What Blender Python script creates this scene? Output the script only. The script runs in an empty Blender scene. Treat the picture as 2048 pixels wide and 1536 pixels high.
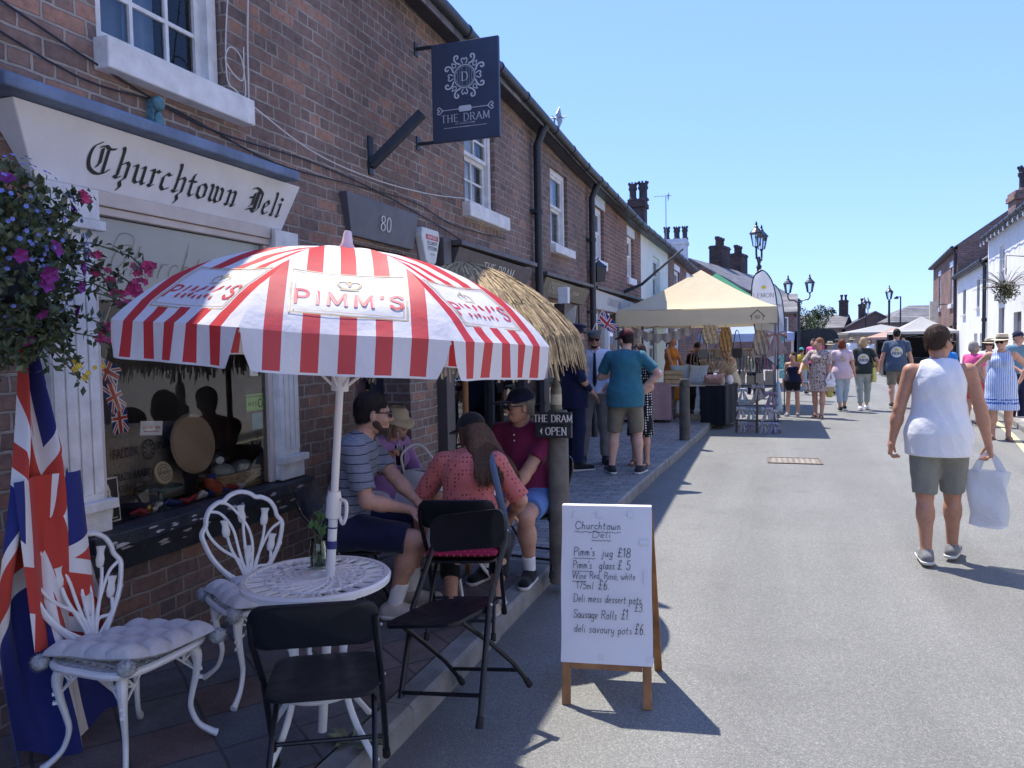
# A narrow Lancashire-style village street on market day: shop terrace on the left in shade, sunny road on the right.
import bpy, bmesh, math, random
import numpy as np
from mathutils import Vector, Matrix
D = bpy.data; SC = bpy.context.scene; COL = SC.collection
R = math.radians
# ---------------------------------------------------------------- camera, sky, sun, exposure
CAM_H = 1.72
YAW, PITCH, ROLL = R(19.239), R(3.001), R(1.0)
cam = D.cameras.new("camera"); cam.sensor_width = 36.0; cam.lens = 36.0 * 1538 / 2048
cam.clip_start = 0.05; cam.clip_end = 2000
camo = D.objects.new("camera", cam); COL.objects.link(camo)
_f = Vector((-math.sin(YAW) * math.cos(PITCH), math.cos(YAW) * math.cos(PITCH), -math.sin(PITCH)))
_r = Vector((math.cos(YAW), math.sin(YAW), 0)); _u = _r.cross(_f)
_r2 = math.cos(ROLL) * _r - math.sin(ROLL) * _u; _u2 = math.sin(ROLL) * _r + math.cos(ROLL) * _u
camo.matrix_world = Matrix(((_r2.x, _u2.x, -_f.x, 0), (_r2.y, _u2.y, -_f.y, 0), (_r2.z, _u2.z, -_f.z, CAM_H), (0, 0, 0, 1)))
SC.camera = camo
SUN_DIR = Vector((0.37, -0.32, -1.0)).normalized()          # the way the light travels
_az = math.atan2(-SUN_DIR.x, -SUN_DIR.y); _el = math.asin(-SUN_DIR.z)
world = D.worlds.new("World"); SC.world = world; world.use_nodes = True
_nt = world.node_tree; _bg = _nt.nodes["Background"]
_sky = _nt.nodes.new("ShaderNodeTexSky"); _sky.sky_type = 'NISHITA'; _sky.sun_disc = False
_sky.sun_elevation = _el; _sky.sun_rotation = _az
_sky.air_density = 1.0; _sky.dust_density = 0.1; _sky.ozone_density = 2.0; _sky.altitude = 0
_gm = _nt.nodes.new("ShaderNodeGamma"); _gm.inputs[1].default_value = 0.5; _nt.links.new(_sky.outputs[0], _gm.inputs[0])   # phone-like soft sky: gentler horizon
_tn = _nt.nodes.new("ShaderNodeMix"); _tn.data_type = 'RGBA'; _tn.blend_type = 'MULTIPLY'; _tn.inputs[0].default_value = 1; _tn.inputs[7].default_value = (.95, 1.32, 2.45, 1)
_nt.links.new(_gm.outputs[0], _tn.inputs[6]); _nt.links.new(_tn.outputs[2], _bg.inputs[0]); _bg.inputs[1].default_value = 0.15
sl = D.lights.new("sun", 'SUN'); sl.energy = 4.0; sl.angle = R(0.53); sl.color = (1.0, 0.94, 0.85)
so = D.objects.new("sun", sl); COL.objects.link(so); so.rotation_euler = SUN_DIR.to_track_quat('-Z', 'Y').to_euler()
SC.view_settings.view_transform = 'Standard'; SC.view_settings.look = 'None'
SC.view_settings.gamma = 1.0; SC.view_settings.use_curve_mapping = False
SC.view_settings.exposure = 0.9
SC.cycles.max_bounces = 8; SC.cycles.transparent_max_bounces = 12
rnd = random.Random(7)
# ---------------------------------------------------------------- materials
def N(nt, kind, **kw):
    n = nt.nodes.new("ShaderNode" + kind)
    for k, v in kw.items():
        if k in n.inputs: n.inputs[k].default_value = v
        else: setattr(n, k, v)
    return n
def ramp(nt, stops, interp='LINEAR'):
    n = nt.nodes.new("ShaderNodeValToRGB"); e = n.color_ramp.elements; n.color_ramp.interpolation = interp
    while len(e) < len(stops): e.new(0.5)
    for i, (p, c) in enumerate(stops):
        e[i].position = p; e[i].color = (c[0], c[1], c[2], 1) if hasattr(c, '__len__') else (c, c, c, 1)
    return n
def newmat(name):
    m = D.materials.new(name); m.use_nodes = True
    return m, m.node_tree, m.node_tree.nodes["Principled BSDF"]
def mth(nt, op, a, b=None, clamp=False):
    n = nt.nodes.new("ShaderNodeMath"); n.operation = op; n.use_clamp = clamp
    for i, x in enumerate((a, b)):
        if x is None: continue
        if isinstance(x, (int, float)): n.inputs[i].default_value = x
        else: nt.links.new(x, n.inputs[i])
    return n.outputs[0]
def mixc(nt, fac, a, b, blend='MIX'):
    n = nt.nodes.new("ShaderNodeMix"); n.data_type = 'RGBA'; n.blend_type = blend
    for s, x in ((n.inputs[0], fac), (n.inputs[6], a), (n.inputs[7], b)):
        if isinstance(x, (int, float)): s.default_value = x
        elif isinstance(x, (tuple, list)): s.default_value = (x[0], x[1], x[2], 1)
        else: nt.links.new(x, s)
    return n.outputs[2]
def coords(nt, world_space=False):
    if world_space: return N(nt, "NewGeometry").outputs["Position"]
    return N(nt, "TexCoord").outputs["Object"]
def bumpto(nt, b, height, strength, dist):
    n = N(nt, "Bump", Strength=strength, Distance=dist); nt.links.new(height, n.inputs["Height"])
    nt.links.new(n.outputs[0], b.inputs["Normal"]); return n
def noise(nt, co, scale, detail=4, rough=.55, out=0):
    n = N(nt, "TexNoise", Scale=scale, Detail=detail, Roughness=rough); nt.links.new(co, n.inputs["Vector"]); return n.outputs[out]
_mc = {}
def mt(name, col, rough=.6, var=.15, vs=6., bump=0., bs=60., metal=0., spec=.5, col2=None, coat=0., world=False, trans=0., sheen=0., bd=.01):
    if name in _mc: return _mc[name]
    m, nt, b = newmat(name); co = coords(nt, world)
    c1 = tuple(max(0, x * (1 - var)) for x in col); c2 = col2 or tuple(min(1, x * (1 + var)) for x in col)
    rp = ramp(nt, [(.32, c1), (.68, c2)]); nt.links.new(noise(nt, co, vs), rp.inputs[0]); nt.links.new(rp.outputs[0], b.inputs["Base Color"])
    rr = ramp(nt, [(.3, max(0, rough - .08)), (.7, min(1, rough + .08))]); nt.links.new(noise(nt, co, vs * 2.3), rr.inputs[0]); nt.links.new(rr.outputs[0], b.inputs["Roughness"])
    b.inputs["Metallic"].default_value = metal; b.inputs["Specular IOR Level"].default_value = spec; b.inputs["Coat Weight"].default_value = coat
    if sheen: b.inputs["Sheen Weight"].default_value = sheen
    if bump: bumpto(nt, b, noise(nt, co, bs, 5), bump, bd)
    _mc[name] = m; return m
def glassmat(name, tint=(1, 1, 1), refl=1.0, rough=0.0, ior=1.5):
    if name in _mc: return _mc[name]
    m, nt, b = newmat(name); nt.nodes.remove(b); out = nt.nodes["Material Output"]
    tr = N(nt, "BsdfTransparent"); tr.inputs[0].default_value = (*tint, 1)
    gl = N(nt, "BsdfGlossy"); gl.inputs["Roughness"].default_value = rough
    fr = N(nt, "Fresnel", IOR=ior); mx = N(nt, "MixShader")
    nt.links.new(mth(nt, 'MULTIPLY', fr.outputs[0], refl, True), mx.inputs[0]); nt.links.new(tr.outputs[0], mx.inputs[1]); nt.links.new(gl.outputs[0], mx.inputs[2])
    nt.links.new(mx.outputs[0], out.inputs[0]); _mc[name] = m; return m
def cloth(name, col, var=.1, vs=14, rough=.9, weave=420, bump=.25, col2=None):
    if name in _mc: return _mc[name]
    m, nt, b = newmat(name); co = coords(nt)
    rp = ramp(nt, [(.3, tuple(x * (1 - var) for x in col)), (.7, col2 or tuple(min(1, x * (1 + var)) for x in col))])
    nt.links.new(noise(nt, co, vs, 6), rp.inputs[0]); nt.links.new(rp.outputs[0], b.inputs["Base Color"])
    b.inputs["Roughness"].default_value = rough; b.inputs["Specular IOR Level"].default_value = .2; b.inputs["Sheen Weight"].default_value = .15
    h = mth(nt, 'ADD', mth(nt, 'MULTIPLY', noise(nt, co, 26, 3), 1.0), mth(nt, 'MULTIPLY', noise(nt, co, weave, 2), .12))
    bumpto(nt, b, h, bump, .02); _mc[name] = m; return m
# ---------------------------------------------------------------- mesh builder
def V3(p): return Vector(p)
class MB:
    def __init__(s): s.v = []; s.f = []; s.mi = []; s.m = 0; s.uv = None
    def add(s, vs, fs):
        o = len(s.v); s.v.extend([tuple(p) for p in vs])
        for f in fs: s.f.append(tuple(i + o for i in f)); s.mi.append(s.m)
        return s
    def bx(s, x0, x1, y0, y1, z0, z1):
        return s.add([(x0, y0, z0), (x1, y0, z0), (x1, y1, z0), (x0, y1, z0), (x0, y0, z1), (x1, y0, z1), (x1, y1, z1), (x0, y1, z1)],
                     [(0, 3, 2, 1), (4, 5, 6, 7), (0, 1, 5, 4), (1, 2, 6, 5), (2, 3, 7, 6), (3, 0, 4, 7)])
    def obox(s, c, size, rot=None):
        a = [Vector((sx * size[0] / 2, sy * size[1] / 2, sz * size[2] / 2)) for sz in (-1, 1) for sx, sy in ((-1, -1), (1, -1), (1, 1), (-1, 1))]
        if rot is not None: a = [rot @ p for p in a]
        return s.add([p + Vector(c) for p in a], [(0, 3, 2, 1), (4, 5, 6, 7), (0, 1, 5, 4), (1, 2, 6, 5), (2, 3, 7, 6), (3, 0, 4, 7)])
    def bar(s, a, b, w, h, up=(0, 0, 1)):
        a, b = V3(a), V3(b); d = b - a; L = d.length; d.normalize(); u = V3(up)
        x = d.cross(u)
        if x.length < 1e-4: x = d.cross(Vector((1, 0, 0)))
        x.normalize(); u = x.cross(d); rot = Matrix((x, d, u)).transposed()
        return s.obox((a + b) / 2, (w, L, h), rot)
    def tube(s, pts, r, n=8, cap=True, closed=False, flat=1.0):
        P = [V3(p) for p in pts]; m = len(P); rs = r if hasattr(r, '__len__') else [r] * m
        T = []
        for i in range(m):
            a = P[i - 1] if (i > 0 or closed) else P[i]; b = P[(i + 1) % m] if (i < m - 1 or closed) else P[i]
            t = b - a; T.append(t.normalized() if t.length > 1e-9 else Vector((0, 0, 1)))
        u = T[0].orthogonal().normalized(); vs = []
        for i in range(m):
            u = u - T[i] * u.dot(T[i])
            if u.length < 1e-6: u = T[i].orthogonal()
            u.normalize(); w = T[i].cross(u)
            for k in range(n):
                a = 2 * math.pi * k / n; vs.append(P[i] + (u * math.cos(a) + w * math.sin(a) * flat) * rs[i])
        fs = []
        for i in range(m if closed else m - 1):
            j = (i + 1) % m
            for k in range(n): l = (k + 1) % n; fs.append((i * n + k, i * n + l, j * n + l, j * n + k))
        if cap and not closed: fs += [tuple(range(n - 1, -1, -1)), tuple(range((m - 1) * n, m * n))]
        return s.add(vs, fs)
    def lathe(s, prof, n=20, o=(0, 0, 0), cap=True, M=None):
        vs = []; fs = []; m = len(prof)
        for r, z in prof:
            for k in range(n):
                a = 2 * math.pi * k / n; p = Vector((r * math.cos(a), r * math.sin(a), z))
                vs.append((M @ p if M is not None else p) + V3(o))
        for i in range(m - 1):
            for k in range(n): l = (k + 1) % n; fs.append((i * n + k, i * n + l, (i + 1) * n + l, (i + 1) * n + k))
        if cap: fs += [tuple(range(n - 1, -1, -1)), tuple(range((m - 1) * n, m * n))]
        return s.add(vs, fs)
    def prism(s, poly, o, u, v, d):
        o, u, v = V3(o), V3(u), V3(v); nn = u.cross(v).normalized() * d; m = len(poly)
        a = [o + u * p[0] + v * p[1] for p in poly]
        return s.add(a + [p + nn for p in a], [tuple(range(m - 1, -1, -1)), tuple(range(m, 2 * m))] + [(i, (i + 1) % m, m + (i + 1) % m, m + i) for i in range(m)])
    def grid(s, fn, nu, nv, wrap=False):
        vs = [fn(i / nu, j / nv) for j in range(nv + 1) for i in range(nu if wrap else nu + 1)]
        w = nu if wrap else nu + 1
        return s.add(vs, [(j * w + i, j * w + (i + 1) % w, (j + 1) * w + (i + 1) % w, (j + 1) * w + i) for j in range(nv) for i in range(nu)])
    def ball(s, c, r, nu=14, nv=9, M=None, jit=0):
        rx, ry, rz = r if hasattr(r, '__len__') else (r, r, r); c = V3(c); pr = []
        vs = [];
        for j in range(nv + 1):
            t = math.pi * j / nv
            for i in range(nu):
                a = 2 * math.pi * i / nu; q = 1 + (rnd.uniform(-jit, jit) if jit else 0)
                p = Vector((rx * math.sin(t) * math.cos(a) * q, ry * math.sin(t) * math.sin(a) * q, rz * math.cos(t) * q)); vs.append(c + (M @ p if M is not None else p))
        return s.add(vs, [(j * nu + i, (j + 1) * nu + i, (j + 1) * nu + (i + 1) % nu, j * nu + (i + 1) % nu) for j in range(nv) for i in range(nu)])
    def build(s, name, mats, parent=None, smooth=False, ang=40, bevel=0, seg=2, solid=0, kind=None, label=None):
        me = D.meshes.new(name); me.from_pydata(s.v, [], s.f); me.validate()
        for m in (mats if isinstance(mats, (list, tuple)) else [mats]): me.materials.append(m)
        if len(me.polygons) == len(s.mi): me.polygons.foreach_set("material_index", s.mi)
        if smooth:
            me.polygons.foreach_set("use_smooth", [True] * len(me.polygons))
            if ang < 180: me.set_sharp_from_angle(angle=R(ang))
        if s.uv is not None:
            ul = me.uv_layers.new(name="map"); dat = []
            for l in me.loops: dat.extend(s.uv[l.vertex_index])
            ul.data.foreach_set("uv", dat)
        o = D.objects.new(name, me); COL.objects.link(o)
        if parent: o.parent = parent
        if solid: md = o.modifiers.new("thick", 'SOLIDIFY'); md.thickness = solid; md.offset = 0
        if bevel: md = o.modifiers.new("bevel", 'BEVEL'); md.width = bevel; md.segments = seg; md.limit_method = 'ANGLE'; md.angle_limit = R(35)
        if kind: o["kind"] = kind
        if label: o["label"] = label
        return o
def tag(o, label, cat, group=None):
    o["label"] = label; o["category"] = cat
    if group: o["group"] = group
    return o
def thing(name, label, cat, loc=(0, 0, 0), rz=0., group=None, rot=None):
    o = D.objects.new(name, None); COL.objects.link(o); o.location = loc; o.rotation_euler = rot or (0, 0, rz)
    o.empty_display_size = .1
    return tag(o, label, cat, group)
def copy_tree(o, parent=None):
    c = o.copy(); COL.objects.link(c)
    if parent: c.parent = parent
    for ch in list(o.children): copy_tree(ch, c)
    return c
def cr(pts, n=8, closed=False):
    """Catmull-Rom through pts"""
    P = [np.array(p, float) for p in pts]; m = len(P); out = []
    for i in range(m if closed else m - 1):
        p0 = P[(i - 1) % m] if (closed or i > 0) else 2 * P[0] - P[1]; p1 = P[i]; p2 = P[(i + 1) % m]
        p3 = P[(i + 2) % m] if (closed or i < m - 2) else 2 * P[-1] - P[-2]
        for k in range(n):
            t = k / n; out.append(.5 * (2 * p1 + (p2 - p0) * t + (2 * p0 - 5 * p1 + 4 * p2 - p3) * t * t + (3 * p1 - p0 - 3 * p2 + p3) * t ** 3))
    if not closed: out.append(P[-1])
    return [tuple(p) for p in out]
# ---------------------------------------------------------------- lettering: pen strokes swept with an elliptical nib
CAPS = {
'A': (8, "0,0 4,10 8,0;1.5,3.6 6.5,3.6"), 'B': (7, "1,0 1,10;~1,10 4,10 5.8,8.8 5.6,6.5 3.6,5.3 1,5.3;~3.6,5.3 6,4.4 6.6,2.4 5.2,.5 3.4,0 1,0"),
'C': (8, "~7.6,7.8 6.2,9.6 4,10 1.6,8.6 .5,5 1.6,1.4 4,0 6.2,.4 7.6,2.2"), 'D': (8, "1,0 1,10;~1,10 4,10 6.6,8.6 7.6,5 6.6,1.4 4,0 1,0"),
'E': (7, "1,0 1,10;1,10 6.2,10;1,5.2 5,5.2;1,0 6.4,0"), 'F': (6.5, "1,0 1,10;1,10 6.2,10;1,5.2 5,5.2"),
'G': (8, "~7.6,7.8 6.2,9.6 4,10 1.6,8.6 .5,5 1.6,1.4 4,0 6.2,.4 7.4,1.6;7.4,1.4 7.4,4.4"), 'H': (8, "1,0 1,10;7,0 7,10;1,5.2 7,5.2"), 'I': (3, "1.5,0 1.5,10"),
'J': (5, "~3.5,10 3.5,3 3,.8 1.6,0 .4,.8"), 'K': (7.5, "1,0 1,10;6.6,10 1.2,4.8;2.8,6 7,0"), 'L': (6.5, "1,0 1,10;1,0 6.2,0"), 'M': (10, "1,0 1.4,10;1.4,10 5,1 8.6,10;8.6,10 9,0"),
'N': (8.4, "1,0 1,10;1,10 7.2,0;7.2,0 7.2,10"), 'O': (8.6, "~4.3,10 1.6,8.6 .5,5 1.6,1.4 4.3,0 7,1.4 8.1,5 7,8.6 4.3,10"), 'P': (7, "1,0 1,10;~1,10 4.2,10 6.2,8.9 6.2,6.2 4.2,5 1,5"),
'R': (7.6, "1,0 1,10;~1,10 4.2,10 6,8.9 6,6.4 4.2,5.3 1,5.3;3.6,5.2 7,0"), 'S': (6.6, "~5.8,8.2 4.8,9.7 3.2,10 1.4,9.2 1,7.4 2,5.9 4.4,4.6 5.8,3 5.4,1 3.4,0 1.6,.4 .6,1.9"),
'T': (7.6, "3.8,0 3.8,10;.4,10 7.2,10"), 'U': (8, "~1,10 1,3.4 1.8,.9 4,0 6.2,.9 7,3.4 7,10"), 'V': (8, "0,10 4,0;4,0 8,10"), 'W': (11, "0,10 2.8,0;2.8,0 5.5,9.4;5.5,9.4 8.2,0;8.2,0 11,10"),
'Y': (7.6, "0,10 3.8,4.8;7.6,10 3.8,4.8;3.8,4.8 3.8,0"), 'Z': (7, ".6,10 6.4,10 .6,0 6.6,0"), "'": (2.4, "1.4,10 1,7.8"), '-': (4, ".6,4.6 3.4,4.6"), '.': (2.4, "1,.1 1.3,.1"), '&': (8, "~7,0 2,7 2.4,9.6 4.2,9.6 4.4,7.6 1,4 .8,1.6 3,0 5.2,.8 7,4"),
'0': (6.6, "~3.3,10 1.2,8.4 .6,5 1.2,1.6 3.3,0 5.4,1.6 6,5 5.4,8.4 3.3,10"), '1': (4, ".6,8 2.4,10;2.4,10 2.4,0"), '3': (6, "~.8,8.6 2.6,10 4.8,8.9 4.4,6.3 2.4,5.4 4.8,4.8 5.4,2.4 3.6,.2 1.6,.2 .4,1.4"), '5': (6, "5,10 1.4,10 1,5.8;~1,5.8 3.4,6.2 5.2,4.6 5,1.6 3,0 1.4,.2 .3,1.4"),
'6': (6, "~4.8,10 2.2,7.6 .9,3.6 1.6,.8 3.2,0 5,1.2 5.2,3.6 3.6,5.2 1.6,4.4 .9,2.8"), '7': (5.6, ".4,10 5.2,10 2.2,0"), '8': (6.6, "~3.3,5.3 1.2,6.6 1.2,8.9 3.3,10 5.4,8.9 5.4,6.6 3.3,5.3 .8,3.8 .8,1.2 3.3,0 5.8,1.2 5.8,3.8 3.3,5.3"),
'£': (7, "~5.6,8 4.4,10 2.6,9.2 2.8,5 2.4,1.6 .8,.3;.8,.3 6,.3;1,4.8 4.8,4.8"), ' ': (4, ""), ',': (2.4, "1.3,.6 .8,-1.4")}
LOW = {
'a': (5.2, "~4.4,4.6 2.6,5.4 .8,4 .7,1.4 2,.1 3.6,.9 4.4,3.6;4.4,5.2 4.4,1 4.9,.1"), 'b': (5.2, "1,10 .9,0;~.9,3.4 2.6,5.2 4.4,4 4.4,1.4 2.8,0 .9,1"), 'c': (4.6, "~4,4.4 2.8,5.2 1,4.2 .6,2.2 1.4,.4 3,.1 4.2,1"), 'd': (5.4, "~4.2,4.4 2.6,5.2 .8,4 .7,1.4 2,.1 3.6,.9 4.3,3;4.5,10 4.3,1 4.9,.1"),
'e': (4.6, "~.8,2.6 3.8,3 3.6,4.8 2.2,5.3 .8,4 .7,1.6 2,.1 3.8,.8"), 'g': (5.2, "~4.4,4.6 2.6,5.4 .8,4 .8,1.6 2.2,.4 4.2,2;~4.4,5.2 4.3,-1.6 3.2,-3.6 1.4,-3.4 .8,-2.4"), 'h': (5.2, "1,10 .9,0;~.9,3.2 2.4,5.1 3.9,4.4 4.1,1.2 4.8,.1"), 'i': (2.6, "1.1,5.2 1.1,.9 1.8,.1;1.2,7.3 1.4,7.6"),
'j': (2.8, "~1.6,5.2 1.6,-2 .8,-3.6 -.6,-3.2;1.7,7.3 1.9,7.6"), 'l': (2.8, "~1.6,10 1,4 1.2,.8 2,.1"), 'm': (8, ".9,5.2 .9,0;~.9,3.4 2.2,5.1 3.6,4.4 3.8,0;~3.8,3.4 5,5.1 6.4,4.4 6.7,1 7.3,.1"), 'n': (5.2, ".9,5.2 .9,0;~.9,3.4 2.4,5.1 3.9,4.4 4.1,1.2 4.8,.1"),
'o': (5.2, "~2.6,5.2 .9,4 .8,1.4 2.4,0 4.2,1.2 4.3,3.9 2.6,5.2 3.8,5 4.9,5"), 'p': (5.2, ".9,5.2 .8,-4;~.9,3.6 2.6,5.3 4.4,4 4.3,1.4 2.8,.1 .9,1"), 'r': (4, ".9,5.2 .9,0;~.9,3.2 2,5 3.4,5"), 's': (4.2, "~3.6,4.5 2.4,5.2 1,4.4 1.4,3.2 3.2,2.2 3.4,.8 2.2,0 .6,.6"), 't': (4.2, "~1.8,8.4 1.5,3 1.8,.6 3.2,.2;.3,5.6 3.6,5.8"),
'u': (5.2, "~.8,5.2 .8,1.8 1.8,.2 3.4,.6 4.2,3;4.3,5.2 4.3,1 4.9,.1"), 'v': (4.8, ".5,5.2 2.2,.1 4.2,5.2"), 'w': (7, "~.6,5.2 .8,1 2,.1 3.4,2.6;~3.4,4 3.6,1 5,.1 6.2,2.4 6.3,5.2"), 'y': (5, "~.8,5.2 .9,2 2.2,.6 3.8,2;~4.2,5.2 4.1,-1.4 3,-3.6 1.2,-3.2"), 'é': (4.6, "~.8,2.6 3.8,3 3.6,4.8 2.2,5.3 .8,4 .7,1.6 2,.1 3.8,.8;2.2,6.6 3.4,7.8")}
BLACK = {  # blackletter skeletons, drawn with a slanted broad nib
'C': (10.4, "~4,10.6 1.6,8.6 .9,5 1.9,1.8 4.6,.4 7.4,.9 9.2,2.4;~4.2,9.2 6,9.9 7.4,9.2 9.6,9.6;5,8.8 5.2,4 4.4,2.6;7.2,8.8 7.2,.9"), 'h': (6.4, "~1.4,11 2,9.6 1.9,1.4;.8,1.1 2,.5 3,1.2;2.1,5 4.4,6.6 5.4,5.8;5.4,5.8 5.2,1;~5.2,1 3.6,-.4 4.2,-2 3.2,-3.4"),
'u': (6.6, ".6,6 1.6,6.6 1.9,6;1.9,6 1.9,1.3;1.9,1.3 2.9,.4 4.8,1.5;4,6 4.8,6.6 5.2,6;5.2,6 5.2,1.2;5.2,1.2 5.8,.4 6.4,1"), 'r': (5, ".6,6 1.6,6.6 2,6;2,6 2,1.3;1,1 2,.4 3,1.2;2.2,5.2 3.6,6.6 4.2,5.8 4.8,6.2"), 'c': (5, ".9,4.9 .9,1.4;.9,1.4 2.2,.3 4.2,1.3;.9,4.9 2.6,6.6 3.4,5.8 4.2,6.2"),
't': (4.4, "~2.4,8.8 1.9,7.4 1.9,1.4;1.9,1.4 2.8,.4 3.9,1.2;.5,6 3.8,6.1"), 'o': (5.6, ".9,5 .9,1.6;.9,1.6 2.4,.4;2.4,.4 4.6,1.4;4.6,1.4 4.6,5;4.6,5 3.2,6.3;.9,5 3.2,6.4"), 'w': (8.8, "~.5,6.8 1.5,6 1.4,1.4;1.4,1.4 2.4,.4 4,1.5;3.4,6.6 4.2,6;4.2,6 4.2,1.4;4.2,1.4 5.2,.4 7.3,1.5;6,6.4 7.3,5.6;7.3,5.6 7.3,1.5"),
'n': (6.6, ".6,6 1.6,6.6 2,6;2,6 2,1.3;1,1 2,.4 3,1.2;2.2,5.2 4.2,6.6 5.2,5.8;5.2,5.8 5.2,1.3;4.3,1 5.3,.4 6.3,1.2"), 'D': (9.4, "~1.4,9.6 3.4,10.4 6.2,9.6 8,8.4;8,8.4 8,2.2;~8,2.2 5.6,.2 3.4,1.4 1,.6;3.4,8 3.4,3 2.2,2.2;1.2,6 3.2,6.2;5,9 5,1.4;5.9,9 5.9,1.4;5,6.8 5.9,6.8;5,4 5.9,4"),
'e': (4.8, ".9,4.9 .9,1.4;.9,1.4 2.2,.3 4.2,1.5;.9,4.9 2.6,6.5 3.8,5;3.8,5 1.2,3"), 'l': (3.2, "~1,10.8 1.8,9.4 1.8,1.4;.8,1.1 1.9,.4 2.9,1.2"), 'i': (3.2, ".7,6 1.5,6.6 1.9,6;1.9,6 1.9,1.3;1,1 2,.4 3,1.2;1.2,8.9 2.4,8.1"), ' ': (5, "")}
def hull(pts):
    P = sorted(set((round(x, 6), round(y, 6)) for x, y in pts))
    def half(ps):
        h = []
        for p in ps:
            while len(h) > 1 and (h[-1][0] - h[-2][0]) * (p[1] - h[-2][1]) - (h[-1][1] - h[-2][1]) * (p[0] - h[-2][0]) <= 0: h.pop()
            h.append(p)
        return h
    a = half(P); b = half(P[::-1]); return a[:-1] + b[:-1]
def strokes(txt, fonts, gap=1.2, wide=1.0):
    out = []; x = 0
    for ch in txt:
        g = None
        for f in fonts:
            if ch in f: g = f[ch]; break
        if g is None: x += 4; continue
        for st in filter(None, g[1].split(';')):
            c = st[0] == '~'; p = [tuple(map(float, q.split(','))) for q in st.lstrip('~').split()]
            if c: p = cr(p, 5)
            out.append(([(x + a * wide, b) for a, b in p], c))
        x += g[0] * wide + gap
    return out, x - gap
class Pen:
    """writes on a surface given by place(x, y, lift) -> 3-D point"""
    def __init__(s, mb, place, lift=.0012, step=.000005): s.mb = mb; s.place = place; s.k = 0; s.lift = lift; s.step = step
    def poly(s, pts):
        s.k += 1; d = s.lift + s.step * s.k
        s.mb.add([s.place(x, y, d) for x, y in pts], [tuple(range(len(pts)))])
    def line(s, pts, nib):
        A, B, ang = nib; c, q = math.cos(ang), math.sin(ang)
        e = [(A * math.cos(t) * c - B * math.sin(t) * q, A * math.cos(t) * q + B * math.sin(t) * c) for t in (math.pi * 2 * i / 8 + .39 for i in range(8))]
        for a, b in zip(pts[:-1], pts[1:]):
            s.poly(hull([(a[0] + x, a[1] + y) for x, y in e] + [(b[0] + x, b[1] + y) for x, y in e]))
    def text(s, txt, x, y, cap, fonts=(CAPS,), nib=(.5, .5, 0), gap=1.2, serif=0, slant=0, align='l', wide=1.0, wob=0, rise=0):
        st, w = strokes(txt, fonts, gap, wide); k = cap / 10.
        if align == 'c': x -= w * k / 2
        r = random.Random(len(txt) * 7 + int(cap * 1e4))
        for p, curve in st:
            dx, dy = (r.uniform(-wob, wob), r.uniform(-wob, wob)) if wob else (0, 0)
            q = [(x + (a + dx + b * slant) * k, y + (b + dy + rise * a) * k) for a, b in p]
            s.line(q, (nib[0] * k, nib[1] * k, nib[2]))
            if serif and not curve:
                for (a, b), (a2, b2) in ((p[0], p[1]), (p[-1], p[-2])):
                    if b in (0, 10) and abs(b - b2) > 2: s.line([(x + (a - serif) * k, y + b * k), (x + (a + serif) * k, y + b * k)], (nib[1] * k * .9, nib[1] * k * .9, 0))
        return w * k
SERIF = dict(nib=(.62, .2, R(14)), serif=1.15, gap=1.7)
BOLD = dict(nib=(.85, .85, 0), gap=2.0)
HAND = dict(fonts=(LOW, CAPS), nib=(.34, .34, 0), gap=.9, slant=.08, wob=.15)
def flatplace(o, u, v, n):
    o, u, v, n = V3(o), V3(u), V3(v), V3(n)
    return lambda x, y, d: o + u * x + v * y + n * d
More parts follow.
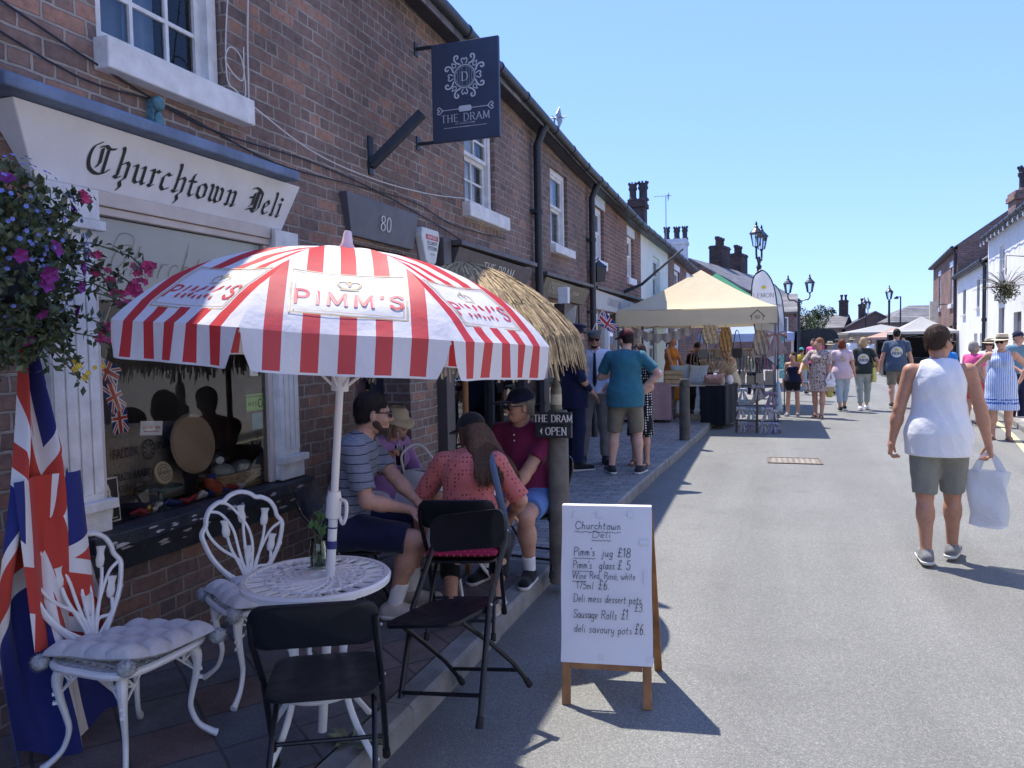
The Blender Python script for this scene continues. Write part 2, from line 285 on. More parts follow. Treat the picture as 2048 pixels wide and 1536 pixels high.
# ---------------------------------------------------------------- setting: ground, road, pavements
def asphalt():
    m, nt, b = newmat("asphalt"); co = coords(nt, True)
    vor = N(nt, "TexVoronoi", Scale=210.0); nt.links.new(co, vor.inputs["Vector"])
    sp = N(nt, "TexVoronoi", Scale=95.0); nt.links.new(co, sp.inputs["Vector"])
    sep = N(nt, "SeparateColor"); nt.links.new(vor.outputs["Color"], sep.inputs[0])
    stone = ramp(nt, [(0, (.155, .157, .148)), (.5, (.195, .197, .185)), (.85, (.24, .24, .225)), (1, (.34, .335, .31))]); nt.links.new(sep.outputs[0], stone.inputs[0])
    patch = ramp(nt, [(.3, .88), (.5, 1.0), (.7, 1.08)]); nt.links.new(noise(nt, co, .55, 6, .6), patch.inputs[0])
    fine = ramp(nt, [(.3, .84), (.7, 1.12)]); nt.links.new(noise(nt, co, 45, 5, .7), fine.inputs[0])
    c = mixc(nt, 1, stone.outputs[0], patch.outputs[0], 'MULTIPLY'); c = mixc(nt, 1, c, fine.outputs[0], 'MULTIPLY')
    # tyre-worn lane stains and tar cracks
    mp = N(nt, "Mapping"); mp.inputs["Scale"].default_value = (1.3, .12, 1); nt.links.new(co, mp.inputs[0])
    st = ramp(nt, [(.42, .88), (.6, 1.06)]); nt.links.new(noise(nt, mp.outputs[0], 1.0, 4), st.inputs[0]); c = mixc(nt, .8, c, st.outputs[0], 'MULTIPLY')
    ck = N(nt, "TexVoronoi", feature='DISTANCE_TO_EDGE', Scale=.33); nt.links.new(mixc(nt, .25, co, noise(nt, co, 2.2, 4, .6, 1)), ck.inputs["Vector"])
    cr_ = ramp(nt, [(0, 1), (.0045, 0)]); nt.links.new(ck.outputs[0], cr_.inputs[0]); c = mixc(nt, mth(nt, 'MULTIPLY', cr_.outputs[0], .14), c, (.07, .07, .07))
    oil = ramp(nt, [(.60, 0), (.72, .32)]); nt.links.new(noise(nt, co, 1.7, 3, .5), oil.inputs[0]); c = mixc(nt, oil.outputs[0], c, (.12, .12, .115))
    sx = N(nt, "SeparateXYZ"); nt.links.new(co, sx.inputs[0]); gut = N(nt, "MapRange"); gut.inputs[1].default_value = -1.15; gut.inputs[2].default_value = -1.5; nt.links.new(mth(nt, 'ADD', sx.outputs[0], mth(nt, 'MULTIPLY', mth(nt, 'SUBTRACT', noise(nt, co, 4, 4), .5), .4)), gut.inputs[0]); c = mixc(nt, mth(nt, 'MULTIPLY', gut.outputs[0], .45), c, (.10, .093, .08))
    nt.links.new(c, b.inputs["Base Color"]); b.inputs["Roughness"].default_value = .82; b.inputs["Specular IOR Level"].default_value = .35
    h = mth(nt, 'ADD', vor.outputs["Distance"], mth(nt, 'MULTIPLY', noise(nt, co, 30, 4), .6)); bumpto(nt, b, h, .55, .006); return m
def paving():
    m, nt, b = newmat("paving_slabs"); co = coords(nt, True)
    rot = N(nt, "Mapping"); rot.inputs["Rotation"].default_value = (0, 0, R(38)); nt.links.new(mixc(nt, .02, co, noise(nt, co, 5, 3, .5, 1)), rot.inputs[0])
    br = N(nt, "TexBrick", Scale=1.0); br.offset = 0; br.inputs["Brick Width"].default_value = .31; br.inputs["Row Height"].default_value = .31; br.inputs["Mortar Size"].default_value = .007; br.inputs["Mortar Smooth"].default_value = .2
    br.inputs["Color1"].default_value = (0, 0, 0, 1); br.inputs["Color2"].default_value = (1, 1, 1, 1); br.inputs["Mortar"].default_value = (.5, .5, .5, 1); nt.links.new(rot.outputs[0], br.inputs[0])
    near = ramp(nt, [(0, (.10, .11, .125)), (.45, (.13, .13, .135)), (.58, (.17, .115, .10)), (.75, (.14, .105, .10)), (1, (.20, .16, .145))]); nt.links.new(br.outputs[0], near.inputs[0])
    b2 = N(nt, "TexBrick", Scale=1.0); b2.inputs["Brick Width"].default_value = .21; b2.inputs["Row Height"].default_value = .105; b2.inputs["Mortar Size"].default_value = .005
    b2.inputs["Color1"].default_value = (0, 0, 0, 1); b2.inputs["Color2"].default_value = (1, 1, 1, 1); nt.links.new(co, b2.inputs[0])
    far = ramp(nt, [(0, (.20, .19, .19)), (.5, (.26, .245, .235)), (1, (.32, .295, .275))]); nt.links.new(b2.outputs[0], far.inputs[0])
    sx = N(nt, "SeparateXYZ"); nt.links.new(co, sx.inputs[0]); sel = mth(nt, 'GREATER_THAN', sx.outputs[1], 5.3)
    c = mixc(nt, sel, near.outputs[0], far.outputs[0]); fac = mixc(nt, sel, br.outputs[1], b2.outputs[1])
    c = mixc(nt, fac, c, (.07, .068, .065))
    g = ramp(nt, [(.3, .72), (.6, 1.12)]); nt.links.new(noise(nt, co, 4.5, 6, .65), g.inputs[0]); c = mixc(nt, 1, c, g.outputs[0], 'MULTIPLY')
    g2 = ramp(nt, [(.35, .85), (.7, 1.2)]); nt.links.new(noise(nt, co, 90, 3), g2.inputs[0]); c = mixc(nt, 1, c, g2.outputs[0], 'MULTIPLY')
    nt.links.new(c, b.inputs["Base Color"]); b.inputs["Roughness"].default_value = .8
    h = mth(nt, 'SUBTRACT', mth(nt, 'MULTIPLY', noise(nt, co, 60, 4), .3), fac); bumpto(nt, b, h, .5, .008); return m
m_stone = mt("kerb_stone", (.23, .225, .21), .85, .25, 5, .4, 55, world=True)
MB().bx(-250, 250, -80, 420, -.4, 0).build("ground", asphalt(), kind="structure")
KL = [(-1.56, -8), (-1.545, 3), (-1.545, 6.4), (-1.50, 8.5), (-1.31, 13.6), (-1.25, 16), (-.45, 24), (.2, 31), (1.1, 40), (2.2, 56)]
def sidewalk(name, line, back, z, mat, kmat, side, kw=.13):
    e = line; w = [(x - side * kw, y) for x, y in line]
    p = MB(); vs = []
    for (x, y) in w: vs += [(x, y, z), (back(y), y, z)]
    p.add(vs, [(2 * i, 2 * i + 2, 2 * i + 3, 2 * i + 1) if side > 0 else (2 * i, 2 * i + 1, 2 * i + 3, 2 * i + 2) for i in range(len(w) - 1)])
    p.build(name, mat, kind="structure")
    k = MB()
    for (a, b) in zip(e[:-1], e[1:]):   # separate kerb stones, slightly uneven
        L = math.dist(a, b); n = max(1, int(L / .92)) if a[1] < 30 else 4
        for i in range(n):
            t0, t1 = i / n, (i + 1) / n - .006 / max(L, .1) * 1.2; j = rnd.uniform(-.006, .006)
            p0 = (a[0] + (b[0] - a[0]) * t0 + j, a[1] + (b[1] - a[1]) * t0); p1 = (a[0] + (b[0] - a[0]) * t1 + j, a[1] + (b[1] - a[1]) * t1)
            zz = z + .004 + rnd.uniform(-.003, .003); q = side * (kw - .004); c = side * .018
            k.add([(p0[0], p0[1], -.02), (p0[0], p0[1], zz - .018), (p0[0] - c, p0[1], zz), (p0[0] - q, p0[1], zz), (p0[0] - q, p0[1], -.02),
                   (p1[0], p1[1], -.02), (p1[0], p1[1], zz - .018), (p1[0] - c, p1[1], zz), (p1[0] - q, p1[1], zz), (p1[0] - q, p1[1], -.02)],
                  [(0, 1, 6, 5), (1, 2, 7, 6), (2, 3, 8, 7), (3, 4, 9, 8), (0, 4, 3, 2, 1), (5, 6, 7, 8, 9)] if side < 0 else [(5, 6, 1, 0), (6, 7, 2, 1), (7, 8, 3, 2), (8, 9, 4, 3), (1, 2, 3, 4, 0), (9, 8, 7, 6, 5)])
    k.build(name + "_kerb", kmat, kind="structure")
sidewalk("pavement", KL, lambda y: -5.2, .12, paving(), m_stone, 1)
KR = [(2.6, 4), (3.2, 10), (4.0, 15.3), (4.55, 20), (5.0, 26), (5.55, 34), (6.3, 45), (7.2, 60)]
m_pav2 = mt("sunny_paving", (.40, .37, .33), .85, .16, 3, .3, 40, world=True)
sidewalk("far_pavement", KR, lambda y: 6.6 + .086 * (y - 10), .11, m_pav2, m_stone, -1)
yl = MB(); yv = []
for x, y in cr([(a - .18, b) for a, b in KR], 4): yv += [(x, y, .004), (x - .1, y, .004)]
yl.add(yv, [(2 * i, 2 * i + 2, 2 * i + 3, 2 * i + 1) for i in range(len(yv) // 2 - 1)]); yl.build("road_marking", mt("yellow_paint", (.60, .52, .28), .8, .3, 9, world=True), kind="structure")
# iron chamber cover set in the road
t = thing("manhole_cover", "rusty iron chamber cover set flat in the sunny asphalt", "manhole cover", (.19, 11.45, 0), R(2))
b = MB(); b.bx(-.36, .36, -.27, -.24, .003, .014); b.bx(-.36, .36, .24, .27, .003, .014); b.bx(-.36, -.33, -.24, .24, .003, .014); b.bx(.33, .36, -.24, .24, .003, .014); b.bx(-.008, .008, -.24, .24, .003, .013)
m_rust = mt("rusty_iron", (.17, .13, .10), .75, .35, 18, .5, 70); b.build("frame", m_rust, t)
b = MB(); b.bx(-.322, -.012, -.232, .232, .002, .009); b.bx(.012, .322, -.232, .232, .002, .009)
for i in range(9):
    for j in range(7): b.bx(-.31 + i * .075 - .018, -.31 + i * .075 + .018, -.21 + j * .068 - .012, -.21 + j * .068 + .012, .009, .012)
b.build("lid", mt("cover_concrete", (.27, .24, .2), .85, .25, 12, .4, 60), t)
# ---------------------------------------------------------------- brick, render, slate
def brickmat(name, dark, mid, hot, mortar, row=.0815, w=.235, lowdark=.0, hotp=.86):
    m, nt, b = newmat(name); co = coords(nt, True)
    co2 = N(nt, "VectorMath", operation='ADD'); nz = N(nt, "VectorMath", operation='SCALE'); nz.inputs[3].default_value = .022
    sub = N(nt, "VectorMath", operation='SUBTRACT'); sub.inputs[1].default_value = (.5, .5, .5)
    nt.links.new(noise(nt, co, 7.5, 3, .6, 1), sub.inputs[0]); nt.links.new(sub.outputs[0], nz.inputs[0]); nt.links.new(co, co2.inputs[0]); nt.links.new(nz.outputs[0], co2.inputs[1])
    s = N(nt, "SeparateXYZ"); nt.links.new(co2.outputs[0], s.inputs[0]); cb = N(nt, "CombineXYZ")
    nt.links.new(mth(nt, 'ADD', s.outputs[0], s.outputs[1]), cb.inputs[0]); nt.links.new(s.outputs[2], cb.inputs[1])
    br = N(nt, "TexBrick", Scale=1.0); br.offset = .5; br.squash = .5; br.squash_frequency = 4
    for k, v in (("Brick Width", w), ("Row Height", row), ("Mortar Size", .0092), ("Mortar Smooth", .35), ("Bias", 0)): br.inputs[k].default_value = v
    br.inputs["Color1"].default_value = (0, 0, 0, 1); br.inputs["Color2"].default_value = (1, 1, 1, 1); br.inputs["Mortar"].default_value = (.4, .4, .4, 1); nt.links.new(cb.outputs[0], br.inputs[0])
    rp = ramp(nt, [(0, dark), (.3, tuple((a + c) / 2 for a, c in zip(dark, mid))), (.62, mid), (hotp - .03, mid), (hotp + .04, hot), (1, tuple(x * 1.1 for x in hot))]); nt.links.new(br.outputs[0], rp.inputs[0])
    g = ramp(nt, [(.3, .62), (.55, 1.0), (.75, 1.25)]); nt.links.new(noise(nt, co, 21, 6, .7), g.inputs[0]); c = mixc(nt, .9, rp.outputs[0], g.outputs[0], 'MULTIPLY')
    mg = ramp(nt, [(.35, tuple(x * .62 for x in mortar)), (.65, mortar)]); nt.links.new(noise(nt, co, 5, 5, .6), mg.inputs[0])
    c = mixc(nt, br.outputs[1], c, mg.outputs[0])
    big = ramp(nt, [(.32, .66), (.62, 1.1)]); nt.links.new(noise(nt, co, .8, 5, .6), big.inputs[0]); c = mixc(nt, .85, c, big.outputs[0], 'MULTIPLY')
    if lowdark:   # wall colour gets darker towards the bottom
        zr = N(nt, "MapRange"); zr.inputs[1].default_value = 0; zr.inputs[2].default_value = 1.1; zr.inputs[3].default_value = lowdark; zr.inputs[4].default_value = 0
        s0 = N(nt, "SeparateXYZ"); nt.links.new(co, s0.inputs[0]); nt.links.new(mth(nt, 'ADD', s0.outputs[2], mth(nt, 'MULTIPLY', noise(nt, co, 3, 4), .6)), zr.inputs[0]); c = mixc(nt, zr.outputs[0], c, (.05, .045, .05))
    nt.links.new(c, b.inputs["Base Color"]); b.inputs["Roughness"].default_value = .88; b.inputs["Specular IOR Level"].default_value = .25
    h = mth(nt, 'SUBTRACT', mth(nt, 'MULTIPLY', noise(nt, co, 38, 5, .65), .55), br.outputs[1]); bumpto(nt, b, h, .9, .014); return m
m_brick = brickmat("old_brick", (.19, .135, .118), (.27, .178, .146), (.355, .20, .145), (.42, .365, .315), lowdark=.6)
m_brick2 = brickmat("red_brick", (.19, .115, .10), (.28, .15, .12), (.35, .17, .12), (.42, .36, .31), .078, .225)
m_brick3 = brickmat("far_brick", (.20, .12, .10), (.27, .155, .125), (.32, .18, .14), (.40, .35, .31))
m_render = mt("white_render", (.70, .69, .66), .85, .0, 1.6, .35, 22, col2=(.80, .79, .77), world=True)
m_slate = mt("roof_slate", (.11, .11, .12), .6, .25, 3, world=True)
m_white = mt("white_paint", (.76, .76, .77), .45, .06, 5, .12, 30, world=True)
m_peel = mt("weathered_white_paint", (.70, .69, .66), .7, .12, 9, .5, 45, col2=(.80, .79, .77), world=True)
m_black = mt("black_gloss_paint", (.018, .02, .026), .4, .3, 6, .15, 40, world=True)
m_gut = mt("dark_iron", (.022, .026, .036), .45, .25, 7)
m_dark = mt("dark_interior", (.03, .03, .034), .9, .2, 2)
m_glass = glassmat("window_glass", (.93, .96, .95), 1.0)
def slateroof():
    m, nt, b = newmat("slates"); co = coords(nt, True); s = N(nt, "SeparateXYZ"); nt.links.new(co, s.inputs[0]); cb = N(nt, "CombineXYZ")
    nt.links.new(s.outputs[1], cb.inputs[0]); nt.links.new(mth(nt, 'MULTIPLY', s.outputs[2], 1.7), cb.inputs[1])
    br = N(nt, "TexBrick", Scale=1.0)
    for k, v in (("Brick Width", .3), ("Row Height", .26), ("Mortar Size", .008)): br.inputs[k].default_value = v
    br.inputs["Color1"].default_value = (0, 0, 0, 1); br.inputs["Color2"].default_value = (1, 1, 1, 1); br.inputs["Mortar"].default_value = (.0, .0, .0, 1); nt.links.new(cb.outputs[0], br.inputs[0])
    rp = ramp(nt, [(0, (.10, .095, .095)), (.6, (.17, .155, .15)), (1, (.24, .22, .20))]); nt.links.new(br.outputs[0], rp.inputs[0])
    g = ramp(nt, [(.35, .7), (.7, 1.2)]); nt.links.new(noise(nt, co, 1.3, 5), g.inputs[0]); c = mixc(nt, 1, rp.outputs[0], g.outputs[0], 'MULTIPLY')
    nt.links.new(mixc(nt, br.outputs[1], c, (.04, .04, .04)), b.inputs["Base Color"]); b.inputs["Roughness"].default_value = .65; bumpto(nt, b, mth(nt, 'SUBTRACT', 0, br.outputs[1]), .5, .02); return m
m_slates = slateroof()
def wallgrid(mb, y0, y1, z0, ztop, holes, X, depth=.13, sgn=1, f=None):
    """front wall at x = X (facing +x when sgn = 1) with openings and their reveals; f maps (x, y, z) when the row is turned"""
    ys = sorted({y0, y1, *[h[0] for h in holes], *[h[1] for h in holes]}); zs = sorted({z0, *[h[2] for h in holes], *[h[3] for h in holes]})
    f = f or (lambda x, y, z: (x, y, z))
    def q(a, b, c, d): mb.add([f(*a), f(*b), f(*c), f(*d)], [(0, 1, 2, 3) if sgn > 0 else (3, 2, 1, 0)])
    for ya, yb in zip(ys[:-1], ys[1:]):
        tops = zs[1:] + [None]
        for za, zb in zip(zs, tops):
            ym = (ya + yb) / 2
            if zb is not None and any(h[0] < ym < h[1] and h[2] < (za + zb) / 2 < h[3] for h in holes): continue
            ta, tb = (zb, zb) if zb is not None else (ztop(ya), ztop(yb))
            q((X, ya, za), (X, yb, za), (X, yb, tb), (X, ya, ta))
    for h in holes:
        d = h[4] if len(h) > 4 else depth; xi = X - sgn * d; a, b, c, e = h[:4]
        q((X, a, c), (xi, a, c), (xi, a, e), (X, a, e)) if False else None
        q((X, a, e), (xi, a, e), (xi, a, c), (X, a, c)); q((X, b, c), (xi, b, c), (xi, b, e), (X, b, e))
        q((X, b, e), (xi, b, e), (xi, a, e), (X, a, e)); q((X, a, c), (xi, a, c), (xi, b, c), (X, b, c))
def house(name, label, y0, y1, holes, wm, eave, X=-3.06, sgn=1, depth=6.5, rise=2.3, f=None, fascia=None, gable=True):
    t = thing(name, label, "building"); f = f or (lambda x, y, z: (x, y, z))
    w = MB(); wallgrid(w, y0, y1, -.1, eave, holes, X, sgn=sgn, f=f); xb = X - sgn * depth; xr = X - sgn * depth / 2
    for y in (y0 + .002, y1 - .002):
        e = eave(y); w.add([f(X, y, -.1), f(xb, y, -.1), f(xb, y, e), f(xr, y, e + rise), f(X, y, e)], [(0, 1, 2, 3, 4)])
    w.add([f(xb, y0, -.1), f(xb, y1, -.1), f(xb, y1, eave(y1)), f(xb, y0, eave(y0))], [(0, 1, 2, 3)]); w.build("wall", wm, t)
    r = MB(); o = .2; k = rise / (depth / 2); th = .07
    for xa in (X + sgn * o, xb - sgn * o):
        za = -o * k; a = [f(xa, y0, eave(y0) + za), f(xa, y1, eave(y1) + za), f(xr, y1, eave(y1) + rise), f(xr, y0, eave(y0) + rise)]
        r.add(a + [(p[0], p[1], p[2] + th) for p in a], [(0, 1, 2, 3), (7, 6, 5, 4), (0, 4, 5, 1), (1, 5, 6, 2), (2, 6, 7, 3), (3, 7, 4, 0)])
    r.build("roof", m_slates, t)
    if fascia:
        g = MB(); x0 = X + sgn * .02; x1 = X + sgn * .17
        for a, b in zip(np.linspace(y0, y1, 9)[:-1], np.linspace(y0, y1, 9)[1:]):
            for xa, xbb, d0, d1 in ((x0, x1, -.13, -.04),):
                pa = [f(xa, a, eave(a) + d0), f(xbb, a, eave(a) + d0), f(xbb, a, eave(a) + d1), f(xa, a, eave(a) + d1)]; pb = [f(xa, b, eave(b) + d0), f(xbb, b, eave(b) + d0), f(xbb, b, eave(b) + d1), f(xa, b, eave(b) + d1)]
                g.add(pa + pb, [(0, 1, 5, 4), (1, 2, 6, 5), (2, 3, 7, 6), (3, 0, 4, 7)])
        g.build("soffit_board", m_gut, t)
        gu = MB(); gu.tube([f(X + sgn * .225, y, eave(y) - .055) for y in np.linspace(y0, y1, 12)], .058, 10)
        for y in np.arange(y0 + .4, y1, .9): gu.tube([f(X + sgn * .225, y - .02, eave(y) - .055), f(X + sgn * .225, y + .02, eave(y) - .055)], .067, 10)
        gu.build("gutter", m_gut, t, smooth=True)
    return t
def sash(parent, y0, y1, z0, z1, X, cols=2, rows=2, fm=None, sheet=None, sgn=1, f=None, dark=m_dark):
    """sash window whose outside face sits at x = X"""
    fm = fm or m_white; f = f or (lambda x, y, z: (x, y, z)); fr = MB()
    def bx(a, b, c, d, e, g, mb=None):
        p = [f(x, y, z) for z in (e, g) for x, y in ((a, c), (b, c), (b, d), (a, d))]
        (mb or fr).add(p, [(0, 3, 2, 1), (4, 5, 6, 7), (0, 1, 5, 4), (1, 2, 6, 5), (2, 3, 7, 6), (3, 0, 4, 7)])
    xa, xb = X - sgn * .10, X; fw = .075
    bx(xa, xb, y0, y0 + fw, z0, z1); bx(xa, xb, y1 - fw, y1, z0, z1); bx(xa, xb, y0 + fw, y1 - fw, z1 - fw, z1); bx(xa, xb, y0 + fw, y1 - fw, z0, z0 + .06)
    zm = (z0 + z1) / 2 + .02; a, b = y0 + fw, y1 - fw
    for zz0, zz1, dx in ((z0 + .06, zm, .055), (zm, z1 - fw, .02)):
        x1 = X - sgn * dx; x0 = X - sgn * (dx + .035); s = .04
        bx(x0, x1, a, a + s, zz0, zz1); bx(x0, x1, b - s, b, zz0, zz1); bx(x0, x1, a + s, b - s, zz0, zz0 + s); bx(x0, x1, a + s, b - s, zz1 - s, zz1)
        for i in range(1, cols): yy = a + (b - a) * i / cols; bx(x0 + sgn * .006, x1 - sgn * .004, yy - .011, yy + .011, zz0 + s, zz1 - s)
        for i in range(1, rows): z = zz0 + (zz1 - zz0) * i / rows; bx(x0 + sgn * .008, x1 - sgn * .006, a + s, b - s, z - .011, z + .011)
    w = fr.build("window", fm, parent)
    p = MB(); x = X - sgn * .075; p.add([f(x, a, z0), f(x, b, z0), f(x, b, zm), f(x, a, zm)], [(0, 1, 2, 3) if sgn > 0 else (3, 2, 1, 0)]); x = X - sgn * .04
    p.add([f(x, a, zm), f(x, b, zm), f(x, b, z1), f(x, a, z1)], [(0, 1, 2, 3) if sgn > 0 else (3, 2, 1, 0)]); p.build("pane", m_glass, w)
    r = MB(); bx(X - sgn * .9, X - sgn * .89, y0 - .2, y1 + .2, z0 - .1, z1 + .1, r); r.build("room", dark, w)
    if sheet:  # pleated sheet: curtains, and the brick shop's painted sky reflection
        c = MB(); xx = X - sgn * .16; n = 24; ya, yb = y0 + sheet[0] * (y1 - y0), y0 + sheet[1] * (y1 - y0)
        c.add([f(xx + .02 * math.sin(i * 1.9), ya + (yb - ya) * i / n, z) for z in (z0, z1) for i in range(n + 1)], [(i, i + 1, n + 2 + i, n + 1 + i) for i in range(n)]); c.build("curtain_or_sky_sheet", sheet[2], w, smooth=True)
    return w
def sill(parent, y0, y1, z0, z1, X, proj=.09, m=None, sgn=1, f=None, name="sill"):
    f = f or (lambda x, y, z: (x, y, z)); b = MB(); x0, x1 = X - sgn * .12, X + sgn * proj
    b.add([f(x, y, z) for z in (z0, z1) for x, y in ((x0, y0), (x1, y0), (x1, y1), (x0, y1))], [(0, 3, 2, 1), (4, 5, 6, 7), (0, 1, 5, 4), (1, 2, 6, 5), (2, 3, 7, 6), (3, 0, 4, 7)])
    return b.build(name, m or m_peel, parent, bevel=.008)
XF = -3.06
EAVE = lambda y: float(np.interp(y, [-9, 6.3, 9.1, 11.8, 17, 22.5, 29, 60], [5.02, 4.80, 4.66, 4.50, 4.33, 4.34, 4.30, 4.2]))
# --- the shop with the white front
deli = house("brick_shop", "brown brick terrace shop with white pilasters and blackletter name board", -9, 4.78, [(2.66, 4.16, .87, 2.53, .02), (2.88, 3.80, 3.20, 4.30)], m_brick, EAVE, fascia=True)
m_curt = cloth("net_curtain", (.55, .58, .62)); m_skyrefl = mt("sky_reflection_blue", (.20, .32, .52), .8, .1)
sash(deli, 2.89, 3.79, 3.2, 4.3, XF - .06, 3, 2, m_peel, (0.05, .62, m_skyrefl)); sill(deli, 2.86, 3.93, 3.05, 3.20, XF)  # blue sheet behind the left panes: sky reflection put in as colour
m_lead = mt("blue_grey_lead", (.13, .18, .27), .6, .25, 6, .4, 30, world=True)
b = MB(); b.add([(XF, 2.2, 2.745), (-2.80, 2.2, 2.745), (-2.80, 2.2, 2.80), (XF, 2.2, 2.90), (XF, 4.12, 2.745), (-2.80, 4.12, 2.745), (-2.80, 4.12, 2.80), (XF, 4.12, 2.90)], [(0, 1, 2, 3), (7, 6, 5, 4), (1, 5, 6, 2), (2, 6, 7, 3), (0, 4, 5, 1), (0, 3, 7, 4)]); b.build("cornice", m_lead, deli, bevel=.01)
FT, FB = (-2.89, 2.742), (-3.02, 2.47)
b = MB(); b.add([(FT[0], 2.30, FT[1]), (FT[0], 4.25, FT[1]), (FB[0], 4.22, FB[1]), (FB[0], 2.48, FB[1]), (XF, 2.30, FT[1]), (XF, 4.25, FT[1]), (XF, 4.22, FB[1]), (XF, 2.48, FB[1])], [(3, 2, 1, 0), (4, 5, 6, 7), (0, 1, 5, 4), (1, 2, 6, 5), (2, 3, 7, 6), (3, 0, 4, 7)])
fas = b.build("fascia_board", m_white, deli, bevel=.006)
upv = (Vector((FT[0], 0, FT[1])) - Vector((FB[0], 0, FB[1]))).normalized(); nrm = Vector((0, 1, 0)).cross(upv)
b = MB(); pn = Pen(b, flatplace((FB[0], 2.50, FB[1]), (0, 1, 0), upv, nrm), .003)
wt = pn.text("Churchtown Deli", .20, .072, .142, (BLACK,), (.78, .17, R(38)), gap=.75, wide=1.0)
print("blackletter width", wt)
for v in b.v: pass
b.build("lettering", mt("sign_black", (.02, .022, .024), .5, .1), fas)
for (ya, yb) in ((2.49, 2.74), (4.08, 4.29)):
    b = MB(); b.bx(XF - .02, -2.985, ya, yb, .88, 2.46)
    for k in range(4): yy = ya + (yb - ya) * (k + .5) / 4; b.bx(-2.985, -2.977, yy - (yb - ya) * .105, yy + (yb - ya) * .105, 1.06, 2.25)
    b.bx(-2.984, -2.94, ya - .03, yb + .035, 2.27, 2.315); b.bx(-2.984, -2.955, ya - .015, yb + .015, 2.318, 2.455); b.bx(-2.984, -2.935, ya - .03, yb + .035, .985, 1.03); b.bx(-2.984, -2.958, ya - .012, yb + .012, .881, .983)
    b.build("pilaster", m_peel, deli, bevel=.004)
b = MB(); b.bx(-3.06, -2.995, 2.742, 4.078, 2.40, 2.468); b.bx(-3.05, -3.01, 2.742, 4.078, 2.36, 2.398); b.bx(-3.08, -3.02, 2.742, 2.79, .875, 2.358); b.bx(-3.08, -3.02, 4.035, 4.078, .875, 2.358)
b.build("window_frame", mt("cream_frame", (.58, .50, .44), .5, .08), deli, bevel=.004)
b = MB(); b.add([(-3.045, 2.79, .87), (-3.045, 4.035, .87), (-3.045, 4.035, 2.36), (-3.045, 2.79, 2.36)], [(0, 1, 2, 3)]); b.build("pane", glassmat("shop_glass", (.95, .97, .96), 1.2), deli)
b = MB(); b.bx(XF - .02, -2.90, 2.60, 4.33, .80, .872); b.bx(XF - .02, -3.0, 2.62, 4.31, .66, .798)
b.build("shop_sill", mt("peeling_black_paint", (.02, .024, .034), .45, .3, 8, .7, 26, world=True), deli, bevel=.006)
b = MB()   # flaked paint patches along the sill
for k in range(26):
    y = rnd.uniform(2.7, 4.25); s = rnd.uniform(.008, .03); z = rnd.choice([rnd.uniform(.81, .86), rnd.uniform(.69, .78)]); x = -2.8975 if z > .8 else -2.9975
    b.add([(x, y + s * rnd.uniform(.6, 2.2) * math.cos(a), z + s * .45 * math.sin(a) * rnd.uniform(.5, 1.1)) for a in np.linspace(0, 6.28, 9)[:-1]], [tuple(range(8))])
b.build("flaked_paint", mt("bare_primer", (.42, .41, .42), .8, .3, 30, world=True), deli)
# shop interior: floor, walls, ceiling
b = MB(); b.bx(-5.6, -3.09, 2.3, 2.32, .5, 2.7); b.bx(-5.6, -3.09, 4.6, 4.62, .5, 2.7); b.bx(-5.62, -5.6, 2.3, 4.62, .5, 2.7); b.bx(-5.6, -3.09, 2.32, 4.6, 2.56, 2.58); b.bx(-5.6, -3.07, 2.32, 4.6, .78, .80)
b.build("shop_room", mt("shop_plaster", (.42, .39, .38), .9, .2, 2), deli)
b = MB(); b.add([(-3.052, 2.80, 1.965), (-3.052, 4.03, 1.965), (-3.052, 4.03, 2.355), (-3.052, 2.80, 2.355)], [(0, 1, 2, 3)])
fz = b.build("frosted_film", mt("frosted_film", (.50, .55, .60), .35, .04, 2, spec=.6), deli)
b = MB(); pn = Pen(b, flatplace((-3.048, 2.80, 2.09), (0, 1, 0), (0, 0, 1), (1, 0, 0)), .001)
pn.text("Churchtown Deli", .06, 0, .15, (LOW, CAPS), (.16, .16, 0), gap=.7, slant=.5)
pn.line([(x + .10, y) for x, y in cr([(.0, .12), (.06, .2), (.14, .19), (.1, .1), (.02, .02)], 8)], (.002, .002, 0)); pn.line(cr([(.46, .0), (.42, -.07), (.5, -.1), (.55, .02), (.62, .2)], 8), (.002, .002, 0)); pn.line(cr([(.98, .1), (1.1, .19), (1.06, .06), (1.02, -.04)], 8), (.002, .002, 0))
b.build("script_lettering", mt("film_lettering", (.20, .22, .21), .5, .1), fz)
# hanging wires and a clip along the brick
def wire(name, label, pts, r, m, cat="cable"):
    b = MB(); b.tube(cr(pts, 6), r, 6); return tag(b.build(name, m, smooth=True), label, cat)
m_wht = mt("cable_white", (.62, .60, .56), .6, .1); m_blk = mt("cable_black", (.03, .028, .03), .6, .1)
wire("cable", "thin white cable sagging along the brick from the upper window to the next one", [(-3.02, 3.86, 3.21), (-3.01, 4.6, 3.05), (-3.01, 5.5, 3.03), (-3.02, 6.5, 3.1), (-3.03, 7.40, 3.215)], .005, m_wht)
wire("cable", "thin white cable hanging down from above beside the left upper window", [(-3.03, 4.06, 4.8), (-3.03, 4.0, 4.1), (-3.03, 3.96, 3.6), (-3.03, 3.95, 3.22)], .005, m_wht)
wire("cable", "white cable curled in loose loops beside the upper window sill", [(-3.02, 3.95, 4.6), (-3.02, 3.78, 3.75), (-3.0, 3.72, 3.3), (-2.99, 3.78, 3.22), (-3.0, 3.88, 3.22), (-3.0, 3.86, 3.42), (-3.0, 3.76, 3.46), (-3.0, 3.72, 3.36), (-3.0, 3.86, 3.30), (-3.0, 3.88, 3.5)], .0038, m_wht)
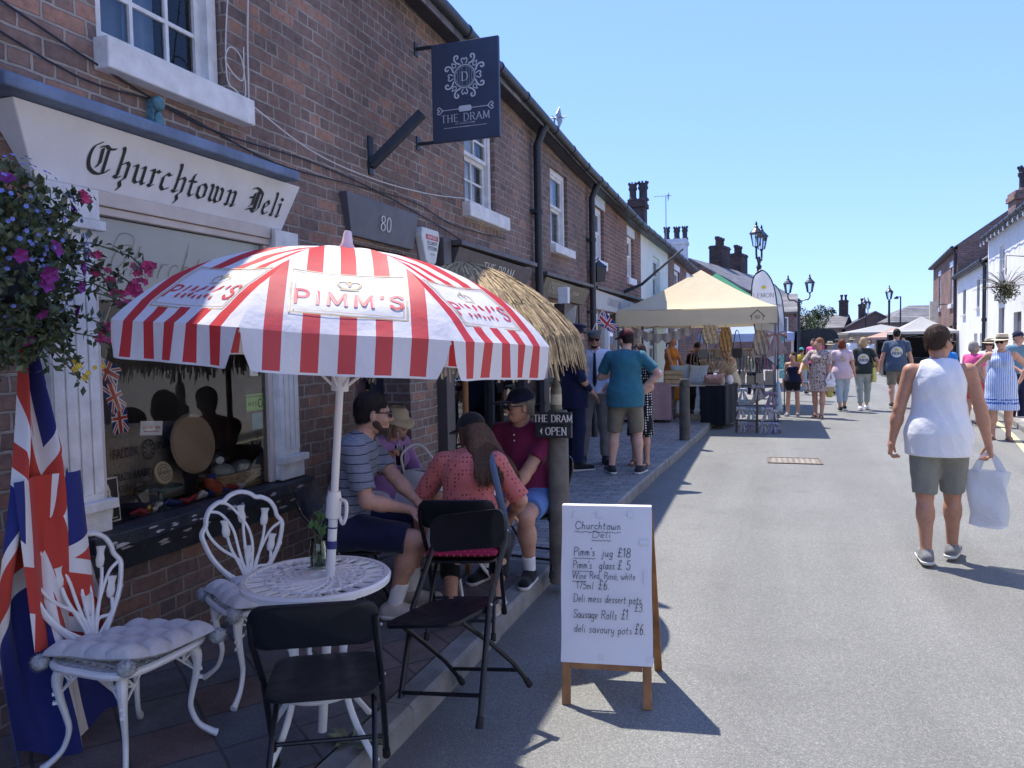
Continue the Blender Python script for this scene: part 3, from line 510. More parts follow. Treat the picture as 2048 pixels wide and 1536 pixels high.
wire("cable", "black twin cables sagging along the bricks above the shop cornice", [(-3.04, 1.2, 3.45), (-3.04, 2.4, 3.17), (-3.04, 2.9, 3.06), (-3.04, 3.6, 2.96), (-3.04, 4.6, 2.99), (-3.04, 5.6, 2.95), (-3.04, 6.8, 2.83), (-3.04, 7.6, 2.72)], .0055, m_blk)
wire("cable", "thin black cable looping under the twin cables above the cornice", [(-3.045, 1.2, 3.38), (-3.045, 2.6, 3.0), (-3.045, 3.3, 3.0), (-3.045, 4.2, 2.9), (-3.045, 5.2, 2.94), (-3.045, 6.2, 2.98), (-3.045, 7.1, 2.9), (-3.045, 8.6, 2.95)], .005, m_blk)
b = MB(); b.bx(XF, -3.02, 3.17, 3.23, 2.84, 3.0); b.ball((-3.01, 3.2, 2.98), (.03, .035, .04)); b.ball((-3.01, 3.2, 2.88), (.02, .028, .06)); tag(b.build("cable_bracket", mt("verdigris", (.10, .22, .25), .7, .4, 30), smooth=True), "blue green painted bracket holding cables over the shop cornice", "bracket")
# --- the bar, number 80
dram = house("brick_bar", "brown brick terrace bar with number 80 above its recessed purple door", 4.78, 9.62, [(5.14, 6.06, .1, 2.50, .34), (6.80, 9.22, .62, 2.36, .05), (7.40, 8.30, 3.18, 4.22)], m_brick, EAVE, fascia=True)
sash(dram, 7.41, 8.29, 3.18, 4.22, XF - .05, 2, 2, m_peel, (.3, .9, m_curt)); sill(dram, 7.33, 8.55, 3.03, 3.18, XF)
m_choc = mt("grey_brown_paint", (.085, .073, .072), .5, .12, 4, world=True); m_cream = mt("cream_lettering", (.78, .76, .70), .5, .05)
b = MB(); b.add([(-2.99, 4.98, 2.86), (-2.99, 6.16, 2.86), (-3.02, 6.10, 2.55), (-3.02, 5.08, 2.55), (XF, 4.98, 2.86), (XF, 6.16, 2.86), (XF, 6.10, 2.55), (XF, 5.08, 2.55)], [(3, 2, 1, 0), (0, 1, 5, 4), (1, 2, 6, 5), (2, 3, 7, 6), (3, 0, 4, 7)])
nb = b.build("number_board", mt("slate_paint", (.10, .10, .115), .5, .12, 4, world=True), dram, bevel=.006); b = MB(); pn = Pen(b, flatplace((-2.999, 5.57, 2.64), (0, 1, 0), Vector((.03, 0, .31)).normalized(), (1, 0, 0)), .003)
pn.text("80", 0, 0, .115, (CAPS,), (.5, .22, 0), gap=1.6, align='c'); b.build("numerals", m_cream, nb)
m_purp = mt("purple_gloss", (.045, .02, .032), .35, .15, 5); m_pur2 = mt("mauve_paint", (.11, .085, .12), .45, .1)
b = MB(); xd = XF - .30; b.bx(xd - .05, xd, 5.30, 5.82, .14, 2.2)
dr = b.build("door", m_purp, dram, bevel=.004); b = MB()
for k in range(4):
    z = .5 + k * .46; b.bar((xd + .004, 5.32, z), (xd + .004, 5.56, z + .3), .012, .07, (1, 0, 0)); b.bar((xd + .005, 5.80, z), (xd + .005, 5.56, z + .3), .012, .07, (1, 0, 0))
b.build("chevron_trim", m_pur2, dr); b = MB(); b.bx(xd - .06, xd + .04, 5.14, 5.29, .12, 2.3); b.bx(xd - .06, xd + .04, 5.83, 6.06, .12, 2.3); b.bx(xd - .06, xd + .04, 5.14, 6.06, 2.21, 2.50); b.bx(xd - .08, xd - .06, 5.1, 6.1, .1, 2.5); b.build("door_frame", mt("midnight_gloss", (.012, .014, .03), .35, .1), dram, bevel=.004)
b = MB(); b.tube([(xd + .05, 5.75, 1.0), (xd + .05, 5.75, 1.35)], .012, 8); b.build("handle", mt("brass", (.5, .36, .14), .35, .1, metal=1), dr, smooth=True)
# canted name board + corner pilasters + stall riser of the bar window
b = MB(); b.add([(-2.90, 6.86, 2.66), (-2.90, 9.18, 2.63), (-3.0, 9.10, 2.36), (-3.0, 6.83, 2.38), (XF, 6.86, 2.66), (XF, 9.18, 2.63), (XF, 9.10, 2.36), (XF, 6.83, 2.38)], [(3, 2, 1, 0), (0, 1, 5, 4), (1, 2, 6, 5), (2, 3, 7, 6), (3, 0, 4, 7)]); fb = b.build("fascia_board", m_choc, dram, bevel=.005)
b = MB(); pn = Pen(b, flatplace((-2.972, 8.05, 2.448), (0, 1, -.008), Vector((.1, 0, .27)).normalized(), Vector((.27, 0, -.1)).normalized()), .005); pn.text("THE DRAM", .0, 0, .135, align='c', **SERIF); b.build("lettering", m_cream, fb)
b = MB(); b.bx(XF, -2.86, 6.82, 9.24, 2.672, 2.72); b.bx(XF, -2.96, 6.62, 6.80, .13, 2.72); b.build("cornice", m_choc, dram, bevel=.005)
b = MB(); b.bx(XF - .1, -3.01, 6.80, 6.93, .62, 2.36); b.bx(XF - .1, -3.01, 9.08, 9.22, .62, 2.36); b.bx(XF - .1, -3.02, 8.0, 8.06, .66, 2.36); b.bx(XF - .1, -2.98, 6.80, 9.22, .56, .64); b.bx(XF - .1, -3.02, 6.93, 9.08, 2.29, 2.36); b.build("window_frame", m_black, dram, bevel=.004)
b = MB(); b.add([(-3.07, 6.93, .66), (-3.07, 9.08, .66), (-3.07, 9.08, 2.29), (-3.07, 6.93, 2.29)], [(0, 1, 2, 3)]); b.build("pane", glassmat("bar_glass", (.8, .85, .86), 2.2), dram)
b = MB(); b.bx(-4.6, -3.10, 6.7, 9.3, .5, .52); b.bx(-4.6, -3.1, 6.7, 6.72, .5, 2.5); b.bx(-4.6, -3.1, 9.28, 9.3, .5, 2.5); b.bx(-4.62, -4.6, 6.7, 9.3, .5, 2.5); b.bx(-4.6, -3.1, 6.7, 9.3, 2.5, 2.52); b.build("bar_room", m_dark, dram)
b = MB(); pn = Pen(b, flatplace((-3.066, 6.98, 1.36), (0, 1, 0), (0, 0, 1), (1, 0, 0)), .001)
for k in range(7):
    x = .06 + k * .14
    for s in (-1, 1):
        pn.line(cr([(x, .0), (x + s * .05, .03), (x + s * .06, .09), (x + s * .02, .1), (x + s * .025, .06)], 5), (.004, .004, 0)); pn.line(cr([(x, .02), (x + s * .02, .1), (x + s * .0, .17 + .06 * (k % 2))], 4), (.004, .003, 0))
pn.line([(0, 0), (1.02, 0)], (.004, .004, 0)); b.build("etched_scrolls", mt("etched_white", (.40, .42, .46), .6, .1), dram)
# hanging sign
t = thing("hanging_sign", "black pub sign hung out from the brick wall with white sun emblem", "sign", (XF, 6.32, 3.50))
b = MB(); b.bx(.16, .79, -.02, .02, 0, .85); pan = b.build("panel", mt("sign_panel", (.045, .06, .10), .5, .1, 3), t, bevel=.006)
b = MB(); b.bx(0, .16, -.012, .012, .83, .855); b.bx(0, .16, -.012, .012, .0, .025); b.bx(0, .012, -.03, .03, .78, .9); b.bx(0, .012, -.03, .03, -.04, .08); b.build("bracket", m_gut, t)
b = MB(); pn = Pen(b, flatplace((.475, -.02, 0), (1, 0, 0), (0, 0, 1), (0, -1, 0)), .001); cx, cy = .0, .545
for rr, w in ((.098, .004), (.085, .0016)): pn.line([(cx + rr * math.cos(a), cy + rr * math.sin(a)) for a in np.linspace(0, 2 * math.pi, 40)], (w, w, 0))
for k in range(-3, 4): h = math.sqrt(.08 ** 2 - (k * .022) ** 2) * .92; pn.line([(k * .022, cy - h), (k * .022, cy + h)], (.0012, .0012, 0)) if k else None
pn.text("D", 0, cy - .036, .072, align='c', nib=(.75, .28, R(14)), serif=1.3)
for k in range(8):
    a0 = k * math.pi / 4 + math.pi / 4
    for s in (-1, 1):
        def pt(r, da): return (cx + r * math.cos(a0 + s * da), cy + r * math.sin(a0 + s * da))
        if k % 2 == 0: pn.line(cr([pt(.112, .40), pt(.128, .28), pt(.15, .20), pt(.178, .22), pt(.196, .31), pt(.192, .42), pt(.174, .44), pt(.166, .37)], 5), (.0075, .0065, 0)); pn.line(cr([pt(.116, .0), pt(.128, .12), pt(.142, .1), pt(.168, .0)], 5), (.004, .004, 0))
    if k % 2: continue
    a1 = a0 - math.pi / 4; q = [(cx + r * math.cos(a1 + d), cy + r * math.sin(a1 + d)) for r, d in ((.112, -.14), (.14, -.2), (.155, -.1), (.142, 0), (.155, .1), (.14, .2), (.112, .14))]; pn.line(cr(q, 5), (.005, .005, 0))
pn.line([(-.22, .27), (.22, .27)], (.003, .003, 0)); pn.poly([(-.06, .258), (-.05, .245), (.05, .245), (.06, .258), (.06, .282), (.05, .295), (-.05, .295), (-.06, .282)])
for s in (-1, 1): pn.line(cr([(s * .21, .27), (s * .245, .30), (s * .262, .28), (s * .24, .27), (s * .262, .255), (s * .245, .24), (s * .21, .27)], 4), (.004, .004, 0))
pn.text("THE DRAM", 0, .165, .062, align='c', nib=(.6, .26, R(14)), serif=1.1, gap=1.9); pn.text("OF CHURCHTOWN", 0, .138, .015, align='c', nib=(.6, .5, 0), gap=1.8); pn.line([(-.2, .115), (.2, .115)], (.002, .002, 0)); pn.line([(-.04, .115), (.04, .115)], (.005, .003, 0))
b.build("emblem_lettering", mt("sign_white", (.62, .64, .66), .5, .05), pan)
# flag pole socket and alarm box
b = MB(); b.bx(0, .02, -.035, .035, -.2, .1); b.bar((.02, 0, -.12), (.42, .10, .26), .075, .07); b.bar((.02, 0, -.14), (.1, .02, -.06), .09, .03)
o = tag(b.build("flagpole_socket", m_gut, bevel=.006), "empty black iron flagpole socket angled up from the brickwork", "bracket"); o.location = (XF, 5.45, 3.27)
t = thing("alarm_box", "white security alarm box with red lettering on the brick beside number 80", "alarm box", (XF, 6.40, 2.47))
b = MB(); b.prism([(-.17, .30), (-.19, .22), (-.10, .0), (-.05, -.02), (.05, -.02), (.10, .0), (.19, .22), (.17, .30)], (0, 0, 0), (0, 1, 0), (0, 0, 1), .075); b.build("case", mt("alarm_white", (.66, .66, .62), .5, .1, 6), t, bevel=.012)
b = MB(); b.m = 0; pn = Pen(b, flatplace((.075, 0, 0), (0, 1, 0), (0, 0, 1), (1, 0, 0)), .001); pn.poly([(-.11, .2), (.15, .2), (.15, .245), (-.11, .245)]); b.m = 2; pn.text("NOVA-TECH", .02, .212, .022, align='c', nib=(.8, .8, 0), gap=1.6); b.m = 1; pn.text("SECURITY", .02, .155, .03, align='c', **BOLD); pn.text("SYSTEMS", .02, .11, .03, align='c', **BOLD); pn.text("SOUTHPORT", .02, .065, .012, align='c', nib=(.7, .7, 0), gap=1.5)
b.build("lettering", [mt("alarm_red", (.5, .08, .07), .5, .1), m_black, m_white], t)
# --- wine bar, then antique shop, white house, far brick house
chur = house("brick_wine_bar", "brick terrace wine bar with gold lettered board, between two black downpipes", 9.62, 12.76, [(10.0, 12.1, .5, 2.30, .05), (10.54, 11.46, 3.12, 4.22)], m_brick, EAVE, fascia=True)
sash(chur, 10.55, 11.45, 3.12, 4.22, XF - .05, 1, 1, m_peel, (.2, .9, m_curt)); sill(chur, 10.5, 11.6, 3.0, 3.12, XF)
m_gold = mt("gold_brown_paint", (.17, .145, .10), .5, .15, 5, world=True)
b = MB(); b.add([(-2.92, 9.84, 2.60), (-2.92, 12.3, 2.56), (-3.0, 12.15, 2.32), (-3.0, 9.80, 2.36), (XF, 9.84, 2.60), (XF, 12.3, 2.56), (XF, 12.15, 2.32), (XF, 9.80, 2.36)], [(3, 2, 1, 0), (0, 1, 5, 4), (1, 2, 6, 5), (2, 3, 7, 6), (3, 0, 4, 7)]); fb = b.build("fascia_board", m_gold, chur, bevel=.005)
b = MB(); pn = Pen(b, flatplace((-2.98, 10.08, 2.415), (0, 1, -.016), Vector((.08, 0, .24)).normalized(), Vector((.24, 0, -.08)).normalized()), .005); w1 = pn.text("CHURCHILLS", .0, 0, .145, nib=(.6, .24, R(14)), serif=1.0, gap=1.3, wide=.85); pn.text("OF", w1 + .06, -.01, .07, nib=(.6, .3, 0)); pn.text("CHURCHTOWN", w1 + .20, .05, .05, nib=(.6, .3, 0), wide=.7); b.build("lettering", mt("gold_lettering", (.55, .52, .40), .45, .1), fb)
b = MB(); b.bx(XF, -2.88, 9.75, 12.4, 2.612, 2.66); b.bx(XF, -2.95, 9.75, 9.98, .13, 2.36); b.build("cornice", m_choc, chur, bevel=.005)
b = MB(); b.bx(XF - .1, -3.0, 10.0, 10.16, .13, 2.3); b.bx(XF - .1, -3.0, 11.0, 11.14, .13, 2.3); b.bx(XF - .1, -3.0, 11.9, 12.1, .13, 2.3); b.bx(XF - .1, -3.0, 10.16, 11.0, .45, .8); b.bx(XF - .12, -3.04, 11.14, 11.9, .13, 1.0); b.bx(XF - .1, -3.02, 11.14, 11.9, 1.98, 2.3); b.build("window_frame", mt("brown_joinery", (.075, .055, .045), .5, .2), chur, bevel=.005)
b = MB(); b.add([(-3.08, 10.1, .7), (-3.08, 12.0, .7), (-3.08, 12.0, 2.3), (-3.08, 10.1, 2.3)], [(0, 1, 2, 3)]); b.build("pane", glassmat("bar_glass", (1, 1, 1)), chur)
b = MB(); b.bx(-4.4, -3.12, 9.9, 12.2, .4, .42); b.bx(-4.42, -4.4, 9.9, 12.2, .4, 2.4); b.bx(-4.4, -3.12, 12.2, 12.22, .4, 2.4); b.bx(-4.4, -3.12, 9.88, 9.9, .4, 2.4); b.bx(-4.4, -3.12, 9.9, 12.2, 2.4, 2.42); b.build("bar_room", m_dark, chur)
anti = house("red_brick_shop", "redder brick terrace shop with pale grey painted name board", 12.76, 18.02, [(13.1, 17.6, .6, 2.25, .05), (13.10, 14.04, 3.18, 4.12), (16.3, 17.1, 3.09, 3.98)], m_brick2, EAVE, fascia=True)
for a, c, z0, z1 in ((13.11, 14.03, 3.18, 4.12), (16.31, 17.09, 3.09, 3.98)):
    sash(anti, a, c, z0, z1, XF - .06, 1, 1, m_white); sill(anti, a - .03, c + .12, z0 - .15, z0, XF, .05, m_white); sill(anti, a - .03, c + .08, z1 + .002, z1 + .2, XF, .012, mt("pale_blue_paint", (.55, .62, .66), .7, .1, world=True), name="lintel")
b = MB(); b.add([(-2.96, 12.9, 2.62), (-2.96, 17.9, 2.52), (-3.0, 17.9, 2.26), (-3.0, 12.9, 2.30), (XF, 12.9, 2.62), (XF, 17.9, 2.52), (XF, 17.9, 2.26), (XF, 12.9, 2.30)], [(3, 2, 1, 0), (0, 1, 5, 4), (1, 2, 6, 5), (2, 3, 7, 6), (3, 0, 4, 7)]); fb = b.build("fascia_board", mt("pale_grey_paint", (.55, .56, .57), .6, .06, 3, world=True), anti, bevel=.005)
b = MB(); pn = Pen(b, flatplace((-2.985, 13.9, 2.40), (0, 1, -.02), (.1, 0, 1), (1, 0, -.1)), .005); pn.text("CHURCHTOWN", .0, 0, .13, nib=(.55, .3, 0), serif=.9, gap=1.6); pn.text("Antiques", 2.0, -.05, .2, (LOW, CAPS), (.5, .5, 0), slant=.35); b.build("lettering", mt("grey_lettering", (.2, .2, .21), .6, .1), fb)
b = MB(); b.bx(XF, -2.90, 12.8, 18.0, 2.63, 2.67); b.build("cornice", m_choc, anti); b = MB()
for y in (13.1, 14.1, 15.2, 16.3, 17.5): b.bx(XF - .08, -3.01, y, y + .12, .6, 2.25)
b.bx(XF - .08, -2.98, 13.1, 17.62, .5, .62); b.build("window_frame", m_white, anti); b = MB(); b.add([(-3.08, 13.1, .6), (-3.08, 17.6, .6), (-3.08, 17.6, 2.25), (-3.08, 13.1, 2.25)], [(0, 1, 2, 3)]); b.build("pane", glassmat("bar_glass", (1, 1, 1)), anti); b = MB(); b.bx(-4.4, -4.38, 13, 17.7, .4, 2.4); b.bx(-4.4, -3.12, 13, 17.7, .5, .52); b.bx(-4.4, -3.12, 13, 17.7, 2.3, 2.32); b.build("shop_room", mt("lit_shop_plaster", (.25, .24, .23), .9, .2, 2), anti)
wh = house("white_house", "white rendered house in the terrace beyond the brick shops", 18.02, 22.6, [(19.8, 21.0, 2.85, 3.9), (19.2, 20.4, 1.0, 2.1)], m_render, EAVE, fascia=True); sash(wh, 19.81, 20.99, 2.85, 3.9, XF - .05, 2, 1); sash(wh, 19.21, 20.39, 1.0, 2.1, XF - .05, 2, 1)
bh = house("brick_house", "low brick house past the white house at the bend", 22.6, 30, [(24, 25.2, 2.95, 3.9), (27.2, 28.4, 2.95, 3.9), (24, 25.2, .9, 2.1)], m_brick2, EAVE, fascia=True)
for a, c, z0, z1 in ((24, 25.2, 2.95, 3.9), (27.2, 28.4, 2.95, 3.9), (24, 25.2, .9, 2.1)): sash(bh, a, c, z0, z1, XF - .04, 2, 1); sill(bh, a - .05, c + .05, z1, z1 + .18, XF, .02, m_white, name="lintel"); sill(bh, a - .05, c + .05, z0 - .12, z0, XF, .06, m_white)
for y, z0, z1, who in ((9.66, .12, EAVE(9.66) - .1, "black cast iron downpipe between the bar and the wine bar"), (12.72, .12, EAVE(12.7) - .1, "black cast iron downpipe between the wine bar and the red brick shop")):
    b = MB(); b.tube([(-2.97, y, z0), (-2.97, y, z1 - .25), (-2.90, y, z1 - .08), (-2.84, y, z1)], .052, 12)
    for z in (.9, 2.2, 3.4): b.tube([(-2.97, y, z), (-2.97, y, z + .06)], .064, 12); b.bx(XF, -2.97, y - .09, y + .09, z + .01, z + .05)
    tag(b.build("downpipe", m_gut, smooth=True), who, "downpipe")
# iron stay, floodlights, lantern on the second pipe
b = MB(); b.tube([(XF, 15.9, 2.75), (-2.7, 16.0, 2.9), (-2.2, 16.2, 3.35), (-1.9, 16.35, 3.62)], [.04, .03, .025, .02], 8); tag(b.build("flagpole", m_gut, smooth=True), "bare grey flagpole leaning out over the red brick shop", "flagpole")
t = thing("wall_lantern", "small black square lantern on a bracket by the second downpipe", "lamp", (-2.92, 12.95, 2.75)); b = MB(); b.lathe([(.10, .0), (.14, .24), (.15, .25), (.03, .34), (.02, .36)], 4); b.build("lantern", m_gut, t); b = MB(); b.tube([(-.12, 0, .3), (0, 0, .4), (0, 0, .34)], .012, 6); b.bx(-.14, -.12, -.04, .04, .2, .4); b.build("bracket", m_gut, t)
t = thing("floodlight", "white box floodlight on a stalk by the wine bar fascia", "lamp", (-2.72, 9.95, 2.26)); b = MB(); b.bx(-.07, .07, -.05, .05, -.02, .2); b.build("housing", m_white, t, bevel=.01); b = MB(); b.prism([(.0, -.2), (.2, -.05), (.16, -.42), (.02, -.46)], (-.02, -.04, 0), (1, 0, 0), (0, 0, 1), .02); b.build("shade", mt("cream_shade", (.6, .56, .46), .5), t); b = MB(); b.tube([(0, 0, 0), (0, 0, -.12), (-.3, .0, -.14)], .015, 6); b.build("arm", m_gut, t)
# chimneys and aerials above the terrace
def chimney(x, y, z0, z1, w, d, pots, label, mat, gnd="chimney_stack", potm=None, crown=True):
    t = thing(gnd, label, "chimney", (x, y, z0)); b = MB(); h = z1 - z0; b.bx(-w / 2, w / 2, -d / 2, d / 2, 0, h - .3); b.bx(-w / 2 - .06, w / 2 + .06, -d / 2 - .06, d / 2 + .06, h - .298, h - .12); b.bx(-w / 2 - .02, w / 2 + .02, -d / 2 - .02, d / 2 + .02, h - .118, h); b.build("stack", mat, t, bevel=.01)
    for px, py, r, ph in pots:
        p = MB(); p.lathe([(r * 1.15, 0), (r * 1.1, .06), (r * .8, .12), (r * .78, ph * .6), (r, ph * .7), (r, ph * .8), (r * .86, ph * .84), (r * .96, ph)], 12, (px, py, h))
        if crown:
            for k in range(8): a = k * math.pi / 4; p.obox((px + r * .92 * math.cos(a), py + r * .92 * math.sin(a), h + ph + .03), (r * .3, r * .3, .08), Matrix.Rotation(a, 3, 'Z'))
        p.build("chimney_pot", potm or m_potd, t, smooth=True)
    return t
m_potd = mt("sooty_pot", (.05, .042, .045), .8, .3, 8); m_stackb = brickmat("sooty_brick", (.05, .035, .036), (.09, .055, .05), (.13, .07, .055), (.15, .13, .12))
chimney(-5.2, 30.0, 6.0, 7.15, .62, .7, [(-.18, 0, .17, .62), (.2, .1, .2, .66)], "dark brick chimney with two crown pots above the white house", m_stackb)
chimney(-5.2, 41.2, 5.5, 7.0, 1.25, .8, [(-.42, 0, .17, .62), (.1, 0, .18, .6), (.5, .1, .16, .62)], "white painted chimney with mixed pots over the far terrace", mt("sooty_white", (.55, .56, .57), .8, .15, 3, world=True))
def aerial(x, y, z, h, label, n=5):
    b = MB(); b.tube([(0, 0, 0), (0, 0, h)], .018, 6); b.tube([(-.5, 0, h), (.25, 0, h)], .012, 6)
    for k in range(n): xx = -.45 + k * .15; b.tube([(xx, -.16, h), (xx, .16, h)], .008, 5)
    b.bar((.1, -.12, h - .1), (.1, .12, h + .1), .02, .3); o = tag(b.build("tv_aerial", mt("aerial_metal", (.25, .27, .3), .5, .1)), label, "aerial"); o.location = (x, y, z); return o
aerial(-4.3, 15.2, 5.3, .95, "small tv aerial on the terrace roof near the second downpipe"); aerial(-4.6, 33.5, 5.6, 2.3, "tall thin tv aerial beyond the dark brick chimney")
# roof that faces the street past the bend, with its two sooty stacks
def gablehouse(name, label, c, L, W, he, hr, rz, wm, rm, wins=(), chims=(), hip=0, door=None):
    t = thing(name, label, "house", (c[0], c[1], 0), rz); b = MB()
    b.add([(-L / 2, -W / 2, -.1), (L / 2, -W / 2, -.1), (L / 2, W / 2, -.1), (-L / 2, W / 2, -.1), (-L / 2, -W / 2, he), (L / 2, -W / 2, he), (L / 2, W / 2, he), (-L / 2, W / 2, he)], [(0, 1, 5, 4), (1, 2, 6, 5), (2, 3, 7, 6), (3, 0, 4, 7)])
    if not hip: b.add([(-L / 2, -W / 2, he), (-L / 2, W / 2, he), (-L / 2, 0, hr), (L / 2, -W / 2, he), (L / 2, W / 2, he), (L / 2, 0, hr)], [(1, 0, 2), (3, 4, 5)])
    b.build("wall", wm, t); r = MB(); o = .25; k = (hr - he) / (W / 2); hx = hip
    p = [(-L / 2 - o, -W / 2 - o, he - o * k), (L / 2 + o, -W / 2 - o, he - o * k), (L / 2 + o, W / 2 + o, he - o * k), (-L / 2 - o, W / 2 + o, he - o * k), (-L / 2 - o + hx, 0, hr + .02), (L / 2 + o - hx, 0, hr + .02)]
    r.add(p, [(0, 1, 5, 4), (2, 3, 4, 5), (1, 2, 5), (3, 0, 4)] if hip else [(0, 1, 5, 4), (2, 3, 4, 5)]); rf = r.build("roof", rm, t, solid=.12)
    for (u, z0, z1, w, side) in wins:   # side: f = -y face, l = -x gable, r = +x gable
        m = MB(); fw = .07
        def B(a, bb, c0, c1, d0, d1, mb):
            if side == 'f': mb.bx(a, bb, -W / 2 - d1, -W / 2 - d0, c0, c1)
            elif side == 'l': mb.bx(-L / 2 - d1, -L / 2 - d0, a, bb, c0, c1)
            else: mb.bx(L / 2 + d0, L / 2 + d1, a, bb, c0, c1)
        B(u - w / 2 - fw, u - w / 2, z0, z1, -.02, .04, m); B(u + w / 2, u + w / 2 + fw, z0, z1, -.02, .04, m); B(u - w / 2, u + w / 2, z1 - fw, z1, -.02, .04, m); B(u - w / 2, u + w / 2, z0, z0 + fw, -.02, .06, m); B(u - .02, u + .02, z0 + fw, z1 - fw, -.02, .035, m); wn = m.build("window", m_white, t)
        m = MB(); B(u - w / 2, u + w / 2, z0 + fw, z1 - fw, -.01, .008, m); m.build("pane", m_pane, wn)
    for (u, v, z1, w, d, npots) in chims:
        m = MB(); m.bx(u - w / 2, u + w / 2, v - d / 2, v + d / 2, he, z1); m.bx(u - w / 2 - .05, u + w / 2 + .05, v - d / 2 - .05, v + d / 2 + .05, z1 - .2, z1 - .08)
        for k in range(npots): m.lathe([(.15, z1), (.12, z1 + .15), (.12, z1 + .4), (.17, z1 + .45), (.17, z1 + .62)], 10, (u + (k - (npots - 1) / 2) * w / max(npots, 1) * .95, v, 0))
        m.build("chimney", m_stackb, rf)
    return t
m_pane = mt("dark_pane", (.03, .035, .045), .08, .1, spec=.8)
gablehouse("slate_roofed_house", "house with broad slate roof and two big sooty chimneys at the bend", (-3.5, 55.2), 15.5, 6.4, 4.7, 6.6, R(78), m_brick2, m_slates, [(-3, 1, 2.2, 1.2, 'f')], [(-.5, .3, 8.1, 1.9, .9, 3), (4.2, .3, 8.0, 1.9, .9, 3)])
# ---------------------------------------------------------------- the sunny right-hand row, set at a slight angle
FR_ = lambda x, y, z: (6.07 + .086 * (y - 23.8) + x, y, z)
r0 = house("rendered_house", "cream rendered house opposite the shops, just outside to the right", -10, 13, [(-3, -2, 1, 2.2), (0, 1.2, 3, 4), (3, 4.2, 1, 2.2), (6, 7.2, 3, 4), (9, 10, 1, 2.2)], m_render, lambda y: 4.9, X=0, sgn=-1, f=FR_, fascia=True)
for y, z in ((-3, 1), (0, 3), (3, 1), (6, 3), (9, 1)): sash(r0, y + .01, y + 1.0, z, z + (1.2 if z == 1 else 1.0), .05, 2, 1, sgn=-1, f=FR_)
ww = house("whitewashed_house", "tall whitewashed house on the right with string lights under its eaves", 13, 29.8, [(26.6, 27.5, 2.95, 4.45), (26.5, 27.5, .1, 2.55), (23.9, 25.0, .1, 2.35), (17, 18, 1, 2.4), (17, 18, 3, 4.2)], m_render, lambda y: 5.0, X=0, sgn=-1, f=FR_, fascia=True)
sash(ww, 26.61, 27.49, 2.95, 4.45, .06, 1, 2, m_white, sgn=-1, f=FR_); sill(ww, 26.5, 27.6, 2.78, 2.95, 0, .12, mt("grey_stone", (.32, .32, .34), .8), sgn=-1, f=FR_)
for a, c, z1 in ((26.51, 27.49, 2.55), (23.91, 24.99, 2.35)):
    b = MB(); b.add([FR_(.1, a, .1), FR_(.1, c, .1), FR_(.1, c, z1), FR_(.1, a, z1)], [(0, 1, 2, 3)]); b.add([FR_(.09, a + .12, .3), FR_(.09, c - .12, .3), FR_(.09, c - .12, z1 - .7), FR_(.09, a + .12, z1 - .7)], [(0, 1, 2, 3)]); b.build("door", mt("grey_door", (.09, .095, .11), .5, .15), ww)
lc = house("low_cottage", "low white cottage with narrow dark windows between taller houses", 29.8, 38.3, [(31.6, 32.3, 2.75, 3.75), (35.4, 36.3, 2.6, 3.6), (30.6, 31.4, .95, 1.8), (32.0, 32.9, .95, 1.8)], m_render, lambda y: 4.3, X=0, sgn=-1, f=FR_, fascia=True)
for a, c, z0, z1 in ((31.61, 32.29, 2.75, 3.75), (35.41, 36.29, 2.6, 3.6), (30.61, 31.39, .95, 1.8), (32.01, 32.89, .95, 1.8)): sash(lc, a, c, z0, z1, .07, 2, 1, m_dark if z0 > 2 else m_white, sgn=-1, f=FR_); sill(lc, a - .05, c + .05, z0 - .1, z0, 0, .1, sgn=-1, f=FR_)
rb = house("tall_brick_house", "tall red brick house at the far end of the right hand row", 38.3, 50, [(40.0, 41.0, 3.2, 4.9), (45.5, 46.5, 3.2, 4.9), (40, 41.2, .8, 2.2)], m_brick3, lambda y: 5.65, X=0, sgn=-1, f=FR_, fascia=True)
for a, c in ((40.0, 41.0), (45.5, 46.5)): sash(rb, a, c, 3.2, 4.9, .05, 1, 1, m_white, sgn=-1, f=FR_); sill(rb, a - .2, c + .2, 3.0, 3.2, 0, .1, m_white, sgn=-1, f=FR_); sill(rb, a - .15, c + .15, 4.902, 5.15, 0, .03, m_white, sgn=-1, f=FR_, name="lintel")
for y, z1, lab in ((29.9, 4.25, "black downpipe between whitewashed house and low cottage"), (38.4, 5.5, "black downpipe on the corner of the tall brick house")):
    b = MB(); p = FR_(-.08, y, 0); b.tube([(p[0], p[1], .1), (p[0], p[1], z1 - .2), (p[0] - .12, p[1], z1)], .06, 10); b.tube([(p[0], p[1], 2.2), (p[0], p[1], 2.3)], .08, 10); tag(b.build("downpipe", m_gut, smooth=True), lab, "downpipe")
chimney(7.78, 29.3, 5.0, 6.35, 1.3, .9, [(-.3, 0, .2, .75)], "brick chimney with one tall spired pot on the whitewashed house roof", m_brick3)
t = thing("string_lights", "string of white festoon bulbs under the whitewashed house eaves", "string lights", (0, 0, 0)); b = MB(); c = []
for i, y in enumerate(np.linspace(20.0, 29.7, 55)):
    p = FR_(-.26, y, 4.82 - .05 * math.sin((y - 20) * 3.4) ** 2); c.append(p)
    if i % 4 == 1:
        q = MB(); q.lathe([(.001, -.13), (.022, -.11), (.028, -.085), (.014, -.04), (.012, 0)], 8, p); q.build("bulb", m_white, t, smooth=True)
b.tube(c, .012, 5); b.build("cord", m_gut, t)
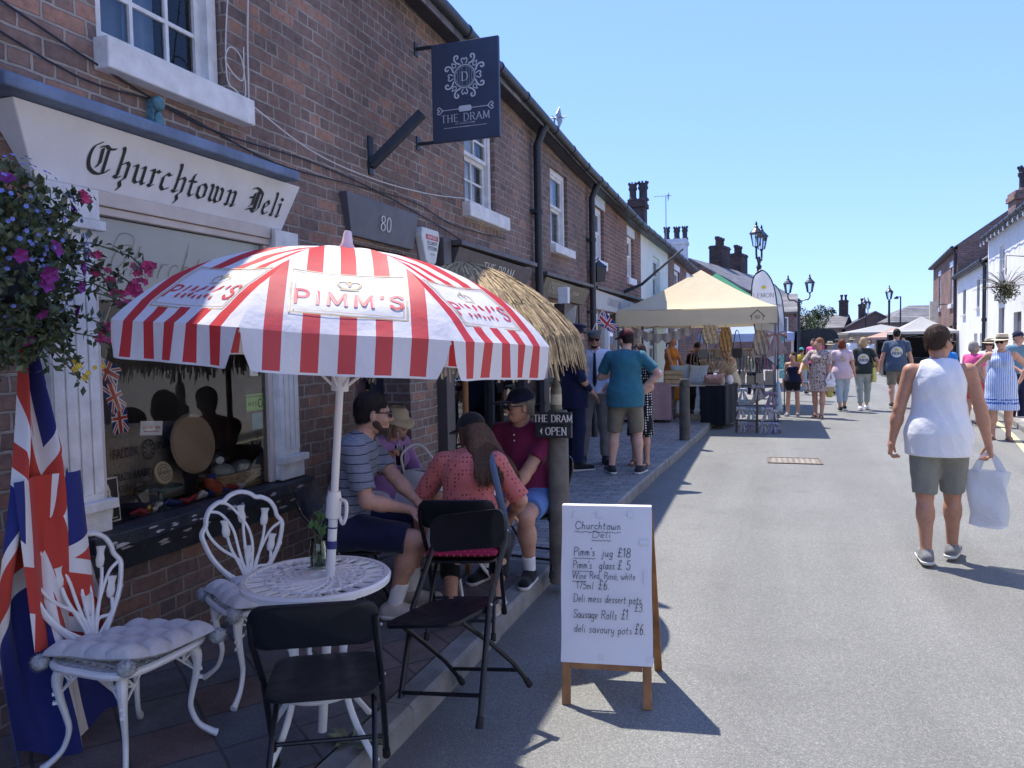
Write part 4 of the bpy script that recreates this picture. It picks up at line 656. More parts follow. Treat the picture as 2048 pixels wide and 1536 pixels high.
# straggling hanging basket on the white wall
def leaf(mb, p, d, L, w, up=(0, 0, 1)):
    p, d = V3(p), V3(d).normalized(); s = d.cross(V3(up)); s = s.normalized() if s.length > .01 else Vector((1, 0, 0)); n = s.cross(d)
    mb.add([p, p + d * L * .45 + s * w / 2 + n * w * .12, p + d * L, p + d * L * .45 - s * w / 2 + n * w * .12], [(0, 1, 2, 3)])
def rdir(r=rnd): 
    while 1:
        v = Vector((r.uniform(-1, 1), r.uniform(-1, 1), r.uniform(-1, 1)))
        if .05 < v.length < 1: return v.normalized()
def leafmat(name, a, c): 
    m = mt(name, a, .6, .3, 40, col2=c); return m
t = thing("hanging_basket", "straggly hanging basket of twigs on the whitewashed wall", "hanging basket", FR_(-.45, 23.4, 3.0)); b = MB(); b2 = MB(); b.tube([(.45, 0, .75), (.0, 0, .8), (0, 0, .3)], .015, 5)
for k in range(60):
    d = rdir(); d.z = abs(d.z) * .9 + .05; p0 = Vector((0, 0, -.05)); q = [p0, p0 + d * .25, p0 + d * .5 + Vector((0, 0, -.03)), p0 + d * rnd.uniform(.5, .85) + Vector((0, 0, -.12))]; b.tube(q, .006, 4)
b.build("twigs", mt("dry_twig", (.17, .14, .09), .9, .3), t)
for k in range(900): d = rdir(); leaf(b2, d * rnd.uniform(.05, .33) + Vector((0, 0, -.12)), rdir(), .08, .04)
b2.build("foliage", leafmat("dull_leaf", (.05, .065, .03), (.13, .14, .06)), t)
# ---------------------------------------------------------------- the end of the street
gablehouse("distant_cottage", "distant low cottage with long pale slate roof and brick chimneys", (4.0, 96), 6.5, 7.5, 2.9, 4.3, R(-12), m_brick3, m_slates, [(1.5, 1.1, 2.3, 1.0, 'f'), (-1, 1.1, 2.3, 1.0, 'f')], [(2.9, 0, 6.0, .9, .8, 2), (-3.2, 0, 4.9, .8, .8, 1)])
gablehouse("gabled_house", "distant dark brick house turning its wide gable to the street", (9.7, 95), 7, 5.9, 2.85, 4.5, R(90), mt("far_dark_brick", (.14, .085, .075), .9, .2, 4), m_slates, [(-1.6, 1.2, 2.4, .8, 'l'), (1.2, 1.2, 2.4, .9, 'l')], [(-2.2, 1.2, 5.4, .7, .7, 1)])
gablehouse("hipped_house", "distant house with hipped brown roof behind the gazebos", (14.3, 93), 9, 9, 3.3, 5.0, R(8), m_brick3, m_slates, [(-2, 1, 2.3, 1.2, 'f')], hip=3.6)
gablehouse("corner_house", "small brick house half hidden behind the feather flags", (-2.2, 47), 5.8, 6, 3.2, 4.2, 0, m_brick2, m_slates, [(2.2, 1.9, 2.9, .7, 'f')])
def tree(name, label, x, y, H, cr_, n, mats, trunk=.18):
    t = thing(name, label, "tree", (x, y, 0)); r = random.Random(int(x * 31 + y)); b = MB(); b.tube([(0, 0, 0), (.05, 0, H * .3), (0, .05, H * .62)], [trunk, trunk * .75, trunk * .4], 8); cl = []
    for k in range(16):
        a = r.uniform(0, 6.28); z = r.uniform(.42, .97) * H; rr = cr_ * r.uniform(.25, .95) * (1.15 - abs(z / H - .62)); e = Vector((rr * math.cos(a), rr * math.sin(a), z)); b.tube([(0, 0, H * .3 + .1 * k / 16 * H), tuple(e * .55 + Vector((0, 0, H * .2))), tuple(e)], [trunk * .4, trunk * .22, .02], 5); cl.append((e, cr_ * r.uniform(.25, .42)))
    b.build("trunk", mt("bark", (.11, .085, .065), .9, .3, 8), t); f = [MB(), MB()]
    for k in range(n):
        e, s = r.choice(cl); d = rdir(r); p = e + d * s * r.uniform(.3, 1.0) ** .6; leaf(f[k % 2], p, rdir(r), .22, .13)
    for m, mb in zip(mats, f): mb.build("crown", m, t)
tree("broadleaf_tree", "pale green tree behind the corner house roof", 1.0, 68, 4.9, 2.0, 4200, (leafmat("pale_leaf", (.07, .10, .04), (.16, .20, .08)), leafmat("mid_leaf", (.05, .075, .03), (.11, .15, .06))))
tree("broadleaf_tree", "smaller pale tree right of the corner house, beside the lamp post", 3.0, 72, 4.2, 1.6, 3000, (leafmat("pale_leaf", 0, 0), leafmat("mid_leaf", 0, 0)))
tree("broadleaf_tree", "tiny tuft of a tree far behind the distant chimney", 9.0, 130, 4.9, 1.8, 1200, (leafmat("pale_leaf", 0, 0), leafmat("mid_leaf", 0, 0)))
m_lamp = mt("lamp_black", (.02, .024, .03), .4, .2); m_lglass = glassmat("lantern_glass", (.9, .95, .95), 1.2)
def lantern(mb, gl, x, z, s=1.):
    mb.lathe([(.05 * s, 0), (.07 * s, .05 * s), (.13 * s, .06 * s)], 6, (x, 0, z))
    for k in range(6): a = k * math.pi / 3; mb.tube([(x + .125 * s * math.cos(a), .125 * s * math.sin(a), z + .06 * s), (x + .21 * s * math.cos(a), .21 * s * math.sin(a), z + .5 * s)], .013 * s, 4)
    mb.lathe([(.25 * s, .5 * s), (.235 * s, .54 * s), (.15 * s, .64 * s), (.07 * s, .72 * s), (.08 * s, .76 * s), (.03 * s, .80 * s), (.045 * s, .85 * s), (.005 * s, .96 * s)], 10, (x, 0, z)); gl.lathe([(.12 * s, .065 * s), (.205 * s, .495 * s)], 6, (x, 0, z), cap=False)
def lamp(x, y, H, label, two=True, rz=0, s=1., base=0):
    t = thing("street_lamp", label, "street lamp", (x, y, 0), rz, "Victorian style street lamps"); b = MB(); g = MB(); hz = H - .96 * s
    b.lathe([(.17, 0), (.17, .5), (.13, .55), (.11, .9), (.07, .98), (.06, hz - .55 if two else hz - .1), (.085, hz - .5 if two else hz - .06), (.04, hz - .42 if two else hz)], 12)
    if two:
        for sg in (-1, 1): b.tube(cr([(0, 0, hz - .46), (sg * .2, 0, hz - .30), (sg * .42 * s, 0, hz - .27), (sg * .51 * s, 0, hz - .14), (sg * .5 * s, 0, hz)], 5), .03, 7); b.ball((sg * .42 * s, 0, hz - .27), .04, 8, 6)
        b.lathe([(.03, hz - .42), (.06, hz - .3), (.02, hz - .2)], 8)
        for sg in (-1, 1): m = MB(); lantern(m, g, sg * .5 * s, hz, s); m.build("lantern", m_lamp, t)
    else: m = MB(); lantern(m, g, 0, hz, s); m.build("lantern", m_lamp, t)
    b.build("post", m_lamp, t, smooth=True); g.build("lantern_glass", m_lglass, t)
    return t
lamp(-.575, 23.5, 5.08, "street lamp rising behind the cream gazebo, lanterns seen one behind the other", True, R(81), .8)
lamp(.83, 38.5, 4.72, "twin street lamp right of the white feather flags", True, R(-5), .95)
lamp(5.1, 53, 4.25, "small single street lamp in front of the distant cottage", True, R(70), .8)
lamp(6.1, 50.5, 4.8, "single lantern lamp on a tall plain post near the gazebos", False, 0, .95)
b = MB(); b.tube([(0, 0, 0), (0, 0, 4.6)], [.07, .045], 8); b.tube([(0, 0, 4.55), (-.3, 0, 4.6)], .03, 6); b.bx(-.4, -.15, -.1, .1, 4.42, 4.56); o = tag(b.build("street_lamp", m_lamp), "plain thin lamp post with one small side arm lamp", "street lamp"); o.location = (8.1, 61, 0)
# ---------------------------------------------------------------- things in the shop window
def box_thing(): pass
m_sack = cloth("jute_sack", (.30, .25, .20), .15, 60, bump=.4); m_ink = mt("faded_ink", (.06, .055, .055), .8, .2)
t = thing("coffee_sack", "printed jute coffee sack hung up behind the shop glass", "sack", (-3.36, 3.09, .86)); b = MB()
b.grid(lambda u, v: (.012 * math.sin(u * 9 + v * 4) + .008 * math.sin(v * 11), u * .56, v * (.47 - .03 * u)), 16, 12); b.build("cloth", m_sack, t, smooth=True, solid=.006)
b = MB(); pn = Pen(b, flatplace((.026, 0, 0), (0, 1, 0), (0, 0, 1), (1, 0, 0)), .003); pn.text("FALCON", .03, .285, .045, nib=(.9, .9, 0), gap=1.3, wide=.66, rise=.02); pn.text("SPECIALTY", .33, .30, .036, nib=(.8, .8, 0), gap=1.1, wide=.6, rise=.02)
pn.line([(.275 + .045 * math.cos(a), .305 + .055 * math.sin(a)) for a in np.linspace(0, 6.29, 20)], (.004, .004, 0))
for k in range(9): a = k * .7; pn.line([(.275 + .02 * math.cos(a), .305 + .025 * math.sin(a)), (.275 + .04 * math.cos(a), .305 + .05 * math.sin(a))], (.004, .004, 0))
pn.text("BRAZIL ARABICA CO", .03, .165, .036, nib=(.8, .8, 0), gap=1.2, wide=.66); pn.text("NATURAL 17/18 UP - SC", .03, .10, .034, nib=(.8, .8, 0), gap=1.1, wide=.6); b.build("printing", m_ink, t)
b = MB(); b.lathe([(.02, -.012), (.165, -.012), (.178, 0), (.165, .012), (.02, .012)], 36, M=Matrix.Rotation(R(82), 3, 'Y')); o = tag(b.build("wooden_board", mt("lathe_wood", (.34, .24, .15), .6, .15, 4), smooth=True), "big round wooden board propped in the middle of the shop window", "board"); o.location = (-3.24, 3.61, 1.17)
b = MB(); b.lathe([(.01, -.012), (.062, -.012), (.066, 0), (.062, .012), (.01, .012)], 28, M=Matrix.Rotation(R(75), 3, 'Y')); t = tag(b.build("cheese_box", mt("pale_wood", (.55, .44, .30), .6, .1, 5), smooth=True), "small round wooden cheese box standing on the glass cake stand", "box"); t.location = (-3.2, 3.32, 1.045)
b = MB(); pn = Pen(b, flatplace((.014, 0, .004), (0, 1, 0), (-.26, 0, .96), (.96, 0, .26)), .002); pn.text("DUXBERRY", 0, -.008, .014, align='c', nib=(.8, .8, 0), gap=1.2)
for rr in (.045, .03): pn.line([(rr * math.cos(a), rr * math.sin(a)) for a in np.linspace(.5, 5.8, 20)], (.0015, .0015, 0))
b.build("label", m_ink, t)
b = MB(); b.lathe([(.05, 0), (.045, .01), (.012, .02), (.012, .12), (.05, .135), (.115, .145), (.12, .155), (.0, .15)], 24); o = tag(b.build("cake_stand", mt("green_glass", (.2, .3, .3), .15, .05, spec=.8), smooth=True), "green glass cake stand in the shop window", "cake stand"); o.location = (-3.2, 3.30, .82)
t = thing("wicker_basket", "oblong wicker basket of oddments right in the shop window", "basket", (-3.22, 3.92, .81)); b = MB()
for z in np.arange(0, .145, .018):
    b.tube(cr([(sx * .09 + .003 * (-1) ** int(z * 60), sy * .21, z) for sx, sy in ((-1, -1), (0, -1.04), (1, -1), (1.05, 0), (1, 1), (0, 1.04), (-1, 1), (-1.05, 0))], 6, True), .011, 6, closed=True)
b.bx(-.085, .085, -.2, .2, 0, .09); b.build("wickerwork", mt("wicker", (.42, .30, .17), .7, .25, 30), t)
b = MB(); b.ball((0, -.1, .16), (.07, .08, .05)); b.ball((.0, .08, .15), (.07, .09, .06)); b.build("contents", mt("grey_wool", (.34, .36, .36), .9, .4, 8), t, smooth=True)
t = thing("toy_goose", "dark toy goose looking out above the wicker basket", "toy", (-3.28, 3.84, .99)); b = MB(); b.ball((0, 0, .05), (.06, .09, .06)); b.tube([(0, -.05, .08), (0, -.08, .14), (0, -.07, .19)], [.03, .022, .03], 8); b.build("body", m_black, t, smooth=True); b = MB(); b.tube([(.02, -.08, .2), (.05, -.1, .19)], [.02, .004], 6); b.ball((.02, -.02, .05), (.05, .04, .03)); b.build("white_patch", m_white, t, smooth=True)
t = thing("soft_toy", "orange and blue soft toy lying in front of the basket", "toy", (-3.15, 3.68, .87)); b = MB(); b.ball((0, 0, .03), (.04, .06, .04)); b.ball((0, -.06, .07), .035); b.build("body", cloth("orange_felt", (.45, .1, .05)), t, smooth=True); b = MB(); b.ball((.01, .06, .01), (.035, .06, .02)); b.tube([(0, -.07, .1), (.01, -.02, .1)], .018, 6); b.build("clothes", cloth("blue_felt", (.03, .04, .25)), t, smooth=True)
t = thing("framed_print", "black print of a white figure with white border at the window's left corner", "print", (-3.05, 2.80, .89), rot=(0, R(-4), 0)); b = MB(); b.bx(-.012, -.006, -.035, .095, .0, .215); b.build("border", m_white, t); b = MB(); b.bx(-.0058, -.004, -.028, .088, .007, .208); b.build("picture", m_black, t); b = MB(); pn = Pen(b, flatplace((-.004, 0, 0), (0, 1, 0), (0, 0, 1), (1, 0, 0)), .001); pn.line(cr([(.03, .18), (.04, .14), (.03, .1), (.045, .06), (.04, .025)], 5), (.007, .004, .6)); pn.line([(.02, .15), (.05, .12)], (.003, .003, 0)); pn.line([(-.01, .018), (.07, .02)], (.002, .002, 0)); b.build("figure", m_cream, t)
t = thing("peaked_cap", "navy air force cap with gold wings badge lying in the window", "cap", (-3.22, 3.12, .84)); b = MB(); b.lathe([(.09, 0), (.1, .05), (.13, .085), (.12, .1), (.0, .105)], 22); b.prism([(.09 * math.cos(a), .09 * math.sin(a)) for a in np.linspace(-1.1, 1.1, 9)] + [(.15, 0)], (0, 0, 0), (1, 0, 0), (0, 1, 0), .006); b.build("crown", cloth("navy_serge", (.02, .025, .06)), t, smooth=True); b = MB(); b.ball((.115, 0, .06), (.012, .016, .02), 8, 5); [b.tube([(.115, s * .01, .045), (.105, s * .04, .05), (.09, s * .06, .058)], [.012, .009, .003], 5) for s in (-1, 1)]; b.ball((.115, 0, .085), (.01, .014, .01), 8, 5); b.build("badge", mt("gilt", (.6, .42, .12), .35, .1, metal=.7), t, smooth=True)
t = thing("licence_card", "white card with a red stripe propped on the coffee sack", "card", (-3.14, 3.19, 1.27), rot=(R(-6), 0, 0)); b = MB(); b.bx(0, .003, -.075, .075, 0, .075); b.build("card", m_white, t); b = MB(); pn = Pen(b, flatplace((.003, 0, 0), (0, 1, 0), (0, 0, 1), (1, 0, 0)), .001); pn.text("LICENSED HERE", 0, .035, .012, align='c', nib=(.8, .8, 0)); pn.line([(-.05, .022), (.05, .022)], (.002, .002, 0)); b.build("printing", mt("card_red", (.5, .06, .05), .6), t)
t = thing("hygiene_sticker", "green food hygiene rating sticker inside the shop glass", "sticker", (-3.049, 3.93, 1.35)); b = MB(); b.bx(0, .001, -.085, .085, -.03, .13); b.build("backing", m_black, t); b = MB(); b.bx(.0012, .002, -.08, .08, -.012, .09); b.build("rating_panel", mt("lime", (.24, .5, .1), .6, .05), t)
b = MB(); pn = Pen(b, flatplace((.002, 0, 0), (0, 1, 0), (0, 0, 1), (1, 0, 0)), .001); pn.text("FOOD HYGIENE RATING", 0, .07, .01, align='c', nib=(.8, .8, 0)); pn.text("012345", -.065, .02, .02, nib=(.8, .8, 0), gap=2.5); pn.line([(.05 + .02 * math.cos(a), .03 + .025 * math.sin(a)) for a in np.linspace(0, 6.29, 16)], (.003, .003, 0)); b.build("lettering", m_black, t)
b = MB(); b.bx(-3.049, -3.048, 3.90, 4.0, 1.22, 1.32); tag(b.build("blue_sticker", mt("sticker_blue", (.08, .3, .42), .5, .1)), "small blue square sticker under the green one", "sticker"); b = MB(); b.bx(-3.049, -3.048, 3.89, 3.97, 1.55, 1.69); o = tag(b.build("window_notice", m_white), "small white paper notice stuck high on the shop glass", "notice")
t = thing("draped_ribbon", "red, white and blue ribbon garland lying along the window ledge", "garland"); cs = [mt("ribbon_red", (.35, .03, .04), .7), m_white, mt("ribbon_blue", (.03, .05, .22), .7)]
for k in range(9): b = MB(); p = [(-3.13 + .02 * math.sin(k * 2 + j), 3.02 + (k + j / 3) * .115, .885 + .012 * math.sin(k * 3 + j * 2)) for j in range(4)]; b.tube(p, [.016, .026, .026, .018], 7, flat=.6); b.build("ribbon", cs[k % 3], t, smooth=True)
def jack(name):
    m, nt, b = newmat(name); uv = N(nt, "UVMap"); s = N(nt, "SeparateXYZ"); nt.links.new(uv.outputs[0], s.inputs[0])
    x = mth(nt, 'ABSOLUTE', mth(nt, 'SUBTRACT', s.outputs[0], 1.0)); y = mth(nt, 'ABSOLUTE', mth(nt, 'SUBTRACT', s.outputs[1], .5)); mn = mth(nt, 'MINIMUM', x, y)
    d = mth(nt, 'ABSOLUTE', mth(nt, 'MULTIPLY', mth(nt, 'SUBTRACT', y, mth(nt, 'MULTIPLY', x, .5)), .894))
    blue, white, red = (.012, .022, .17), (.72, .71, .72), (.48, .045, .03)
    c = mixc(nt, mth(nt, 'LESS_THAN', d, .1), blue, white); c = mixc(nt, mth(nt, 'LESS_THAN', d, .042), c, red); c = mixc(nt, mth(nt, 'LESS_THAN', mn, .167), c, white); c = mixc(nt, mth(nt, 'LESS_THAN', mn, .1), c, red)
    nt.links.new(c, b.inputs["Base Color"]); b.inputs["Roughness"].default_value = .8; b.inputs["Sheen Weight"].default_value = .1; co = coords(nt); bumpto(nt, b, mth(nt, 'ADD', noise(nt, co, 18, 3), mth(nt, 'MULTIPLY', noise(nt, co, 500, 2), .1)), .25, .02); return m
m_jack = jack("union_flag_cloth")
t = thing("bunting", "string of small union flags hung across the shop window", "bunting"); b = MB(); P = cr([(-3.11, 2.96, 1.98), (-3.11, 2.86, 1.78), (-3.12, 2.83, 1.72), (-3.13, 2.96, 1.62), (-3.14, 3.02, 1.35)], 6); b.tube(P, .003, 5); b.build("cord", m_wht, t)
for k, (y, z, a) in enumerate(((2.87, 1.70, .5), (2.97, 1.58, 1.2), (3.02, 1.46, 1.5))):
    b = MB(); ca, sa = math.cos(a), -math.sin(a); b.uv = [(0, 0), (2, 0), (2, 1), (0, 1)]; b.add([(-3.125, y, z), (-3.12, y + .15 * ca, z + .15 * sa), (-3.12, y + .15 * ca + .10 * sa, z + .15 * sa - .10 * ca), (-3.125, y + .10 * sa, z - .10 * ca)], [(0, 1, 2, 3)]); b.build("small_flag", m_jack, t)
for k, y in enumerate((3.35, 3.5, 3.66)):
    t = thing("pendant_lamp", "small metal pendant lamp hanging inside the shop, " + ("nearest the door end" if k == 2 else "middle of the three" if k == 1 else "leftmost of the three"), "lamp", (-3.5, y, 2.34), group="pendant lamps inside the shop"); b = MB(); b.lathe([(.012, .1), (.02, .09), (.05, 0), (.045, 0), (.015, .085)], 14, cap=False); b.build("lamp_shade", mt("pendant_metal", (.5, .52, .55), .35, .05, metal=.8), t, smooth=True); b = MB(); b.tube([(0, 0, .09), (0, 0, .22)], .004, 5); b.build("flex", m_blk, t)
# ---------------------------------------------------------------- union flag leaning in the corner
t = thing("union_flag", "large union flag on a pole, draped to the ground by the white pilaster", "flag", (-2.84, 2.22, .12)); b = MB(); b.uv = []
NU, NV = 44, 60
def flagp(u, v):   # v: 0 top .. 1 hem; the cloth gathers at the pole top and swings out below
    w = .05 + .44 * min(1, v * 1.5); s = (u - .5) * w; fold = .05 * min(1, v * 2.2 + .2) * math.sin(u * 11 + v * 2.2) + .02 * math.sin(u * 23 - v * 5)
    return (.08 + fold + .06 * v, s + .02 * math.sin(v * 7) - .02 + .02 * v, 1.66 * (1 - v) + .015 + (.06 * math.sin(u * 7.5 + .4) * v * v))
b.grid(flagp, NU, NV)
for j in range(NV + 1):
    for i in range(NU + 1): u, v = i / NU, j / NV; ss, vv = (u - .5) * .85, (v - .42) * 1.5; b.uv.append((1 + (.80 * vv + .60 * ss) / .9, .5 + (-.60 * vv + .80 * ss) / .9))
b.build("cloth", m_jack, t, smooth=True, ang=180); b = MB(); b.uv = []
b.grid(lambda u, v: (.145 + .03 * math.sin(u * 8 + 1), -.17 + .30 * u + .05 * v, 1.12 - v * .66 + .16 * u * v - .18 * u * v), 18, 18)
for j in range(19):
    for i in range(19): b.uv.append((.75 + .62 * i / 18 * .9 + j / 18 * .15, .95 - .72 * j / 18 + .12 * i / 18))
b.build("front_fold", m_jack, t, smooth=True, ang=180); b = MB(); b.tube([(.02, .05, 0), (.05, .02, 1.95)], .014, 8); b.ball((.05, .02, 1.96), .024, 10, 7); b.build("pole", mt("varnished_pole", (.35, .2, .09), .5, .2, 20), t, smooth=True)
# ---------------------------------------------------------------- flower basket by the shop
t = thing("flower_basket", "overflowing hanging basket of petunias and trailing greenery left of the shop", "hanging basket", (-2.63, 2.01, 2.06)); r = random.Random(4)
lv = [MB(), MB()]; stems = MB(); pts = []
for k in range(3300):
    d = rdir(r); s = r.random() ** .4; p = Vector((d.x * .25 * s, d.y * .25 * s, d.z * .31 * s + .04)); p.z -= .12 * abs(d.z) if p.z < 0 else 0; dd = rdir(r); leaf(lv[k % 2], p, dd + d * .6, r.uniform(.02, .05), r.uniform(.012, .032), rdir(r))
def trail(p0, p1, sag, n, w=.0035):
    a, c = V3(p0), V3(p1); q = [a.lerp(c, i / 6) + Vector((r.uniform(-.02, .02), r.uniform(-.02, .02), sag * math.sin(math.pi * i / 6) + r.uniform(-.01, .01))) for i in range(7)]; stems.tube(q, w, 4)
    for i in range(n): k = r.uniform(.5, 5.99); i0 = int(k); p = q[i0].lerp(q[i0 + 1], k - i0) + rdir(r) * .02; leaf(lv[i % 2], p, rdir(r), r.uniform(.025, .05), r.uniform(.012, .024), rdir(r))
    return q[-1]
ends = [trail((.05, .1, z0), (r.uniform(.0, .2), y1, z1), .05, 46) for z0, y1, z1 in ((.05, .48, .0), (.0, .50, -.08), (.0, .40, .04), (-.1, .50, -.16), (-.1, .46, -.22), (-.05, .38, -.04), (.12, .26, .24), (.05, .42, -.12), (-.2, .30, -.28))]
for k in range(16): trail((r.uniform(-.1, .15), r.uniform(-.1, .25), -.2), (r.uniform(-.05, .2), r.uniform(-.15, .34), r.uniform(-.46, -.28)), .02, 34)
lv[0].build("foliage", leafmat("basket_leaf", (.035, .055, .026), (.085, .115, .05)), t); lv[1].build("foliage", leafmat("basket_leaf_light", (.06, .08, .035), (.14, .165, .075)), t); stems.build("stems", mt("stem_green", (.08, .1, .045), .8, .2), t)
def bloom(mb, p, s, n, face):
    f = V3(face).normalized(); a = f.orthogonal().normalized(); c = f.cross(a); p = V3(p)
    for k in range(n):
        q = 2 * math.pi * k / n; e = a * math.cos(q) + c * math.sin(q); e2 = a * math.cos(q + 3.0 / n) + c * math.sin(q + 3.0 / n); e3 = a * math.cos(q - 3.0 / n) + c * math.sin(q - 3.0 / n)
        mb.add([p - f * s * .35, p + e3 * s * .75 + f * s * .1, p + e * s + f * s * .02, p + e2 * s * .75 + f * s * .1], [(0, 1, 2, 3)])
def blooms(name, mat, n, s, gen, petals):
    b = MB()
    for k in range(n): p, f = gen(); bloom(b, p, s * r.uniform(.8, 1.2), petals, f)
    b.build(name, mat, t)
def shell(): d = rdir(r); d.x = abs(d.x) + .3; d.normalize(); return Vector((d.x * .27, d.y * .30, d.z * .34)), d + rdir(r) * .3
blooms("purple_petunias", mt("petal_purple", (.20, .012, .16), .6, .3, 30), 15, .032, shell, 5)
blooms("blue_lobelia", mt("petal_blue", (.16, .20, .52), .6, .3, 30), 130, .0085, lambda: (lambda a: (a[0] * .98 + Vector((0, 0, .05)), a[1]))(shell()), 5)
def cluster(): e = r.choice(ends); return e + rdir(r) * .038, Vector((.8, -.5, .2)) + rdir(r) * .6
blooms("pink_geraniums", mt("petal_pink", (.55, .05, .17), .6, .25, 30), 84, .018, cluster, 5)
blooms("yellow_bidens", mt("petal_yellow", (.6, .42, .03), .6, .2, 30), 7, .012, lambda: (Vector((r.uniform(.05, .25), r.uniform(.1, .3), r.uniform(-.5, -.3))), Vector((1, -.6, .2))), 5)
b = MB(); b.tube([(-.44, 0, .42), (-.05, 0, .5), (0, 0, .45)], .014, 6); b.lathe([(.03, -.18), (.09, -.14), (.12, -.02), (.11, -.02)], 14, cap=False); b.build("bracket_and_bowl", m_gut, t)
# ---------------------------------------------------------------- white cast garden chairs, cushions, table
m_cast = mt("cast_white", (.74, .75, .75), .32, .05, 12, .1, 60, coat=.2)
def tulip_chair(loc, rz, label):
    t = thing("garden_chair", label, "garden chair", loc, rz, "white cast tulip back garden chairs"); L = lambda x, z: (x, -.195 - (z - .42) * .24, z)
    b = MB(); o = [(-.055, .43), (-.11, .50), (-.165, .58), (-.195, .66), (-.20, .70), (-.178, .735), (-.172, .77), (-.15, .81), (-.11, .835), (-.08, .84), (-.05, .862), (0, .875)]
    b.tube([L(x, z) for x, z in cr(o + [(-x, z) for x, z in o[-2::-1]], 5)], .0135, 8, flat=.8); b.build("back_frame", m_cast, t, smooth=True); b = MB(); hd = [(-.115, .745, -.2), (.0, .775, .12), (.085, .715, .15), (-.135, .615, -.3), (-.012, .575, .1)]
    for x, z, tl in hd:
        c, s = math.cos(tl * .6), math.sin(tl * .6); M = Matrix(((c, 0, s), (0, .6, 0), (-s, 0, c))); p = L(x, z); b.lathe([(.006, -.055), (.017, -.045), (.021, -.02), (.016, .005), (.018, .02), (.023, .035), (.008, .03)], 8, p, M=M)
        b.tube([L(a, c2) for a, c2 in cr([(x * .12, .425), (x * .35 - tl * .01, .5), (x * .8, z - .11), (x + s * -.05, z - .05)], 5)], .0075, 6)
    for q in ([(-.01, .43), (-.05, .54), (-.13, .66), (-.192, .70)], [(-.02, .43), (-.10, .50), (-.185, .60)], [(0, .43), (-.035, .58), (-.03, .68), (.01, .76), (.06, .82), (.105, .835)], [(.0, .43), (.03, .58), (.05, .70), (.10, .78), (.155, .80)], [(-.02, .43), (.03, .54), (.12, .62), (.172, .70), (.172, .77)], [(.01, .43), (.10, .5), (.175, .59)]): b.tube([L(*p) for p in cr(q, 6)], [.0085] * (len(q) * 6 - 5), 7, flat=.8)
    b.build("tulip_backrest", m_cast, t, smooth=True); b = MB(); b.tube(cr([(-.2, -.16, .42), (0, -.205, .42), (.2, -.16, .42), (.225, .03, .42), (.19, .19, .42), (0, .22, .42), (-.19, .19, .42), (-.225, .03, .42)], 5, True), .015, 8, closed=True)
    for k in range(9): x = -.18 + k * .045; b.bar((x, -.18 + abs(x) * .1, .42), (x, .20 - abs(x) * .1, .42), .018, .01); 
    for k in range(8): y = -.16 + k * .045; b.bar((-.2, y, .417), (.2, y, .417), .014, .008)
    b.build("seat", m_cast, t, smooth=True)
    for sx, sy in ((-1, 1), (1, 1), (-1, -1), (1, -1)):
        b = MB(); d = Vector((sx * .72, sy * .69, 0)); P = lambda k, z: (sx * .155 + d.x * k, sy * .145 + d.y * k, z)
        b.tube(cr([P(.0, .41), P(.035, .36), P(.03, .28), P(.012, .2), P(.005, .14), P(.03, .07), P(.075, .028), P(.10, .012)], 5), np.interp(np.linspace(0, 7, 36), range(8), [.03, .027, .02, .016, .0145, .014, .017, .02]), 10, flat=.75)
        for e in ((-sx * .10, 0), (0, -sy * .10)):   # fretted bracket
            q = [P(.01, .40), (P(0, .4)[0] + e[0], P(0, .4)[1] + e[1], .405), P(.03, .29)]; b.tube(q + [q[0]], .006, 5); b.tube([P(.01, .36), ((q[1][0] + q[2][0]) / 2, (q[1][1] + q[2][1]) / 2, .345)], .005, 5); b.tube([P(.0, .40), ((q[1][0] + q[2][0]) / 2, (q[1][1] + q[2][1]) / 2, .345)], .005, 5)
        for k in range(3): b.obox(P(.045, .33 - k * .035), (.018, .018, .012), Matrix.Rotation(.78, 3, 'Z'))
        b.build("leg", m_cast, t, smooth=True)
    return t
def cushion(loc, rz, label, lift):
    t = thing("seat_cushion", label, "cushion", loc, rz, "grey tufted seat cushions"); b = MB(); n = 40; S = .222
    def top(u, v):
        x, y = (u - .5) * 2, (v - .5) * 2; e = (1 - abs(x) ** 6) * (1 - abs(y) ** 6); q = (abs(math.sin(u * math.pi * 4 + .0)) * abs(math.sin(v * math.pi * 4))) ** .45
        return (x * S * (1 + .02 * math.sin(y * 5)), y * S * (1 + .03 * math.sin(x * 4)), (.022 + .036 * q) * max(e, 0) ** .3 + lift * ((x + y) * .5 * .04 + .02 * (x * x - .4)))
    def bot(u, v): p = top(u, v); x, y = (u - .5) * 2, (v - .5) * 2; return (p[0], p[1], lift * ((x + y) * .5 * .04 + .02 * (x * x - .4)) - .012 * max((1 - x ** 6) * (1 - y ** 6), 0) ** .3)
    b.grid(top, n, n); b.grid(lambda u, v: bot(1 - u, v), n, n); b.build("pad", m_cush, t, smooth=True, ang=180)
    for sx, sy in ((-1, -1), (1, -1), (1, 1), (-1, 1)):
        p = MB(); c = Vector((sx * (S + .0), sy * (S + .0), -.03 + lift * ((sx + sy) * .02 + .012))); p.ball(c, .031, 14, 10, jit=.06)
        for k in range(420): d = rdir(); s = d.orthogonal() * .0022; p.add([c + d * .026 + s, c + d * .026 - s, c + d * .040 + rdir() * .004], [(0, 1, 2)])
        p.build("pompom", m_pom, t)
    return t
m_cush = cloth("cushion_linen", (.55, .55, .56), .08, 30, bump=.35); m_pom = mt("pompom_yarn", (.40, .42, .43), .95, .2, 60)
FLOOR = .12
tulip_chair((-2.43, 2.31, FLOOR), R(-93), "white tulip back garden chair nearest the flag, under a tufted cushion")
cushion((-2.41, 2.31, FLOOR + .445), R(-93), "grey tufted cushion with pompoms on the chair nearest the flag", 1.0)
